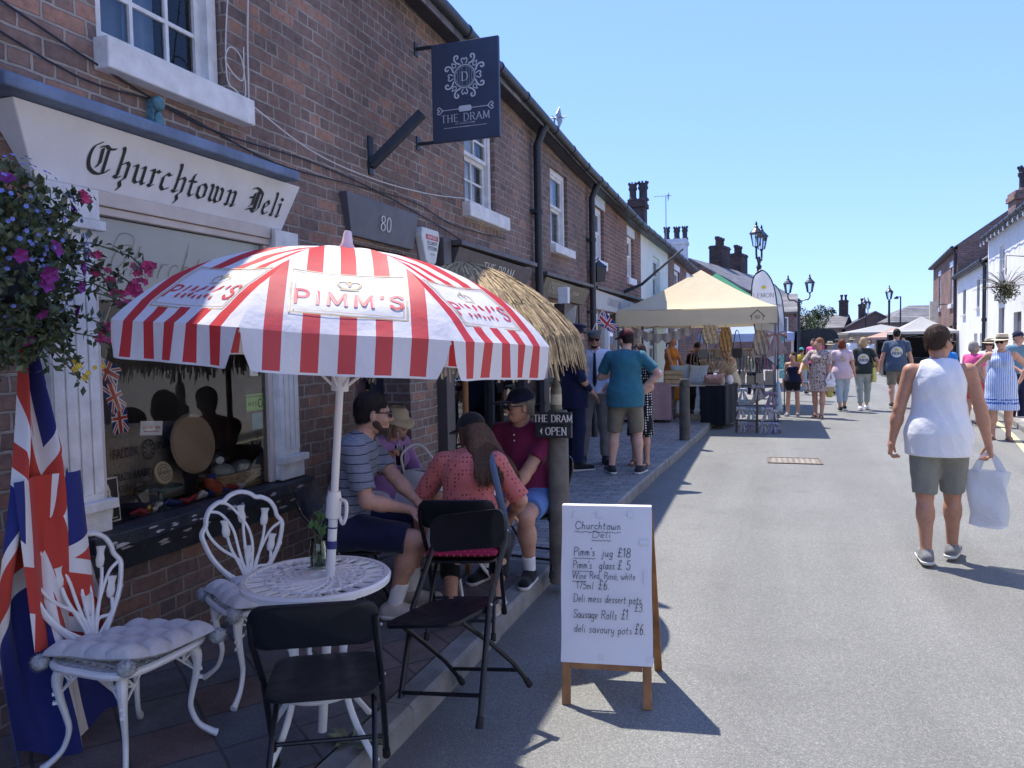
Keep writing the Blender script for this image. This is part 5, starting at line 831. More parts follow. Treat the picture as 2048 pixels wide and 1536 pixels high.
tulip_chair((-2.33, 3.02, FLOOR), R(-123), "white tulip back garden chair behind the round lattice table")
cushion((-2.31, 3.01, FLOOR + .445), R(-123), "grey tufted cushion on the chair behind the lattice table", .4)
def cast_table(loc, rz, label, Rr=.295, H=.685):
    t = thing("garden_table", label, "garden table", loc, rz, "white cast lattice garden tables"); b = MB(); r = random.Random(3)
    b.lathe([(Rr - .028, H - .012), (Rr - .024, H + .004), (Rr - .008, H + .005), (Rr, H - .004), (Rr - .003, H - .024), (Rr - .02, H - .026)], 64, cap=False)
    for k in range(44):
        a = k * 2 * math.pi / 44; e = .035 * (-1) ** k; P = lambda rr, da: (rr * math.cos(a + da), rr * math.sin(a + da), H - .006); b.tube([P(Rr - .02, 0), P(Rr - .06, e), P(Rr - .1, e * .2)], [.0085, .0075, .0065], 6, flat=.8)
    b.tube([((Rr - .1) * math.cos(a), (Rr - .1) * math.sin(a), H - .006) for a in np.linspace(0, 2 * math.pi, 49)[:-1]], .007, 6, closed=True)
    for s in (-1, 1):
        for k in range(20):
            a = k * 2 * math.pi / 20 + r.uniform(-.04, .04); b.tube([(rr * math.cos(a + s * w), rr * math.sin(a + s * w), H - .006 + .002 * s) for rr, w in ((Rr - .1, 0), (Rr - .15, .22), (Rr - .2, .62), (.05, 1.3))], .0065, 6)
    b.lathe([(.024, H - .014), (.024, H + .004), (.055, H + .004), (.055, H - .014)], 20, cap=False); b.build("tabletop", m_cast, t, smooth=True)
    b = MB(); b.tube([(.16 * math.cos(a), .16 * math.sin(a), .24) for a in np.linspace(0, 2 * math.pi, 33)[:-1]], .009, 6, closed=True); b.tube([(.06 * math.cos(a), .06 * math.sin(a), .24) for a in np.linspace(0, 2 * math.pi, 25)[:-1]], .007, 6, closed=True)
    for s in (-1, 1):
        for k in range(9): a = k * 2 * math.pi / 9; b.tube([(rr * math.cos(a + s * w), rr * math.sin(a + s * w), .24) for rr, w in ((.16, 0), (.1, .35), (.03, .8))], .006, 5)
    b.build("shelf", m_cast, t, smooth=True)
    for k in range(4):
        b = MB(); a = k * math.pi / 2; c, s = math.cos(a), math.sin(a); b.tube([(rr * c, rr * s, z) for rr, z in cr([(.20, H - .02), (.17, H - .15), (.135, .40), (.145, .24), (.19, .13), (.25, .05), (.29, .0)], 5)], [.013] * 26 + [.013, .013, .014, .015, .016], 8, flat=.8); b.build("leg", m_cast, t, smooth=True)
    return t
cast_table((-1.75, 2.60, FLOOR), R(-12), "round white lattice table holding the striped parasol pole")
# ---------------------------------------------------------------- the striped parasol
m_pole = mt("parasol_pole_white", (.72, .72, .72), .35, .03)
def stripes():
    m, nt, b = newmat("striped_canvas"); uv = N(nt, "UVMap"); s = N(nt, "SeparateXYZ"); nt.links.new(uv.outputs[0], s.inputs[0])
    fr = mth(nt, 'FRACT', mth(nt, 'ADD', mth(nt, 'DIVIDE', s.outputs[0], .108), .5 + 20 - .24)); f = mth(nt, 'LESS_THAN', fr, .48)
    f = mth(nt, 'MULTIPLY', f, mth(nt, 'LESS_THAN', mth(nt, 'ABSOLUTE', s.outputs[0]), .285)); f = mth(nt, 'MULTIPLY', f, mth(nt, 'LESS_THAN', s.outputs[1], 1.117))
    lab = mth(nt, 'MULTIPLY', mth(nt, 'LESS_THAN', mth(nt, 'ABSOLUTE', s.outputs[0]), .178), mth(nt, 'LESS_THAN', mth(nt, 'ABSOLUTE', mth(nt, 'SUBTRACT', s.outputs[1], .755)), .142)); f = mth(nt, 'MULTIPLY', f, mth(nt, 'SUBTRACT', 1, lab))
    c = mixc(nt, f, (.78, .76, .78), (.62, .05, .055)); df = N(nt, "BsdfDiffuse"); tl = N(nt, "BsdfTranslucent"); mx = N(nt, "MixShader"); mx.inputs[0].default_value = .22; co = coords(nt); bp = N(nt, "Bump", Strength=.35, Distance=.02); nt.links.new(noise(nt, co, 14, 3), bp.inputs["Height"])
    nt.links.new(bp.outputs[0], df.inputs["Normal"]); nt.links.new(c, df.inputs[0]); nt.links.new(c, tl.inputs[0]); nt.links.new(df.outputs[0], mx.inputs[1]); nt.links.new(tl.outputs[0], mx.inputs[2]); gl = N(nt, "BsdfGlossy", Roughness=.45); m2 = N(nt, "MixShader"); m2.inputs[0].default_value = .05; nt.links.new(mx.outputs[0], m2.inputs[1]); nt.links.new(gl.outputs[0], m2.inputs[2]); nt.links.new(m2.outputs[0], nt.nodes["Material Output"].inputs[0]); nt.nodes.remove(b); return m
U_TOP = 1.99; UR = .82; LEAN = Vector((.075, .028, 1)).normalized()
t = thing("parasol", "red and white striped parasol with lettered panels over the lattice table", "parasol", (-1.75, 2.60, .12)); t.rotation_mode = 'QUATERNION'; t.rotation_quaternion = Vector((0, 0, 1)).rotation_difference(LEAN); ANG0 = R(-57)
rib = lambda v: (UR * math.sin(v * 1.06) / math.sin(1.06), U_TOP - .335 * (1 - math.cos(v * 1.06)) / (1 - math.cos(1.06)))
def panel(k, x, v, lift=0):   # x: metres from the panel's middle line, v: 0 apex .. 1 rim, beyond 1 runs down the valance
    a0, a1 = ANG0 + (k - .5) * math.pi / 4, ANG0 + (k + .5) * math.pi / 4; vv = min(v, 1.); rr, z = rib(vv); half = rr * math.sin(math.pi / 8); s = max(-1, min(1, x / half)) if half > 1e-6 else 0
    am = ANG0 + k * math.pi / 4; ap = rr * math.cos(math.pi / 8); n = Vector((math.cos(am), math.sin(am), 0)); w = Vector((-math.sin(am), math.cos(am), 0)); bul = (1 - s * s) * (-.012 * math.sin(vv * 3.0) + .004 * math.sin(vv * 31 + k * 2 + s * 2) * vv) + lift
    p = n * (ap + bul * .6) + w * (s * half) + Vector((0, 0, z + bul - (1 - s * s) * .0))
    if v > 1: d = (v - 1); p += Vector((0, 0, -d)) + n * (.012 * math.sin(x * 22 + k) * d / .13 + .01 * d)
    return p
cm = stripes(); b = MB(); b.uv = []; half1 = UR * math.sin(math.pi / 8)
for k in range(8):
    nu, nv = 14, 16; b.grid(lambda u, v: panel(k, (u - .5) * 2 * rib(v)[0] * math.sin(math.pi / 8), v), nu, nv)
    for j in range(nv + 1):
        for i in range(nu + 1): b.uv.append(((i / nu - .5) * 2 * rib(j / nv)[0] * math.sin(math.pi / 8), j / nv))
cp = b.build("canopy", cm, t, smooth=True, ang=180)
for k in range(8):
    b = MB(); b.uv = []; nu, nv = 20, 5
    def vp(u, v): x = (u - .5) * 2 * half1 * .985; e = abs(x) / half1; dep = .124 * (1 - max(0, (e - .86) / .14) ** 2.2 * .55); return panel(k, x * (1 - .05 * v * e ** 8), 1 + dep * v), (x, 1 + dep * v)
    b.grid(lambda u, v: vp(u, v)[0], nu, nv)
    for j in range(nv + 1):
        for i in range(nu + 1): b.uv.append(vp(i / nu, j / nv)[1])
    b.build("valance", cm, cp, smooth=True, ang=180)
gold = mt("print_gold", (.48, .38, .20), .5, .1); rd = mt("print_red", (.58, .04, .05), .5, .05); wp = mt("print_white", (.8, .79, .79), .6, .03)
for k in range(8):
    b = MB(); al = .78; pl = lambda x, y, d: panel(k, x, .755 - y / al, d + .0006); pn = Pen(b, pl, .0004, .000003); b.m = 0
    for q, w in ((.0, .0028), (.012, .0013)):
        c = [(-.178 + q, -.115 + q), (.178 - q, -.115 + q), (.178 - q, .115 - q), (-.178 + q, .115 - q)]
        for e in range(4):
            a0, a1 = c[e], c[(e + 1) % 4]
            for i in range(8): pn.line([tuple(a0[j] + (a1[j] - a0[j]) * i / 8 for j in (0, 1)), tuple(a0[j] + (a1[j] - a0[j]) * (i + 1) / 8 for j in (0, 1))], (w, w, 0))
    for s in (-1, 1): pn.line(cr([(0, .025), (s * .024, .03), (s * .036, .052), (s * .02, .066), (s * .006, .058), (0, .04)], 5), (.0035, .003, 0))
    pn.line([(-.026, .022), (.026, .022)], (.004, .004, 0)); pn.line([(0, .066), (0, .078)], (.005, .005, 0)); b.m = 1; pn.text("PIMM'S", 0, -.068, .066, align='c', nib=(.9, .8, 0), gap=2.4); b.build("printed_panel", [gold, rd], cp)
b = MB()
for k in range(8): a = ANG0 + (k + .5) * math.pi / 4; b.tube([(rib(v)[0] * math.cos(a) * .985, rib(v)[0] * math.sin(a) * .985, rib(v)[1] - .012) for v in np.linspace(.03, 1, 9)], .005, 6); b.tube([(rib(.55)[0] * math.cos(a), rib(.55)[0] * math.sin(a), rib(.55)[1] - .015), (.03 * math.cos(a), .03 * math.sin(a), 1.45)], .005, 6)
b.build("ribs", m_pole, t); b = MB(); b.tube([(0, 0, .05), (0, 0, .98)], .0185, 14); b.tube([(0, 0, .98), (0, 0, U_TOP)], .0155, 14); b.tube([(0, 0, 1.43), (0, 0, 1.49)], .035, 14); pl = b.build("pole", m_pole, t, smooth=True)
b = MB(); b.lathe([(.022, .92), (.03, .925), (.03, 1.0), (.024, 1.03), (.018, 1.03)], 16); b.tube(cr([(.03, 0, 1.0), (.055, .0, .99), (.058, 0, .94), (.045, 0, .905), (.03, 0, .93)], 5), .0075, 8); b.build("height_clamp", m_pole, pl, smooth=True); b = MB(); b.lathe([(.0212, .80), (.0212, .832)], 16, cap=False); b.lathe([(.0212, .882), (.0212, .888)], 16, cap=False); b.build("blue_label", mt("label_blue", (.02, .03, .15), .5), pl); b = MB(); b.lathe([(.034, U_TOP - .02), (.034, U_TOP + .0), (.022, U_TOP + .02), (.016, U_TOP + .06), (.012, U_TOP + .068), (.0, U_TOP + .07)], 16); b.build("finial", mt("finial_pink", (.72, .6, .6), .4, .03), t, smooth=True)
# jar of cuttings on the table
t = thing("glass_jar", "glass jar of water with green cuttings beside the parasol pole", "jar", (-1.80, 2.70, FLOOR + .69)); b = MB(); b.lathe([(.034, 0), (.038, .005), (.038, .085), (.033, .1), (.033, .115), (.031, .115), (.031, .1), (.036, .085), (.036, .008), (.0, .008)], 20, cap=False); b.build("glass", glassmat("jar_glass", (.85, .93, .88), 1.5), t, smooth=True); b = MB(); b.lathe([(.0, .009), (.035, .009), (.035, .05), (0, .05)], 18, cap=False); b.build("water", glassmat("jar_water", (.6, .68, .52), 1.2, ior=1.33), t, smooth=True); b = MB(); b2 = MB()
for k in range(5): e = (.02 * math.sin(k * 2), .02 * math.cos(k * 2), .12 + .02 * k); b.tube([(.01 * math.cos(k), .01 * math.sin(k), .01), e], .0025, 5); [leaf(b2, V3(e) + rdir() * .012, Vector((0, 0, 1)) + rdir() * .7, .05, .022) for _ in range(4)]
b.build("stems", mt("stem_green", 0), t); b2.build("leaves", mt("mint_leaf", (.09, .22, .07), .5, .25, 40), t)
# ---------------------------------------------------------------- black folding chairs
m_plast = mt("black_plastic", (.008, .010, .015), .42, .15, 10, .15, 220, spec=.35, bd=.002); m_tube = mt("black_tube", (.008, .009, .013), .33, .1); m_rub = mt("rubber_foot", (.012, .012, .013), .8); m_riv = mt("rivet", (.4, .4, .42), .35, metal=.9)
def rrect(w, h, r, n=5, top=None): return [(sx * (w / 2 - r) + r * math.cos(a), sy * (h / 2 - r) + r * math.sin(a)) for sx, sy, a0 in ((1, 1, 0), (-1, 1, 90), (-1, -1, 180), (1, -1, 270)) for a in (R(a0 + 90 * i / n) for i in range(n + 1))]
def fold_proto():
    t = thing("folding_chair", "black folding chair", "folding chair", (0, 0, 0), 0, "black folding chairs"); b = MB()
    def sp(u, v): x = (u - .5) * 2; w = .195 - .02 * v * v; return (x * w, -.15 + .37 * v, .432 + .008 * x * x - .018 * math.sin(v * math.pi) + (.0 if v < .85 else -(v - .85) * .08))
    P = rrect(.40, .385, .07); z = lambda x, y: .43 - .014 * (1 - (x / .2) ** 2) * (1 - (y / .2) ** 2); n = len(P)
    for s_, dz in ((1, 0), (-1, -.022)):   # domed pad: concentric rings
        rings = []; 
        for k in range(6):
            f = 1 - k / 6 * .98; rings.append([(p[0] * f, p[1] * f + .03, z(p[0] * f, p[1] * f) + dz + (0 if k else -.004 * s_)) for p in P])
        vs = [q for rg in rings for q in rg]; fs = [(k * n + i, k * n + (i + 1) % n, (k + 1) * n + (i + 1) % n, (k + 1) * n + i) for k in range(5) for i in range(n)] + [tuple(range(5 * n, 6 * n))]
        b.add(vs, fs if s_ > 0 else [f[::-1] for f in fs]); 
    m = len(b.v) // 2; b.add([b.v[i] for i in range(n)] + [b.v[m + i] for i in range(n)], [(i, n + i, n + (i + 1) % n, (i + 1) % n) for i in range(n)]); b.build("seat", m_plast, t, smooth=True, ang=60)
    b = MB(); Q = rrect(.43, .165, .055, 6); Q = [(x, y) for x, y in Q]; bend = lambda x, y, o: (x, -.255 - .028 * (1 - (x / .215) ** 2) + o - (y) * .30, .715 + y); n = len(Q)
    for o in (0, .022):
        rings = [[bend(p[0] * f, p[1] * f, o + (.006 if (k == 0) != (o > 0) else 0) * (1 if o == 0 else -1) * (1 if k == 0 else 0)) for p in Q] for k, f in enumerate((1, .96, .8, .6, .4, .2, .02))]; vs = [q for rg in rings for q in rg]; fs = [(k * n + i, k * n + (i + 1) % n, (k + 1) * n + (i + 1) % n, (k + 1) * n + i) for k in range(6) for i in range(n)]; b.add(vs, fs if o == 0 else [f[::-1] for f in fs])
    m = len(b.v) // 2; b.add([b.v[i] for i in range(n)] + [b.v[m + i] for i in range(n)], [(i, n + i, n + (i + 1) % n, (i + 1) % n) for i in range(n)]); b.build("backrest", m_plast, t, smooth=True, ang=60)
    for s in (-1, 1):
        b = MB(); b.tube([(s * .205, -.265, .74), (s * .207, -.235, .66), (s * .212, -.02, .43), (s * .215, .19, .02)], .0125, 10); lg = b.build("leg", m_tube, t, smooth=True); b = MB(); b.tube([(s * .2145, .178, .04), (s * .2155, .2, 0)], [.015, .017], 10); b.build("rubber_foot", m_rub, lg); b = MB(); b.ball((s * .222, -.245, .70), .006, 8, 5); b.ball((s * .222, -.02, .43), .007, 8, 5); b.build("rivet", m_riv, lg)
        b = MB(); b.tube([(s * .17, .13, .405), (s * .182, -.02, .27), (s * .186, -.15, .14), (s * .188, -.24, .02)], .011, 10); lg = b.build("leg", m_tube, t, smooth=True); b = MB(); b.tube([(s * .1878, -.228, .036), (s * .1885, -.25, 0)], [.0135, .016], 10); b.build("rubber_foot", m_rub, lg)
    b = MB(); b.tube([(-.213, .145, .11), (.213, .145, .11)], .009, 8); b.build("crossbar", m_tube, t, smooth=True); b = MB(); b.tube([(-.185, -.19, .09), (.185, -.19, .09)], .009, 8); b.tube([(-.21, -.03, .40), (.21, -.03, .40)], .008, 8); b.build("crossbar", m_tube, t, smooth=True)
    return t
fp = fold_proto(); first = True
def fold(loc, face, label, s=.97, rot=None):
    global first
    o = fp if first else copy_tree(fp); first = False; o.location = loc; a = math.atan2(-face[0], face[1]); o.rotation_euler = rot or (0, 0, a); o.scale = (s, s, s); o["label"] = label; return o
fold((-1.55, 2.33, FLOOR), (-.46, .89), "empty black folding chair nearest the camera, its back to us")
e = Matrix.Rotation(math.atan2(.21, -.98), 4, 'Z') @ Matrix.Rotation(R(11), 4, 'Y'); fold((-1.36, 3.16, FLOOR - .05), (0, 1), "empty black folding chair straddling the kerb in a patch of sun", s=1.05, rot=e.to_euler())
fold((-1.70, 3.99, FLOOR), (-.26, .96), "black folding chair with red cushion under the woman in coral")
fold((-2.43, 3.98, FLOOR), (.93, .30), "black folding chair under the man in the striped t-shirt")
fold((-1.66, 5.18, FLOOR), (-.12, -.99), "black folding chair under the man in the maroon polo shirt")
fold((-2.75, 4.92, FLOOR), (.95, -.2), "black folding chair hidden behind, under the woman in lilac")
def honey():
    m, nt, b = newmat("honeycomb_cloth"); co = coords(nt); mp = N(nt, "Mapping"); mp.inputs["Scale"].default_value = (26, 15, 15); nt.links.new(co, mp.inputs[0]); s = N(nt, "SeparateXYZ"); nt.links.new(mp.outputs[0], s.inputs[0])
    def cell(ox, oy):
        x = mth(nt, 'SUBTRACT', mth(nt, 'FRACT', mth(nt, 'ADD', s.outputs[0], ox)), .5); y = mth(nt, 'SUBTRACT', mth(nt, 'FRACT', mth(nt, 'ADD', mth(nt, 'ADD', s.outputs[1], s.outputs[2]), oy)), .5); x = mth(nt, 'ABSOLUTE', x); y = mth(nt, 'MULTIPLY', mth(nt, 'ABSOLUTE', y), 1.732); return mth(nt, 'MAXIMUM', x, mth(nt, 'ADD', mth(nt, 'MULTIPLY', x, .5), mth(nt, 'MULTIPLY', y, .5)))
    d = mth(nt, 'MINIMUM', cell(0, 0), cell(.5, .5)); c = mixc(nt, mth(nt, 'GREATER_THAN', d, .43), (.40, .012, .06), (.66, .52, .55)); nt.links.new(c, b.inputs["Base Color"]); b.inputs["Roughness"].default_value = .9; return m
b = MB(); n = 20
def cu(s): return lambda u, v: ((u - .5) * .40, (v - .5) * .38, s * .022 * max(0, (1 - (2 * u - 1) ** 6) * (1 - (2 * v - 1) ** 6)) ** .4 + .022)
b.grid(cu(1), n, n); b.grid(lambda u, v: cu(-1)(1 - u, v), n, n); o = tag(b.build("seat_pad", honey(), smooth=True, ang=180), "red honeycomb patterned seat pad on the coral woman's chair", "cushion"); o.location = (-1.705, 4.02, FLOOR + .425); o.rotation_euler = (0, 0, math.atan2(.26, .96))
# ---------------------------------------------------------------- menu A-board
t = thing("menu_board", "wooden A-board with handwritten paper menu standing in the road", "A-board", (-.772, 3.485, 0), R(9)); wd = mt("pine_varnish", (.30, .14, .05), .5, .3, 9, .15, 90)
top = Vector((0, .165, .912)); fd = top.normalized(); b = MB()
for s in (-1, 1):
    b = MB(); x = s * .19; b.bar(Vector((x, 0, 0)), top + Vector((x, 0, 0)), .042, .02, (0, -1, .2)); b.build("leg", wd, t, bevel=.003); b = MB(); b.bar((x + .055, .45, 0), (x + .012, .19, .90), .04, .02, (0, -1, -.2)); b.build("leg", wd, t, bevel=.003)
b = MB(); P = flatplace((0, -.0, 0), (1, 0, 0), fd, (0, -.985, .175)); b.add([P(x, y, d) for d in (.004, .012) for x, y in ((-.168, .17), (.168, .17), (.168, .205), (-.168, .205))], [(0, 3, 2, 1), (4, 5, 6, 7), (0, 1, 5, 4), (1, 2, 6, 5), (2, 3, 7, 6), (3, 0, 4, 7)]); b.build("rail", wd, t); b = MB(); b.add([(sx * .2 + .012 + (.9 - z) * .05, .19 + (.9 - z) * .29 + d, z) for z in (.25, .9) for sx, d in ((-1, .0), (1, .0), (1, .012), (-1, .012))], [(0, 3, 2, 1), (4, 5, 6, 7), (0, 1, 5, 4), (1, 2, 6, 5), (2, 3, 7, 6), (3, 0, 4, 7)]); b.build("back_panel", wd, t, bevel=.002)
b = MB(); nu, nv = 14, 22
def pap(u, v): x = -.216 + .432 * u; y = .198 + v * .740; return P(x + .002 * math.sin(v * 9), y, .0145 + .0022 * math.sin(u * 5 + v * 3) * math.sin(v * 7) + (.004 if v < .05 else 0))
b.grid(pap, nu, nv); b.grid(lambda u, v: P(-.216 + .432 * u, .938, .0145) + Vector((0, .07 * v, -.002 - .004 * v)), 6, 2); pp = b.build("paper", mt("paper_white", (.76, .76, .79), .75, .04, 3, .15, 12), t, smooth=True)
b = MB(); pn = Pen(b, lambda x, y, d: P(x, y, .018 + d), .0005); X = lambda px: -.216 + (px - 1113) * .432 / 197.; Y = lambda py: .198 + (1335 - py) * .740 / 317.
def fit(txt, x0, x1, base, cap=.036, under=False):
    st, w = strokes(txt, (LOW, CAPS), .9); f = (X(x1) - X(x0)) / (w * cap / 10); pn.text(txt, X(x0), Y(base), cap, (LOW, CAPS), (.37, .37, 0), gap=.9 * f, wide=f, wob=.2, slant=.1)
    if under: pn.line([(X(x0) + (X(under) - X(x0)) * i / 16, Y(base + 6) + .0028 * math.sin(i * 2.1)) for i in range(17)], (.0011, .0011, 0))
fit("Churchtown", 1143, 1243, 1066, .036, 1243); fit("Deli", 1180, 1222, 1083, .03, 1222); fit("Pimm's", 1140, 1186, 1120, .038, 1188); fit("jug", 1202, 1226, 1121, .036); fit("£18", 1236, 1264, 1121, .042); fit("Pimm's", 1138, 1180, 1146, .036, 1180); fit("glass", 1196, 1230, 1146, .036); fit("£ 5", 1236, 1264, 1146, .042); fit("Wine", 1137, 1168, 1167, .032, 1168); fit("Red, Rosé, white", 1175, 1274, 1166, .032); fit("175ml", 1146, 1184, 1187, .034); fit("£6.", 1194, 1218, 1187, .044); fit("Deli mess dessert pots", 1140, 1287, 1213, .036); fit("£3.", 1272, 1292, 1228, .038); fit("Sausage Rolls", 1140, 1234, 1245, .038); fit("£1.", 1244, 1262, 1244, .046); fit("deli savoury pots", 1142, 1266, 1273, .036); fit("£6.", 1272, 1294, 1272, .048)
b.build("handwriting", mt("marker_ink", (.012, .014, .018), .6), pp); b = MB()
for px, py, w, h in ((1145, 1037, 14, 12), (1198, 1036, 14, 12), (1266, 1034, 14, 12), (1295, 1090, 22, 9), (1200, 1322, 12, 12), (1305, 1322, 16, 10), (1296, 1160, 8, 26)): x0, x1, y0, y1 = X(px - w / 2), X(px + w / 2), Y(py + h / 2), Y(py - h / 2); b.add([P(x0, y0, .0195), P(x1, y0, .0195), P(x1, y1, .0195), P(x0, y1, .0195)], [(0, 1, 2, 3)])
b.build("sticky_tape", mt("tape", (.72, .72, .74), .25, .03), pp)
# ---------------------------------------------------------------- thatched parasol, bollards, bar sign, bottle
t = thing("thatched_parasol", "straw thatched parasol on a wooden pole beside the bar window", "parasol", (-2.06, 4.90, FLOOR)); b = MB(); b.tube([(.0, 0, 0), (.01, 0, 2.0)], .022, 10); b.build("pole", mt("orange_wood", (.32, .15, .06), .5, .2, 12), t, smooth=True); TH = lambda q: (q * .92, 2.12 - .27 * (q / .9) ** 1.2 - .24 * (q / .9) ** 3); r = random.Random(9)
b = MB(); b.lathe([(.02, 2.10)] + [TH(q) for q in (.15, .3, .45, .6, .75, .86)] + [(.76, 1.60), (.55, 1.72), (.1, 1.9)], 36, cap=False); b.build("thatch_base", mt("straw_under", (.20, .14, .075), .9, .3, 30), t, smooth=True); fr = [MB(), MB(), MB()]
for tier, (q0, q1, n, dr) in enumerate(((.0, .42, 1300, .1), (.25, .68, 2600, .12), (.52, .88, 3800, .12))):
    for k in range(n):
        a = r.uniform(0, 6.283); s0 = r.uniform(q0, q1 - .08); L = r.uniform(.22, .36); da = r.uniform(-.06, .06); w = r.uniform(.003, .0065); lf = r.uniform(.005, .03); pts = []
        for i in range(4):
            q = s0 + L * i / 3; ex = max(0, q - q1); qq = min(q, q1) + ex * .25; rr, z = TH(qq); z -= ex * .72; aa = a + da * i / 3; pts.append(Vector((rr * math.cos(aa), rr * math.sin(aa), z + lf * (1 - .2 * i) + .012 * (2 - tier))))
        tn = Vector((-math.sin(a), math.cos(a), 0)) * w + Vector((0, 0, r.uniform(-.4, .4) * w)); vs = [q2 for p in pts for q2 in (p - tn, p + tn)]; fr[k % 3].add(vs, [(2 * i, 2 * i + 1, 2 * i + 3, 2 * i + 2) for i in range(3)])
for m, mb in zip((mt("straw_light", (.54, .39, .19), .8, .25, 30), mt("straw_mid", (.44, .31, .15), .8, .25, 30), mt("straw_dark", (.25, .17, .09), .85, .25, 30)), fr): mb.build("thatch", m, t)
m_post = mt("weathered_timber", (.15, .135, .11), .85, .3, 7, .7, 24); m_post2 = mt("stained_timber", (.085, .08, .07), .85, .3, 7, .7, 24)
def bollard(x, y, h, r_, label, m): b = MB(); b.lathe([(r_ * 1.03, -.05), (r_, .05), (r_ * .98, h - .14), (r_ * .9, h - .135), (r_ * .9, h - .125), (r_ * .97, h - .12), (r_ * .96, h - .015), (r_ * .88, h)], 18); o = tag(b.build("wooden_bollard", m, smooth=True, ang=50), label, "bollard", "round wooden bollards along the kerb"); o.location = (x, y, FLOOR); return o
bollard(-1.435, 5.05, 1.14, .072, "round wooden bollard carrying the small black bar sign", m_post); bollard(-1.45, 12.56, .985, .085, "round wooden bollard standing before the craft stall", m_post2)
t = thing("bar_sign", "small black double board with white capitals hung on the bollard", "sign", (-1.435, 4.945, 1.085), R(4)); lt = []
for z0, z1, txt, cap, x0 in ((.088, .172, "THE DRAM", .046, 0), (.0, .084, "OPEN", .05, .02)):
    b = MB(); b.bx(-.125, .125, -.02, .014, z0, z1); bd = b.build("board", m_black, t, bevel=.003); b = MB(); pn = Pen(b, flatplace((x0, -.02, z0 + .02), (1, 0, 0), (0, 0, 1), (0, -1, 0)), .001); pn.text(txt, 0, 0, cap, align='c', nib=(.75, .34, R(14)), serif=1.0, gap=1.0, wide=.84)
    if z0 == 0: pn.poly([(-.11, .025), (-.135 + .04, .0), (-.095, .05)])
    b.build("lettering", m_cream, bd)
t = thing("wine_bottle", "dusty wine bottle standing on the bollard above the bar sign", "bottle", (-1.445, 5.05, FLOOR + 1.14)); b = MB(); b.lathe([(.036, 0), (.038, .01), (.038, .14), (.03, .175), (.015, .2), (.014, .25), (.017, .252), (.017, .265), (.0, .266)], 18); b.build("bottle_glass", mt("dusty_glass", (.16, .15, .10), .3, .25, 9, spec=.7), t, smooth=True); b = MB(); b.lathe([(.0385, .04), (.0385, .11)], 18, cap=False); b.build("label", mt("old_label", (.5, .46, .36), .8, .15, 30), t)
# ---------------------------------------------------------------- the group's table and what is on it
TX, TY = -2.04, 4.60
cast_table((TX, TY, FLOOR), R(35), "white lattice table in the middle of the seated group", .33, .66); TZ = FLOOR + .666
t = thing("handbag", "white leather handbag with upright strap on the group's table", "handbag", (-2.17, 4.42, TZ), R(15)); b = MB(); b.grid(lambda u, v: ((.17 - .04 * v) * math.cos(u * 6.2832) * (1 - .15 * v) , (.075 - .03 * v) * math.sin(u * 6.2832), .002 + .13 * v + .01 * math.sin(u * 12)), 24, 6, wrap=True); b.grid(lambda u, v: ((.13 * .85) * (2 * u - 1), .045 * (2 * v - 1) * math.sqrt(max(0, 1 - (2 * u - 1) ** 2)), .132 + .01 * math.sin(u * 3.1)), 10, 4); b.build("body", mt("cream_leather", (.66, .64, .60), .45, .06, 8, .15, 40), t, smooth=True); b = MB(); b.tube(cr([(-.11, 0, .12), (-.12, .0, .24), (-.02, .02, .30), (.07, .01, .22), (.1, 0, .12)], 6), .008, 6); b.build("strap", mt("cream_leather", 0), t, smooth=True)
def tumbler(x, y, z, label, col, fill=.6, straw=True, h=.125, name="drinking_glass", rr=.036):
    t = thing(name, label, "glass", (x, y, z)); b = MB(); b.lathe([(rr * .78, 0), (rr, h), (rr * .95, h), (rr * .74, .004), (0, .004)], 18, cap=False); b.build("glass", glassmat("tumbler_glass", (.88, .92, .93), 1.3), t, smooth=True); b = MB(); b.lathe([(.0, .005), (rr * .74, .005), (rr * .73 + rr * .2 * fill, h * fill), (0, h * fill)], 16, cap=False); b.build("drink", col, t, smooth=True)
    if straw: b = MB(); b.tube([(.01, 0, .01), (-.02, .01, h + .09)], .003, 6); b.build("straw", m_wht, t)
    return t
m_pimms = mt("amber_drink", (.16, .035, .012), .15, .1, spec=.7); tumbler(-1.93, 4.58, TZ, "half drunk amber drink with a straw on the group's table", m_pimms, .45); tumbler(-1.86, 4.78, TZ, "clear glass standing at the back of the group's table", mt("pale_drink", (.3, .3, .32), .1), .3, False); CUP = tumbler(-2.30, 4.72, .885, "plastic cup of red drink held up by the woman in lilac", mt("red_drink", (.14, .018, .015), .15, .1, spec=.7), .75, True, .14)
t = thing("water_bottle", "clear sports bottle with black spout lid on the table", "bottle", (-2.05, 4.80, TZ)); b = MB(); b.lathe([(.034, 0), (.036, .01), (.036, .15), (.033, .165)], 18); b.build("bottle", glassmat("bottle_plastic", (.55, .6, .66), 1.4), t, smooth=True); b = MB(); b.lathe([(.035, .165), (.036, .2), (.03, .215), (.012, .22), (.012, .235)], 16); b.tube(cr([(-.03, 0, .2), (-.03, 0, .25), (.02, 0, .25), (.03, 0, .21)], 5), .008, 6); b.tube([(0, 0, .02), (0, 0, .165)], .012, 8); b.build("lid", m_black, t, smooth=True)
b = MB(); b.obox((0, 0, .006), (.075, .15, .009)); o = tag(b.build("phone", mt("phone_black", (.01, .01, .012), .15, .05), bevel=.004), "black phone lying flat beside the white handbag", "phone"); o.location = (-2.0, 4.36, TZ); o.rotation_euler = (0, 0, 1.2)
b = MB()
for k in range(14): leaf(b, (rnd.uniform(-.09, .09), rnd.uniform(-.03, .03), .006), Vector((rnd.uniform(-1, 1), rnd.uniform(-.3, .3), rnd.uniform(0, .2))), .09, .05)
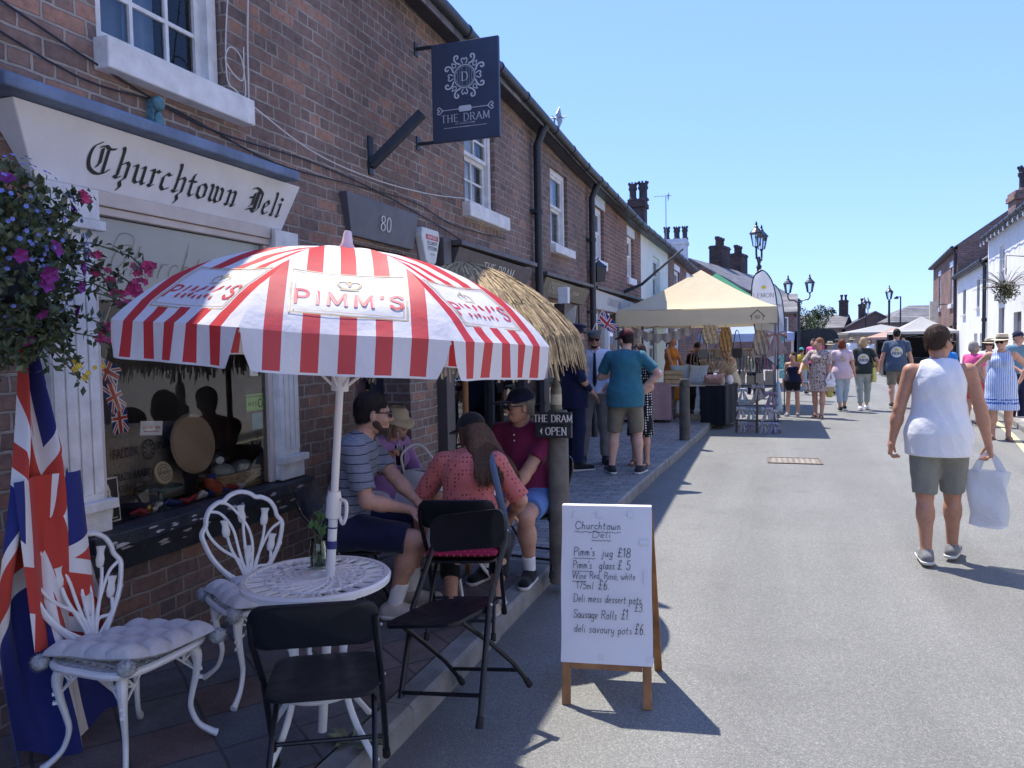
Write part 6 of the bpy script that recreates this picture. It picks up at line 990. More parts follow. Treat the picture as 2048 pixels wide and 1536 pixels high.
o = tag(b.build("fallen_leaf", mt("dead_leaf", (.16, .18, .09), .8, .3, 20)), "crumpled pale green leaf lying by the kerb near the front chair", "leaf"); o.location = (-1.575, 2.63, FLOOR + .004)
# ---------------------------------------------------------------- people: smooth-blended volumes turned into one surface each
A3 = lambda p: np.array(p, float)
class Vol:
    def __init__(s): s.p = []; s.clip = []
    def cap(s, a, b, ra, rb, k=.03, flat=0, sq=None): s.p.append(('c', A3(a), A3(b), ra, rb, k, flat, sq)); return s
    def ell(s, c, r, k=.03, M=None, sub=False): s.p.append(('e', A3(c), A3(r), M, k, sub)); return s
    def cut(s, pt, n): s.clip.append((A3(pt), A3(n))); return s
    def mesh(s, vox, fold=None):
        lo = np.full(3, 1e9); hi = -lo
        for q in s.p:
            if q[0] == 'c': r = max(q[3], q[4]) * 1.05; l, h = np.minimum(q[1], q[2]) - r, np.maximum(q[1], q[2]) + r
            else:
                if q[5]: continue
                r = max(q[2]); l, h = q[1] - r, q[1] + r
            lo = np.minimum(lo, l); hi = np.maximum(hi, h)
        lo -= 3 * vox; n = np.ceil((hi - lo) / vox).astype(int) + 4; F = np.full(n, .5, np.float32); ax = [lo[i] + vox * np.arange(n[i]) for i in range(3)]
        for q in s.p:
            if q[0] == 'c': r = max(q[3], q[4]); l, h = np.minimum(q[1], q[2]) - r, np.maximum(q[1], q[2]) + r; k = q[5]
            else: r = max(q[2]); l, h = q[1] - r, q[1] + r; k = q[4]
            i0 = np.clip(((l - k - 2 * vox - lo) / vox).astype(int), 0, n - 1); i1 = np.clip(((h + k + 2 * vox - lo) / vox).astype(int) + 2, 1, n)
            if (i1 <= i0).any(): continue
            sl = tuple(slice(a, b) for a, b in zip(i0, i1)); X, Y, Z = np.meshgrid(*[ax[i][sl[i]] for i in range(3)], indexing='ij'); P = np.stack((X, Y, Z), -1)
            if q[0] == 'c':
                _, a, b, ra, rb, k, flat, sq = q; d = b - a; L2 = max(d @ d, 1e-9); w = P - a; t = np.clip(w @ d / L2, 0, 1); v = w - t[..., None] * d
                if sq is not None: nn, f = A3(sq[0]), sq[1]; nn = nn / np.linalg.norm(nn); c = v @ nn; v = v + (c * (1 / f - 1))[..., None] * nn
                D_ = np.sqrt((v * v).sum(-1)) - (ra + (rb - ra) * t)
                if sq is not None: D_ = D_ * (sq[1] ** .5)
                if flat: e = (w @ d) / math.sqrt(L2); D_ = np.maximum(D_, e - math.sqrt(L2)) if flat in (1, 3) else D_; D_ = np.maximum(D_, -e) if flat in (2, 3) else D_
            else:
                _, c, r, M, k, sub = q; w = P - c; w = w @ M if M is not None else w; k0 = np.sqrt(((w / r) ** 2).sum(-1)); k1 = np.sqrt(((w / r ** 2) ** 2).sum(-1)) + 1e-9; D_ = k0 * (k0 - 1) / k1
                if sub: F[sl] = np.maximum(F[sl], -D_); continue
            f0 = F[sl]; h = np.clip(.5 + .5 * (D_ - f0) / k, 0, 1); F[sl] = D_ * (1 - h) + f0 * h - k * h * (1 - h)
        if fold or s.clip:
            X, Y, Z = np.meshgrid(*ax, indexing='ij')
            if fold: F = F + fold(X, Y, Z)
            for pt, nn in s.clip: F = np.maximum(F, (X - pt[0]) * nn[0] + (Y - pt[1]) * nn[1] + (Z - pt[2]) * nn[2])
        return nets(F, lo, vox)
def nets(F, lo, vox, sm=2):
    S = F < 0; n = np.array(F.shape); c = np.zeros(n - 1, np.int8); offs = [(i, j, k) for i in (0, 1) for j in (0, 1) for k in (0, 1)]
    for o in offs: c += S[o[0]:n[0] - 1 + o[0], o[1]:n[1] - 1 + o[1], o[2]:n[2] - 1 + o[2]]
    I = np.argwhere((c > 0) & (c < 8))
    if not len(I): return np.zeros((0, 3)), np.zeros((0, 4), int)
    idx = np.full(n - 1, -1, int); idx[tuple(I.T)] = np.arange(len(I)); acc = np.zeros((len(I), 3)); cnt = np.zeros(len(I))
    for o in offs:
        for d in range(3):
            if o[d]: continue
            e = list(o); e[d] = 1; a = F[tuple((I + o).T)]; b = F[tuple((I + e).T)]; m = (a < 0) != (b < 0); t = np.where(m, a / np.where(m, a - b, 1), 0); p = np.tile(A3(o), (len(I), 1)); p[:, d] = t; acc += p * m[:, None]; cnt += m
    V = lo + vox * (I + acc / cnt[:, None]); Q = []
    for d in range(3):
        u, v = (d + 1) % 3, (d + 2) % 3; sl0 = [slice(None)] * 3; sl1 = [slice(None)] * 3; sl0[d] = slice(0, -1); sl1[d] = slice(1, None); a = S[tuple(sl0)]; b = S[tuple(sl1)]; E = np.argwhere(a != b); E = E[(E[:, u] > 0) & (E[:, v] > 0) & (E[:, u] < n[u] - 1) & (E[:, v] < n[v] - 1)]
        if not len(E): continue
        def cell(du, dv): c_ = E.copy(); c_[:, u] -= du; c_[:, v] -= dv; return idx[tuple(c_.T)]
        q = np.stack((cell(1, 1), cell(0, 1), cell(0, 0), cell(1, 0)), 1); fl = ~a[tuple(E.T)]; q[fl] = q[fl][:, ::-1]; Q.append(q)
    Q = np.concatenate(Q); m = len(V); ct = np.bincount(Q.ravel(), minlength=m)[:, None] + 1e-9
    for it in range(sm):   # relax the lattice
        C = V[Q].mean(1); A = np.zeros((m, 3))
        for j in range(4):
            for d in range(3): A[:, d] += np.bincount(Q[:, j], C[:, d], m)
        V = V * .3 + .7 * A / ct
    return V, Q
def volobj(name, parts, mat, parent, extra=None):
    vs, fs, o = [], [], 0
    for V, Q in parts: vs.append(V); fs.append(Q + o); o += len(V)
    V = np.concatenate(vs); Q = np.concatenate(fs); me = D.meshes.new(name); me.vertices.add(len(V)); me.vertices.foreach_set("co", V.astype(np.float32).ravel()); me.loops.add(Q.size); me.loops.foreach_set("vertex_index", Q.astype(np.int32).ravel()); me.polygons.add(len(Q)); me.polygons.foreach_set("loop_start", np.arange(0, Q.size, 4, dtype=np.int32)); me.polygons.foreach_set("use_smooth", [True] * len(Q)); me.update(calc_edges=True); me.validate(); me.materials.append(mat)
    ob = D.objects.new(name, me); COL.objects.link(ob); ob.parent = parent; return ob
def folds(seed, amp, sc=1.0, vert=.5):
    r = np.random.RandomState(seed); W = [(r.normal(size=3) * np.array([16, 16, 16 * (1 - vert) + 4]) * sc, r.uniform(0, 6.3), r.uniform(.4, 1)) for _ in range(7)]
    def f(X, Y, Z):
        o = 0
        for k, ph, a in W: q = np.sin(k[0] * X + k[1] * Y + k[2] * Z + ph + .8 * np.sin(9 * Z + ph)); o = o + a * (q * .5 + 1.1 * (np.abs(q) ** .6 - .6))
        return (amp / 3.) * o
    return f
def ik(a, b, l1, l2, pole):
    a, b, pole = A3(a), A3(b), A3(pole); d = b - a; L = np.linalg.norm(d); 
    if L > (l1 + l2) * .999: b = a + d / L * (l1 + l2) * .999; d = b - a; L = np.linalg.norm(d)
    x = (l1 * l1 - l2 * l2 + L * L) / (2 * L); h = math.sqrt(max(l1 * l1 - x * x, 0)); u = d / L; p = pole - (pole @ u) * u; p = p / (np.linalg.norm(p) + 1e-9); return a + u * x + p * h, b
def rotm(yaw=0, pitch=0, roll=0): return np.array(Matrix.Rotation(yaw, 3, 'Z') @ Matrix.Rotation(pitch, 3, 'X') @ Matrix.Rotation(roll, 3, 'Y'))
def skinmat(name, col):
    if name in _mc: return _mc[name]
    m, nt, b = newmat(name); co = coords(nt); rp = ramp(nt, [(.3, tuple(x * .86 for x in col)), (.7, (col[0] * 1.1, col[1] * 1.05, col[2]))]); nt.links.new(noise(nt, co, 9, 5), rp.inputs[0]); c = mixc(nt, .35, rp.outputs[0], ramp2(nt, co), 'MULTIPLY'); nt.links.new(c, b.inputs["Base Color"]); b.inputs["Roughness"].default_value = .52; b.inputs["Specular IOR Level"].default_value = .4; b.inputs["Subsurface Weight"].default_value = .06; b.inputs["Subsurface Radius"].default_value = (.02, .008, .005); bumpto(nt, b, noise(nt, co, 140, 3), .12, .004); _mc[name] = m; return m
def ramp2(nt, co): rp = ramp(nt, [(.4, (.8, .62, .58)), (.6, (1, 1, 1))]); nt.links.new(noise(nt, co, 55, 3), rp.inputs[0]); return rp.outputs[0]
def hairmat(name, col):
    if name in _mc: return _mc[name]
    m, nt, b = newmat(name); co = coords(nt); mp = N(nt, "Mapping"); mp.inputs["Scale"].default_value = (1, 1, .12); nt.links.new(co, mp.inputs[0]); nz = noise(nt, mp.outputs[0], 170, 4); rp = ramp(nt, [(.3, tuple(x * .5 for x in col)), (.7, tuple(min(1, x * 1.5) for x in col))]); nt.links.new(nz, rp.inputs[0]); nt.links.new(rp.outputs[0], b.inputs["Base Color"]); b.inputs["Roughness"].default_value = .65; b.inputs["Specular IOR Level"].default_value = .18; bumpto(nt, b, nz, .8, .006); _mc[name] = m; return m
SK = skinmat("skin_light", (.56, .33, .245)); SKT = skinmat("skin_tanned", (.48, .26, .175)); SKP = skinmat("skin_pale", (.62, .40, .32))
H_DK = hairmat("hair_dark", (.022, .017, .015)); H_BR = hairmat("hair_brown", (.055, .034, .023)); H_BL = hairmat("hair_blonde", (.42, .31, .17)); H_GR = hairmat("hair_grey", (.28, .25, .22)); H_RD = hairmat("hair_auburn", (.16, .045, .025)); H_FD = hairmat("hair_ginger", (.26, .12, .06))
m_lens = mt("dark_lens", (.01, .01, .012), .12, .1, spec=.7); m_sole = mt("white_sole", (.62, .62, .6), .6, .1, 20); m_shoe = cloth("dark_shoe", (.03, .03, .035)); m_tr = cloth("grey_trainer", (.20, .20, .205), .3, 20)
def person(label, loc, face, H=1.72, dist=10., w=1., fem=False, pel=None, lean=0., tilt=0., twist=0., neck=.0, head=(0, 0), feet=None, hands=None, elb=None, top=None, tm=None, bottom=None, bm=None, blen=.5, hem=.0, skin=SK, hair='short', hm=H_BR, hat=None, hatm=None, glasses=False, shoes='trainer', sm=None, sock=None, grip=(0, 0), belly=0., beard=None, sit=False, rz=None, name="person", ground=0., group=None, sleeve=.62, footyaw=(.15, -.15), handdir=None):
    s = H / 1.75; t = thing(name, label, "person", loc, math.atan2(-face[0], face[1]) if rz is None else rz, group); vox = min(max(dist / 769 * .95, .0058), .017); sm = sm or m_shoe
    rs = random.Random(label); seed = rs.randrange(9999); pel = A3(pel or (0, 0, .93)) * (s if not sit else 1); sp = rotm(0, -lean, tilt); up = sp @ A3((0, 0, 1)); fw = sp @ rotm(twist) @ A3((0, 1, 0)); rt = sp @ rotm(twist) @ A3((1, 0, 0)); prt = A3((1, 0, 0)); sh_w = (.165 if fem else .185) * s * (1 + (w - 1) * .4); hw = (.098 if fem else .09) * s
    waist = pel + up * .14 * s; chest = pel + up * .36 * s; sb = pel + up * .475 * s; shL, shR = sb - rt * sh_w, sb + rt * sh_w; nb = pel + up * .53 * s + fw * .005; nd = rotm(0, -neck) @ up; hc = nb + nd * .155 * s + fw * (.015 + .03 * neck) * s
    hipL, hipR = pel - prt * hw, pel + prt * hw; feet = feet or ((-.11, 0), (.11, 0)); ank = [A3((f[0], f[1], (f[2] if len(f) > 2 else 0) + .075 * s)) for f in feet]; l1, l2 = .43 * s, .425 * s
    kn, an = zip(*[ik(h, a, l1, l2, (sg * (.12 if not sit else .2), 1, .15)) for h, a, sg in ((hipL, ank[0], -1), (hipR, ank[1], 1))]); hands = hands or ((-.27, .02, .80), (.27, .02, .80)); hs = [A3(h) * (1 if sit else s) for h in hands]; elb = elb or ((-.5, -1, 0), (.5, -1, 0)); u1, u2 = .29 * s, .255 * s; el, wr = zip(*[ik(a, h, u1, u2, e) for a, h, e in ((shL, hs[0], elb[0]), (shR, hs[1], elb[1]))])
    lw = s * (1 + (w - 1) * .55); B = Vol(); dz = (fw, .66 + .1 * (w > 1.1))
    def torso(V, inf, k=.05):
        V.cap(waist, chest + up * .02 * s, (.128 if fem else .15) * w * s + inf, (.138 if fem else .163) * (1 + (w - 1) * .6) * s + inf, k, 0, dz); V.cap(pel + up * .0, waist, (.158 if fem else .15) * w * s + inf, (.135 if fem else .147) * w * s + inf, k, 0, (fw, .74)); V.cap(shL + rt * .02, shR - rt * .02, .055 * s + inf, .055 * s + inf, k); V.cap(nb - nd * .03, (shL + sb) / 2, .05 * s + inf * .8, .045 * s + inf, k); V.cap(nb - nd * .03, (shR + sb) / 2, .05 * s + inf * .8, .045 * s + inf, k)
        V.ell(chest - fw * .045 * s, A3((.13, .07, .13)) * s * (1 + (w - 1) * .5) + inf, k)
        if belly: V.ell(pel + up * .13 * s + fw * (.05 + belly * .5) * s, A3((.13 * w, .09 + belly * .4, .13)) * s + inf, .06)
        if fem:
            for sg in (-1, 1): V.ell(chest + up * .005 + rt * sg * .07 * s + fw * .085 * w * s, A3((.065, .06, .065)) * s * (1 + (w - 1) * .7) + inf, .035)
    torso(B, -.008); B.cap(nb - nd * .02, hc - nd * .05 * s, .056 * s * (1.0 if not fem else .88), .052 * s * (1 if not fem else .86), .03)
    for i, sg in ((0, -1), (1, 1)):
        h, k, a = (hipL, hipR)[i], kn[i], an[i]; B.cap(h, k, .083 * lw, .056 * lw, .04); B.cap(k, k + (a - k) * .38, .054 * lw, .056 * lw, .03); B.cap(k + (a - k) * .3 + A3((0, -.012, 0)), a, .055 * lw, .036 * s, .03)
        fy = rotm(footyaw[i]); f = fy @ A3((0, 1, 0)); z0 = a[2] - .075 * s; heel = A3((a[0], a[1], z0 + .035 * s)) - f * .035 * s; toe = A3((a[0], a[1], z0 + .022 * s)) + f * .15 * s; B.cap(heel, toe, .034 * s, .024 * s, .03); B.cap(a, heel + f * .06 * s, .034 * s, .034 * s, .03)
        sh, e, wq = (shL, shR)[i], el[i], wr[i]; B.cap(sh, e, .051 * lw, .04 * lw, .03); B.cap(e, e + (wq - e) * .35, .039 * lw, .041 * lw, .025); B.cap(e + (wq - e) * .3, wq, .041 * lw, .026 * s, .025)
    parts = []; big = dist < 7.5; HV = Vol() if big else B; hvx = .0036 if big else vox
    for i, sg in ((0, -1), (1, 1)):
        wq = wr[i]; d = (wq - el[i]); d /= np.linalg.norm(d)
        if handdir and handdir[i] is not None: d = A3(handdir[i]); d /= np.linalg.norm(d)
        ref = A3((0, 0, 1)) if abs(d[2]) < .75 else A3((0, 1, 0)); side = np.cross(d, ref); side /= np.linalg.norm(side)
        if abs(d[2]) >= .75: side = A3((0, 1, 0)) - d * d[1]; side /= np.linalg.norm(side)   # arm hanging: palm turned to the thigh
        pn = np.cross(side, d); pn *= -sg if abs(d[2]) >= .75 else 1
        if abs(d[2]) >= .75 and pn[0] * sg > 0: pn = -pn
        if abs(d[2]) < .75 and pn[2] > 0: pn = -pn
        q = s * (.9 if fem else 1); HV.cap(wq - d * .02, wq + d * .03 * q, .026 * s, .027 * s, .015); HV.cap(wq + d * .02 * q - side * .018 * q, wq + d * .085 * q - side * .024 * q, .019 * q, .0165 * q, .012); HV.cap(wq + d * .02 * q + side * .018 * q, wq + d * .08 * q + side * .024 * q, .019 * q, .0155 * q, .012); cu = .45 if not grip[i] else 1.35
        for j, (o, L) in enumerate(((.030, .078), (.0105, .088), (-.0095, .081), (-.029, .063))):
            p0 = wq + d * (.088 - .004 * (j == 3)) * q + side * o * q; a1, a2 = cu * (.5 + .08 * j), cu * (1.25 + .12 * j); d1 = d * math.cos(a1) + pn * math.sin(a1); d2 = d * math.cos(a2) + pn * math.sin(a2); p1 = p0 + d1 * L * .5 * q; HV.cap(p0, p1, .0098 * q, .0088 * q, .004); HV.cap(p1, p1 + d2 * L * .48 * q, .0086 * q, .0068 * q, .003)
        tb = wq + d * .03 * q + side * .026 * q + pn * .008; t1 = tb + (d * .6 + side * .65 + pn * .45) * .04 * q; HV.cap(tb, t1, .0135 * q, .0108 * q, .006); HV.cap(t1, t1 + (d * .9 + side * .15 + pn * (.3 + .5 * grip[i])) * .034 * q, .0105 * q, .008 * q, .003)
    hr = rotm(head[0], -head[1] - neck * .6); hp = lambda x, y, z: hc + hr @ (A3((x, y, z)) * s); HD = Vol() if dist < 12 else B; hv = max(vox * .6, .0038) if dist < 12 else vox; E_ = lambda V, c, r, k=.02, sub=False: V.ell(hp(*c), A3(r) * s, k, hr, sub)
    def headv(V):
        V.cap(nb + nd * .03 * s, hp(0, -.02, -.06), .048 * s, .05 * s, .02); E_(V, (0, -.015, .035), (.074, .094, .085)); E_(V, (0, .022, -.025), (.063, .072, .088)); E_(V, (0, .045, -.08), (.042, .042, .034), .025); V.cap(hp(0, .083, .012), hp(0, .108, -.026), .009 * s, .0145 * s, .012); V.cap(hp(-.04, .076, .024), hp(.04, .076, .024), .011 * s, .011 * s, .014)
        for sg in (-1, 1): E_(V, (sg * .042, .06, -.028), (.026, .028, .026), .02); E_(V, (sg * .075, -.005, -.012), (.011, .02, .033), .006); E_(V, (sg * .012, .097, -.033), (.009, .01, .008), .006); E_(V, (sg * .0305, .092, .006), (.016, .013, .011), .0, True); E_(V, (sg * .0305, .077, .005), (.0125, .0125, .0125), .003)
        V.cap(hp(-.02, .088, -.062), hp(.02, .088, -.062), .0075 * s, .0075 * s, .006); V.cap(hp(-.019, .087, -.071), hp(.019, .087, -.071), .0085 * s, .0085 * s, .005)
    headv(HD); parts.append(B.mesh(vox)); 
    if big: parts.append(HV.mesh(hvx))
    if dist < 12: parts.append(HD.mesh(hv))
    volobj("body", parts, skin, t); off = lambda i: dict(i=i)
    # clothes
    hemz = pel[2] + hem
    if top:
        V = Vol(); torso(V, .014); slv = {'tank': 0, 'none': 0, 'dress0': 0, 'crop': 0, 'vest': 0}.get(top, sleeve)
        for sh, e, wq in ((shL, el[0], wr[0]), (shR, el[1], wr[1])):
            if slv: V.cap(sh, sh + (e - sh) * min(slv, 1), .068 * lw, (.066 if slv < 1 else .052) * lw, .035, 1 if slv < 1 else 0)
            if slv > 1: V.cap(e, e + (wq - e) * .93, .052 * lw, .038 * s, .03, 1)
        if top[:5] == 'dress':
            dl = blen * s; kc = (kn[0] + kn[1]) / 2; bot = A3((kc[0] * .5 + pel[0] * .5, (pel[1] + kc[1]) / 2, pel[2] - dl)); V.cap(pel + up * .06, bot, .16 * w * s + .014, (.20 + .05 * dl) * w * s, .07, 1, (A3((0, 1, 0)), .78)); V.cut(bot + A3((0, 0, .012)), (0, 0, -1))
        elif sit: V.cap(waist, pel, .15 * w * s, .165 * w * s, .05, 0, (fw, .8)); V.cut(pel - up * (.02 - hem), -up)
        else: hr_ = hw + .118 * w ** .75 * s + .009; V.cap(waist, pel + up * .02 * s, .147 * w * s + .012, hr_, .05, 0, (fw, (.118 * w * s + .048) / hr_)); V.cap(pel + up * .02 * s, pel - up * .16 * s, hr_, hr_, .03, 0, (fw, (.118 * w * s + .048) / hr_)); V.cut(pel + A3((0, 0, hem)), (0, 0, -1))
        if slv == 0:
            for sg, sh in ((-1, shL), (1, shR)): V.cut(sb + rt * sg * (sh_w - (.045 if top != 'none' else .02) * s), rt * sg * .94 + up * .34)
        if top == 'crop': V.cut(chest + up * .06 * s, up)
        V.ell(nb + nd * .035 * s + fw * .025 * s, A3((.066, .075, .05 if top != 'vest' else .12)) * s, .01, None, True); volobj({'dress': "dress", 'dress0': "dress"}.get(top, "top"), [V.mesh(vox, folds(seed, .0075, 1.0, .6))], tm, t)
        if top in ('polo', 'shirt'):
            b = MB(); c0 = nb + nd * .012 * s; b.tube([tuple(c0 + rt * math.cos(a) * .066 * s + fw * (math.sin(a) * .066 * s + .012) + up * (-.022 * math.sin(a) * s)) for a in np.linspace(R(98), R(442), 22)], [.016 * s] * 22, 8, flat=1.0); b.build("collar", tm, t, smooth=True)
    if bottom:
        V = Vol(); V.cap(hipL, hipR, .118 * w ** .75 * s, .118 * w ** .75 * s, .04, 0, (A3((0, 1, 0)), .95)); V.cap(pel, pel + up * .1 * s, .150 * w * s + .004, .142 * w * s + .006, .05, 1, (fw, .78))
        if bottom == 'skirt': V.cap(pel, A3((pel[0], pel[1], pel[2] - blen * s)), .16 * w * s, .24 * s, .05, 1, (A3((0, 1, 0)), .8))
        else:
            for h, k, a in ((hipL, kn[0], an[0]), (hipR, kn[1], an[1])):
                if blen <= 1: e = h + (k - h) * blen; V.cap(h, e, .108 * lw * (w ** .4), (.097 - .012 * blen) * lw, .045, 1)
                else: V.cap(h, k, .105 * lw * (w ** .4), .078 * lw, .045); V.cap(k, k + (a - k) * (blen - 1), .078 * lw, .066 * lw if blen > 1.8 else .064 * lw, .04, 1)
        volobj({'shorts': "shorts", 'trousers': "trousers", 'skirt': "skirt"}[bottom], [V.mesh(vox, folds(seed + 5, .008, 1.0, .5))], bm, t)
    for i in (0, 1):
        a = an[i]; f = rotm(footyaw[i]) @ A3((0, 1, 0)); sd = A3((f[1], -f[0], 0)); z0 = a[2] - .075 * s; g = A3((a[0], a[1], z0))
        if shoes == 'bare': continue
        V = Vol()
        if shoes == 'sandal':
            b = MB(); b.prism([(sgn_ * .04 * s * wd, y * s) for sgn_, y, wd in ((-1, -.075, .8), (1, -.075, .8), (1, .03, 1), (1, .12, 1.1), (1, .185, .6), (-1, .185, .6), (-1, .12, 1.1), (-1, .03, 1))], tuple(g - A3((0, 0, .0))), tuple(sd), tuple(f), .016 * s); b.tube([tuple(g + sd * x * s + f * .07 * s + A3((0, 0, z * s))) for x, z in ((-.042, .01), (-.03, .05), (0, .062), (.03, .05), (.042, .01))], .011 * s, 6); b.build("sandal", sm, t); continue
        V.cap(g - f * .045 * s + A3((0, 0, .042 * s)), g + f * .165 * s + A3((0, 0, .034 * s)), .046 * s, .04 * s, .03); V.cap(a + A3((0, 0, .0)), g + f * .05 * s + A3((0, 0, .05 * s)), .047 * s, .042 * s, .03); V.cut(g + A3((0, 0, .02 * s)), (0, 0, -1)); so = volobj("shoe", [V.mesh(min(vox, .009))], sm, t); V = Vol(); V.cap(g - f * .05 * s + A3((0, 0, .03 * s)), g + f * .168 * s + A3((0, 0, .026 * s)), .05 * s, .046 * s, .02); V.cut(g + A3((0, 0, .026 * s)), (0, 0, 1)); V.cut(g, (0, 0, -1)); volobj("sole", [V.mesh(min(vox, .009))], m_sole if shoes == 'trainer' else m_black, so)
        if sock: V = Vol(); V.cap(a + A3((0, 0, .0)), a + (kn[i] - a) * sock[0] / .42, .042 * s, (.045 + .03 * sock[0]) * s, .02, 1); volobj("sock", [V.mesh(min(vox, .008))], sock[1], t)
    # hair, hat, glasses
    if hair:
        V = Vol(); e = .012
        E_(V, (0, -.02, .037), (.076 + e * .4, .094 + e * .4, .086 + e)); E_(V, (0, -.05, -.018), (.064, .056, .07))
        if hair in ('bob', 'curly'): E_(V, (0, -.045, -.03), (.094, .075, .085)); [E_(V, (sg * .07, -.005, -.03), (.03, .05, .08)) for sg in (-1, 1)]
        if hair == 'long':
            for sg in (-1, 0, 1): V.cap(hp(sg * .045, -.07, .0), hp(sg * .075, -.10, -.22 - .02 * sg), .05 * s, .035 * s, .03); 
            for sg in (-1, 1): V.cap(hp(sg * .07, -.01, .03), hp(sg * .082, .0, -.15), .03 * s, .022 * s, .03)
        if hair == 'long' and dist < 6:
            b = MB(); rr = random.Random(3); [V.cap(hp(sg * .05, -.085, -.05), hp(sg * .11, -.15 - .01 * abs(sg), -.30), .045 * s, .03 * s, .03) for sg in (-1.2, -.4, .4, 1.2)]
            for k in range(420): a = rr.uniform(-1, 1); e = rr.uniform(-.02, .03); q = cr([hp(a * .075, -.075 - .02 * (1 - a * a), -.02), hp(a * .10, -.125 - .02 * (1 - a * a) + e * .3, -.12), hp(a * .145 + e, -.185 - .01 * (1 - a * a) + e * .6, -.26), hp(a * .155 + e * 2.2, -.185 + e, -.34 - rr.uniform(0, .06))], 4); b.tube(q, [.0045] * (len(q) - 3) + [.0035, .002, .0006], 4, cap=False)
            b.build("loose_strands", hm, t, smooth=True)
        if hair in ('pony', 'bun'): E_(V, (0, -.115, .05), (.04, .04, .04))
        if hair == 'pony': V.cap(hp(0, -.125, .04), hp(0, -.13, -.14), .035 * s, .018 * s, .02)
        E_(V, (0, .115, -.035), (.10, .078, .098), 0, True)
        if hat: V.cut(hp(0, 0, .05), hr @ A3((0, 0, 1)))
        if hair == 'short': E_(V, (0, .0, -.10), (.12, .2, .052), 0, True); [E_(V, (sg * .09, .02, -.015), (.03, .028, .04), 0, True) for sg in (-1, 1)]
        ho = volobj("hair", [V.mesh(hv if dist < 12 else vox * .8, folds(seed + 9, .006, 4.0 if hair != 'curly' else 3.0, .8))], hm, t)
        if dist < 7.5:
            b = MB(); rr = random.Random(8); vs_ = ho.data.vertices
            for _ in range(2600 if hair != 'long' else 500):
                v = vs_[rr.randrange(len(vs_))]; n_ = v.normal; d_ = (Vector(tuple(hr @ A3((rr.uniform(-.3, .3), -.45 if v.co.z > hc[2] + .07 * s else -.1, -.7)))) + n_ * rr.uniform(.25, .6)); d_ = d_ - n_ * d_.dot(n_) * .55; q_ = n_.cross(d_).normalized() * .0016; L_ = rr.uniform(.014, .03); b.add([v.co - n_ * .003 - q_, v.co - n_ * .003 + q_, v.co + d_.normalized() * L_], [(0, 1, 2)])
            b.build("hair_strands", hm, t)
    if beard: V = Vol(); E_(V, (0, .043, -.078), (.048, .049, .041)); E_(V, (0, .02, -.05), (.0665, .05, .046)); E_(V, (0, .11, -.03), (.035, .04, .045), 0, True); V.cut(hp(0, .0, -.03), hr @ A3((0, .3, 1))); volobj("beard", [V.mesh(max(hv, .004))], beard, t)
    if hat == 'cap':
        V = Vol(); E_(V, (0, -.016, .05), (.09, .11, .092)); V.cut(hp(0, 0, .036), hr @ A3((0, -.12, -1))); V2 = Vol(); E_(V2, (0, .125, .045), (.072, .085, .011)); o = volobj("cap", [V.mesh(max(hv, .004)), V2.mesh(.004 if dist < 12 else .007)], hatm, t)
    elif hat == 'flat': V = Vol(); E_(V, (0, .0, .075), (.09, .125, .045)); E_(V, (0, .10, .05), (.07, .05, .012)); E_(V, (0, -.02, .05), (.084, .10, .05)); V.cut(hp(0, 0, .034), hr @ A3((0, -.1, -1))); volobj("cap", [V.mesh(.006)], hatm, t)
    elif hat == 'peaked':
        V = Vol(); E_(V, (0, 0, .115), (.125, .135, .03), .015); V.cap(hp(0, -.01, .05), hp(0, -.0, .10), .088 * s, .10 * s, .01, 3); volobj("cap", [V.mesh(.006)], hatm, t); V = Vol(); E_(V, (0, .10, .045), (.07, .055, .010)); volobj("peak", [V.mesh(.005)], m_black, t)
    elif hat == 'sun':
        b = MB(); fl = lambda r_, a, z: tuple(hp(r_ * math.cos(a), r_ * 1.12 * math.sin(a) - .01, z)); b.grid(lambda u, v: fl(.085 + .075 * v, u * 6.2832, .055 - .012 * v + .010 * math.sin(u * 12.6 + 1) * v), 30, 4, wrap=True); b.grid(lambda u, v: fl((.088, .086, .078, .05, .001)[int(v * 4 + .01)], u * 6.2832, (.055, .10, .135, .142, .13)[int(v * 4 + .01)]), 26, 4, wrap=True); hb = b.build("hat", hatm, t, smooth=True, solid=.003); b = MB(); b.grid(lambda u, v: fl(.0895, u * 6.2832, .058 + .024 * v), 26, 1, wrap=True); b.build("hat_band", m_black, hb)
    elif hat == 'floppy': b = MB(); fl = lambda r_, a, z: tuple(hp(r_ * math.cos(a), r_ * 1.12 * math.sin(a) - .01, z)); b.grid(lambda u, v: fl((.001, .055, .08, .088, .115, .14)[int(v * 5 + .01)], u * 6.2832, (.137, .13, .10, .05, .03, .0)[int(v * 5 + .01)] + .014 * math.sin(u * 19) * v * v), 36, 5, wrap=True); b.build("hat", hatm, t, smooth=True, solid=.004)
    if glasses:
        b = MB()
        for sg in (-1, 1): b.prism([(x * .027, z * .02) for x, z in ((-1, .9), (1, 1), (1.05, 0), (.7, -1), (-.6, -1), (-1, -.1))], tuple(hp(sg * .034 - .0, .103, .004)), tuple(hr @ A3((1, 0, 0)) * s), tuple(hr @ A3((0, 0, 1)) * s), .006); b.tube([tuple(hp(sg * .062, .10, .012)), tuple(hp(sg * .079, .04, .012)), tuple(hp(sg * .08, -.012, .006))], .0042 * s, 6)
        b.tube([tuple(hp(-.012, .108, .012)), tuple(hp(.012, .108, .012))], .004, 6); b.build("sunglasses", m_lens, t)
    return t, dict(wr=wr, el=el, hc=hc, hp=hp, hr=hr, nb=nb, pel=pel, kn=kn, an=an, chest=chest, up=up, fw=fw, rt=rt, shL=shL, shR=shR, s=s)
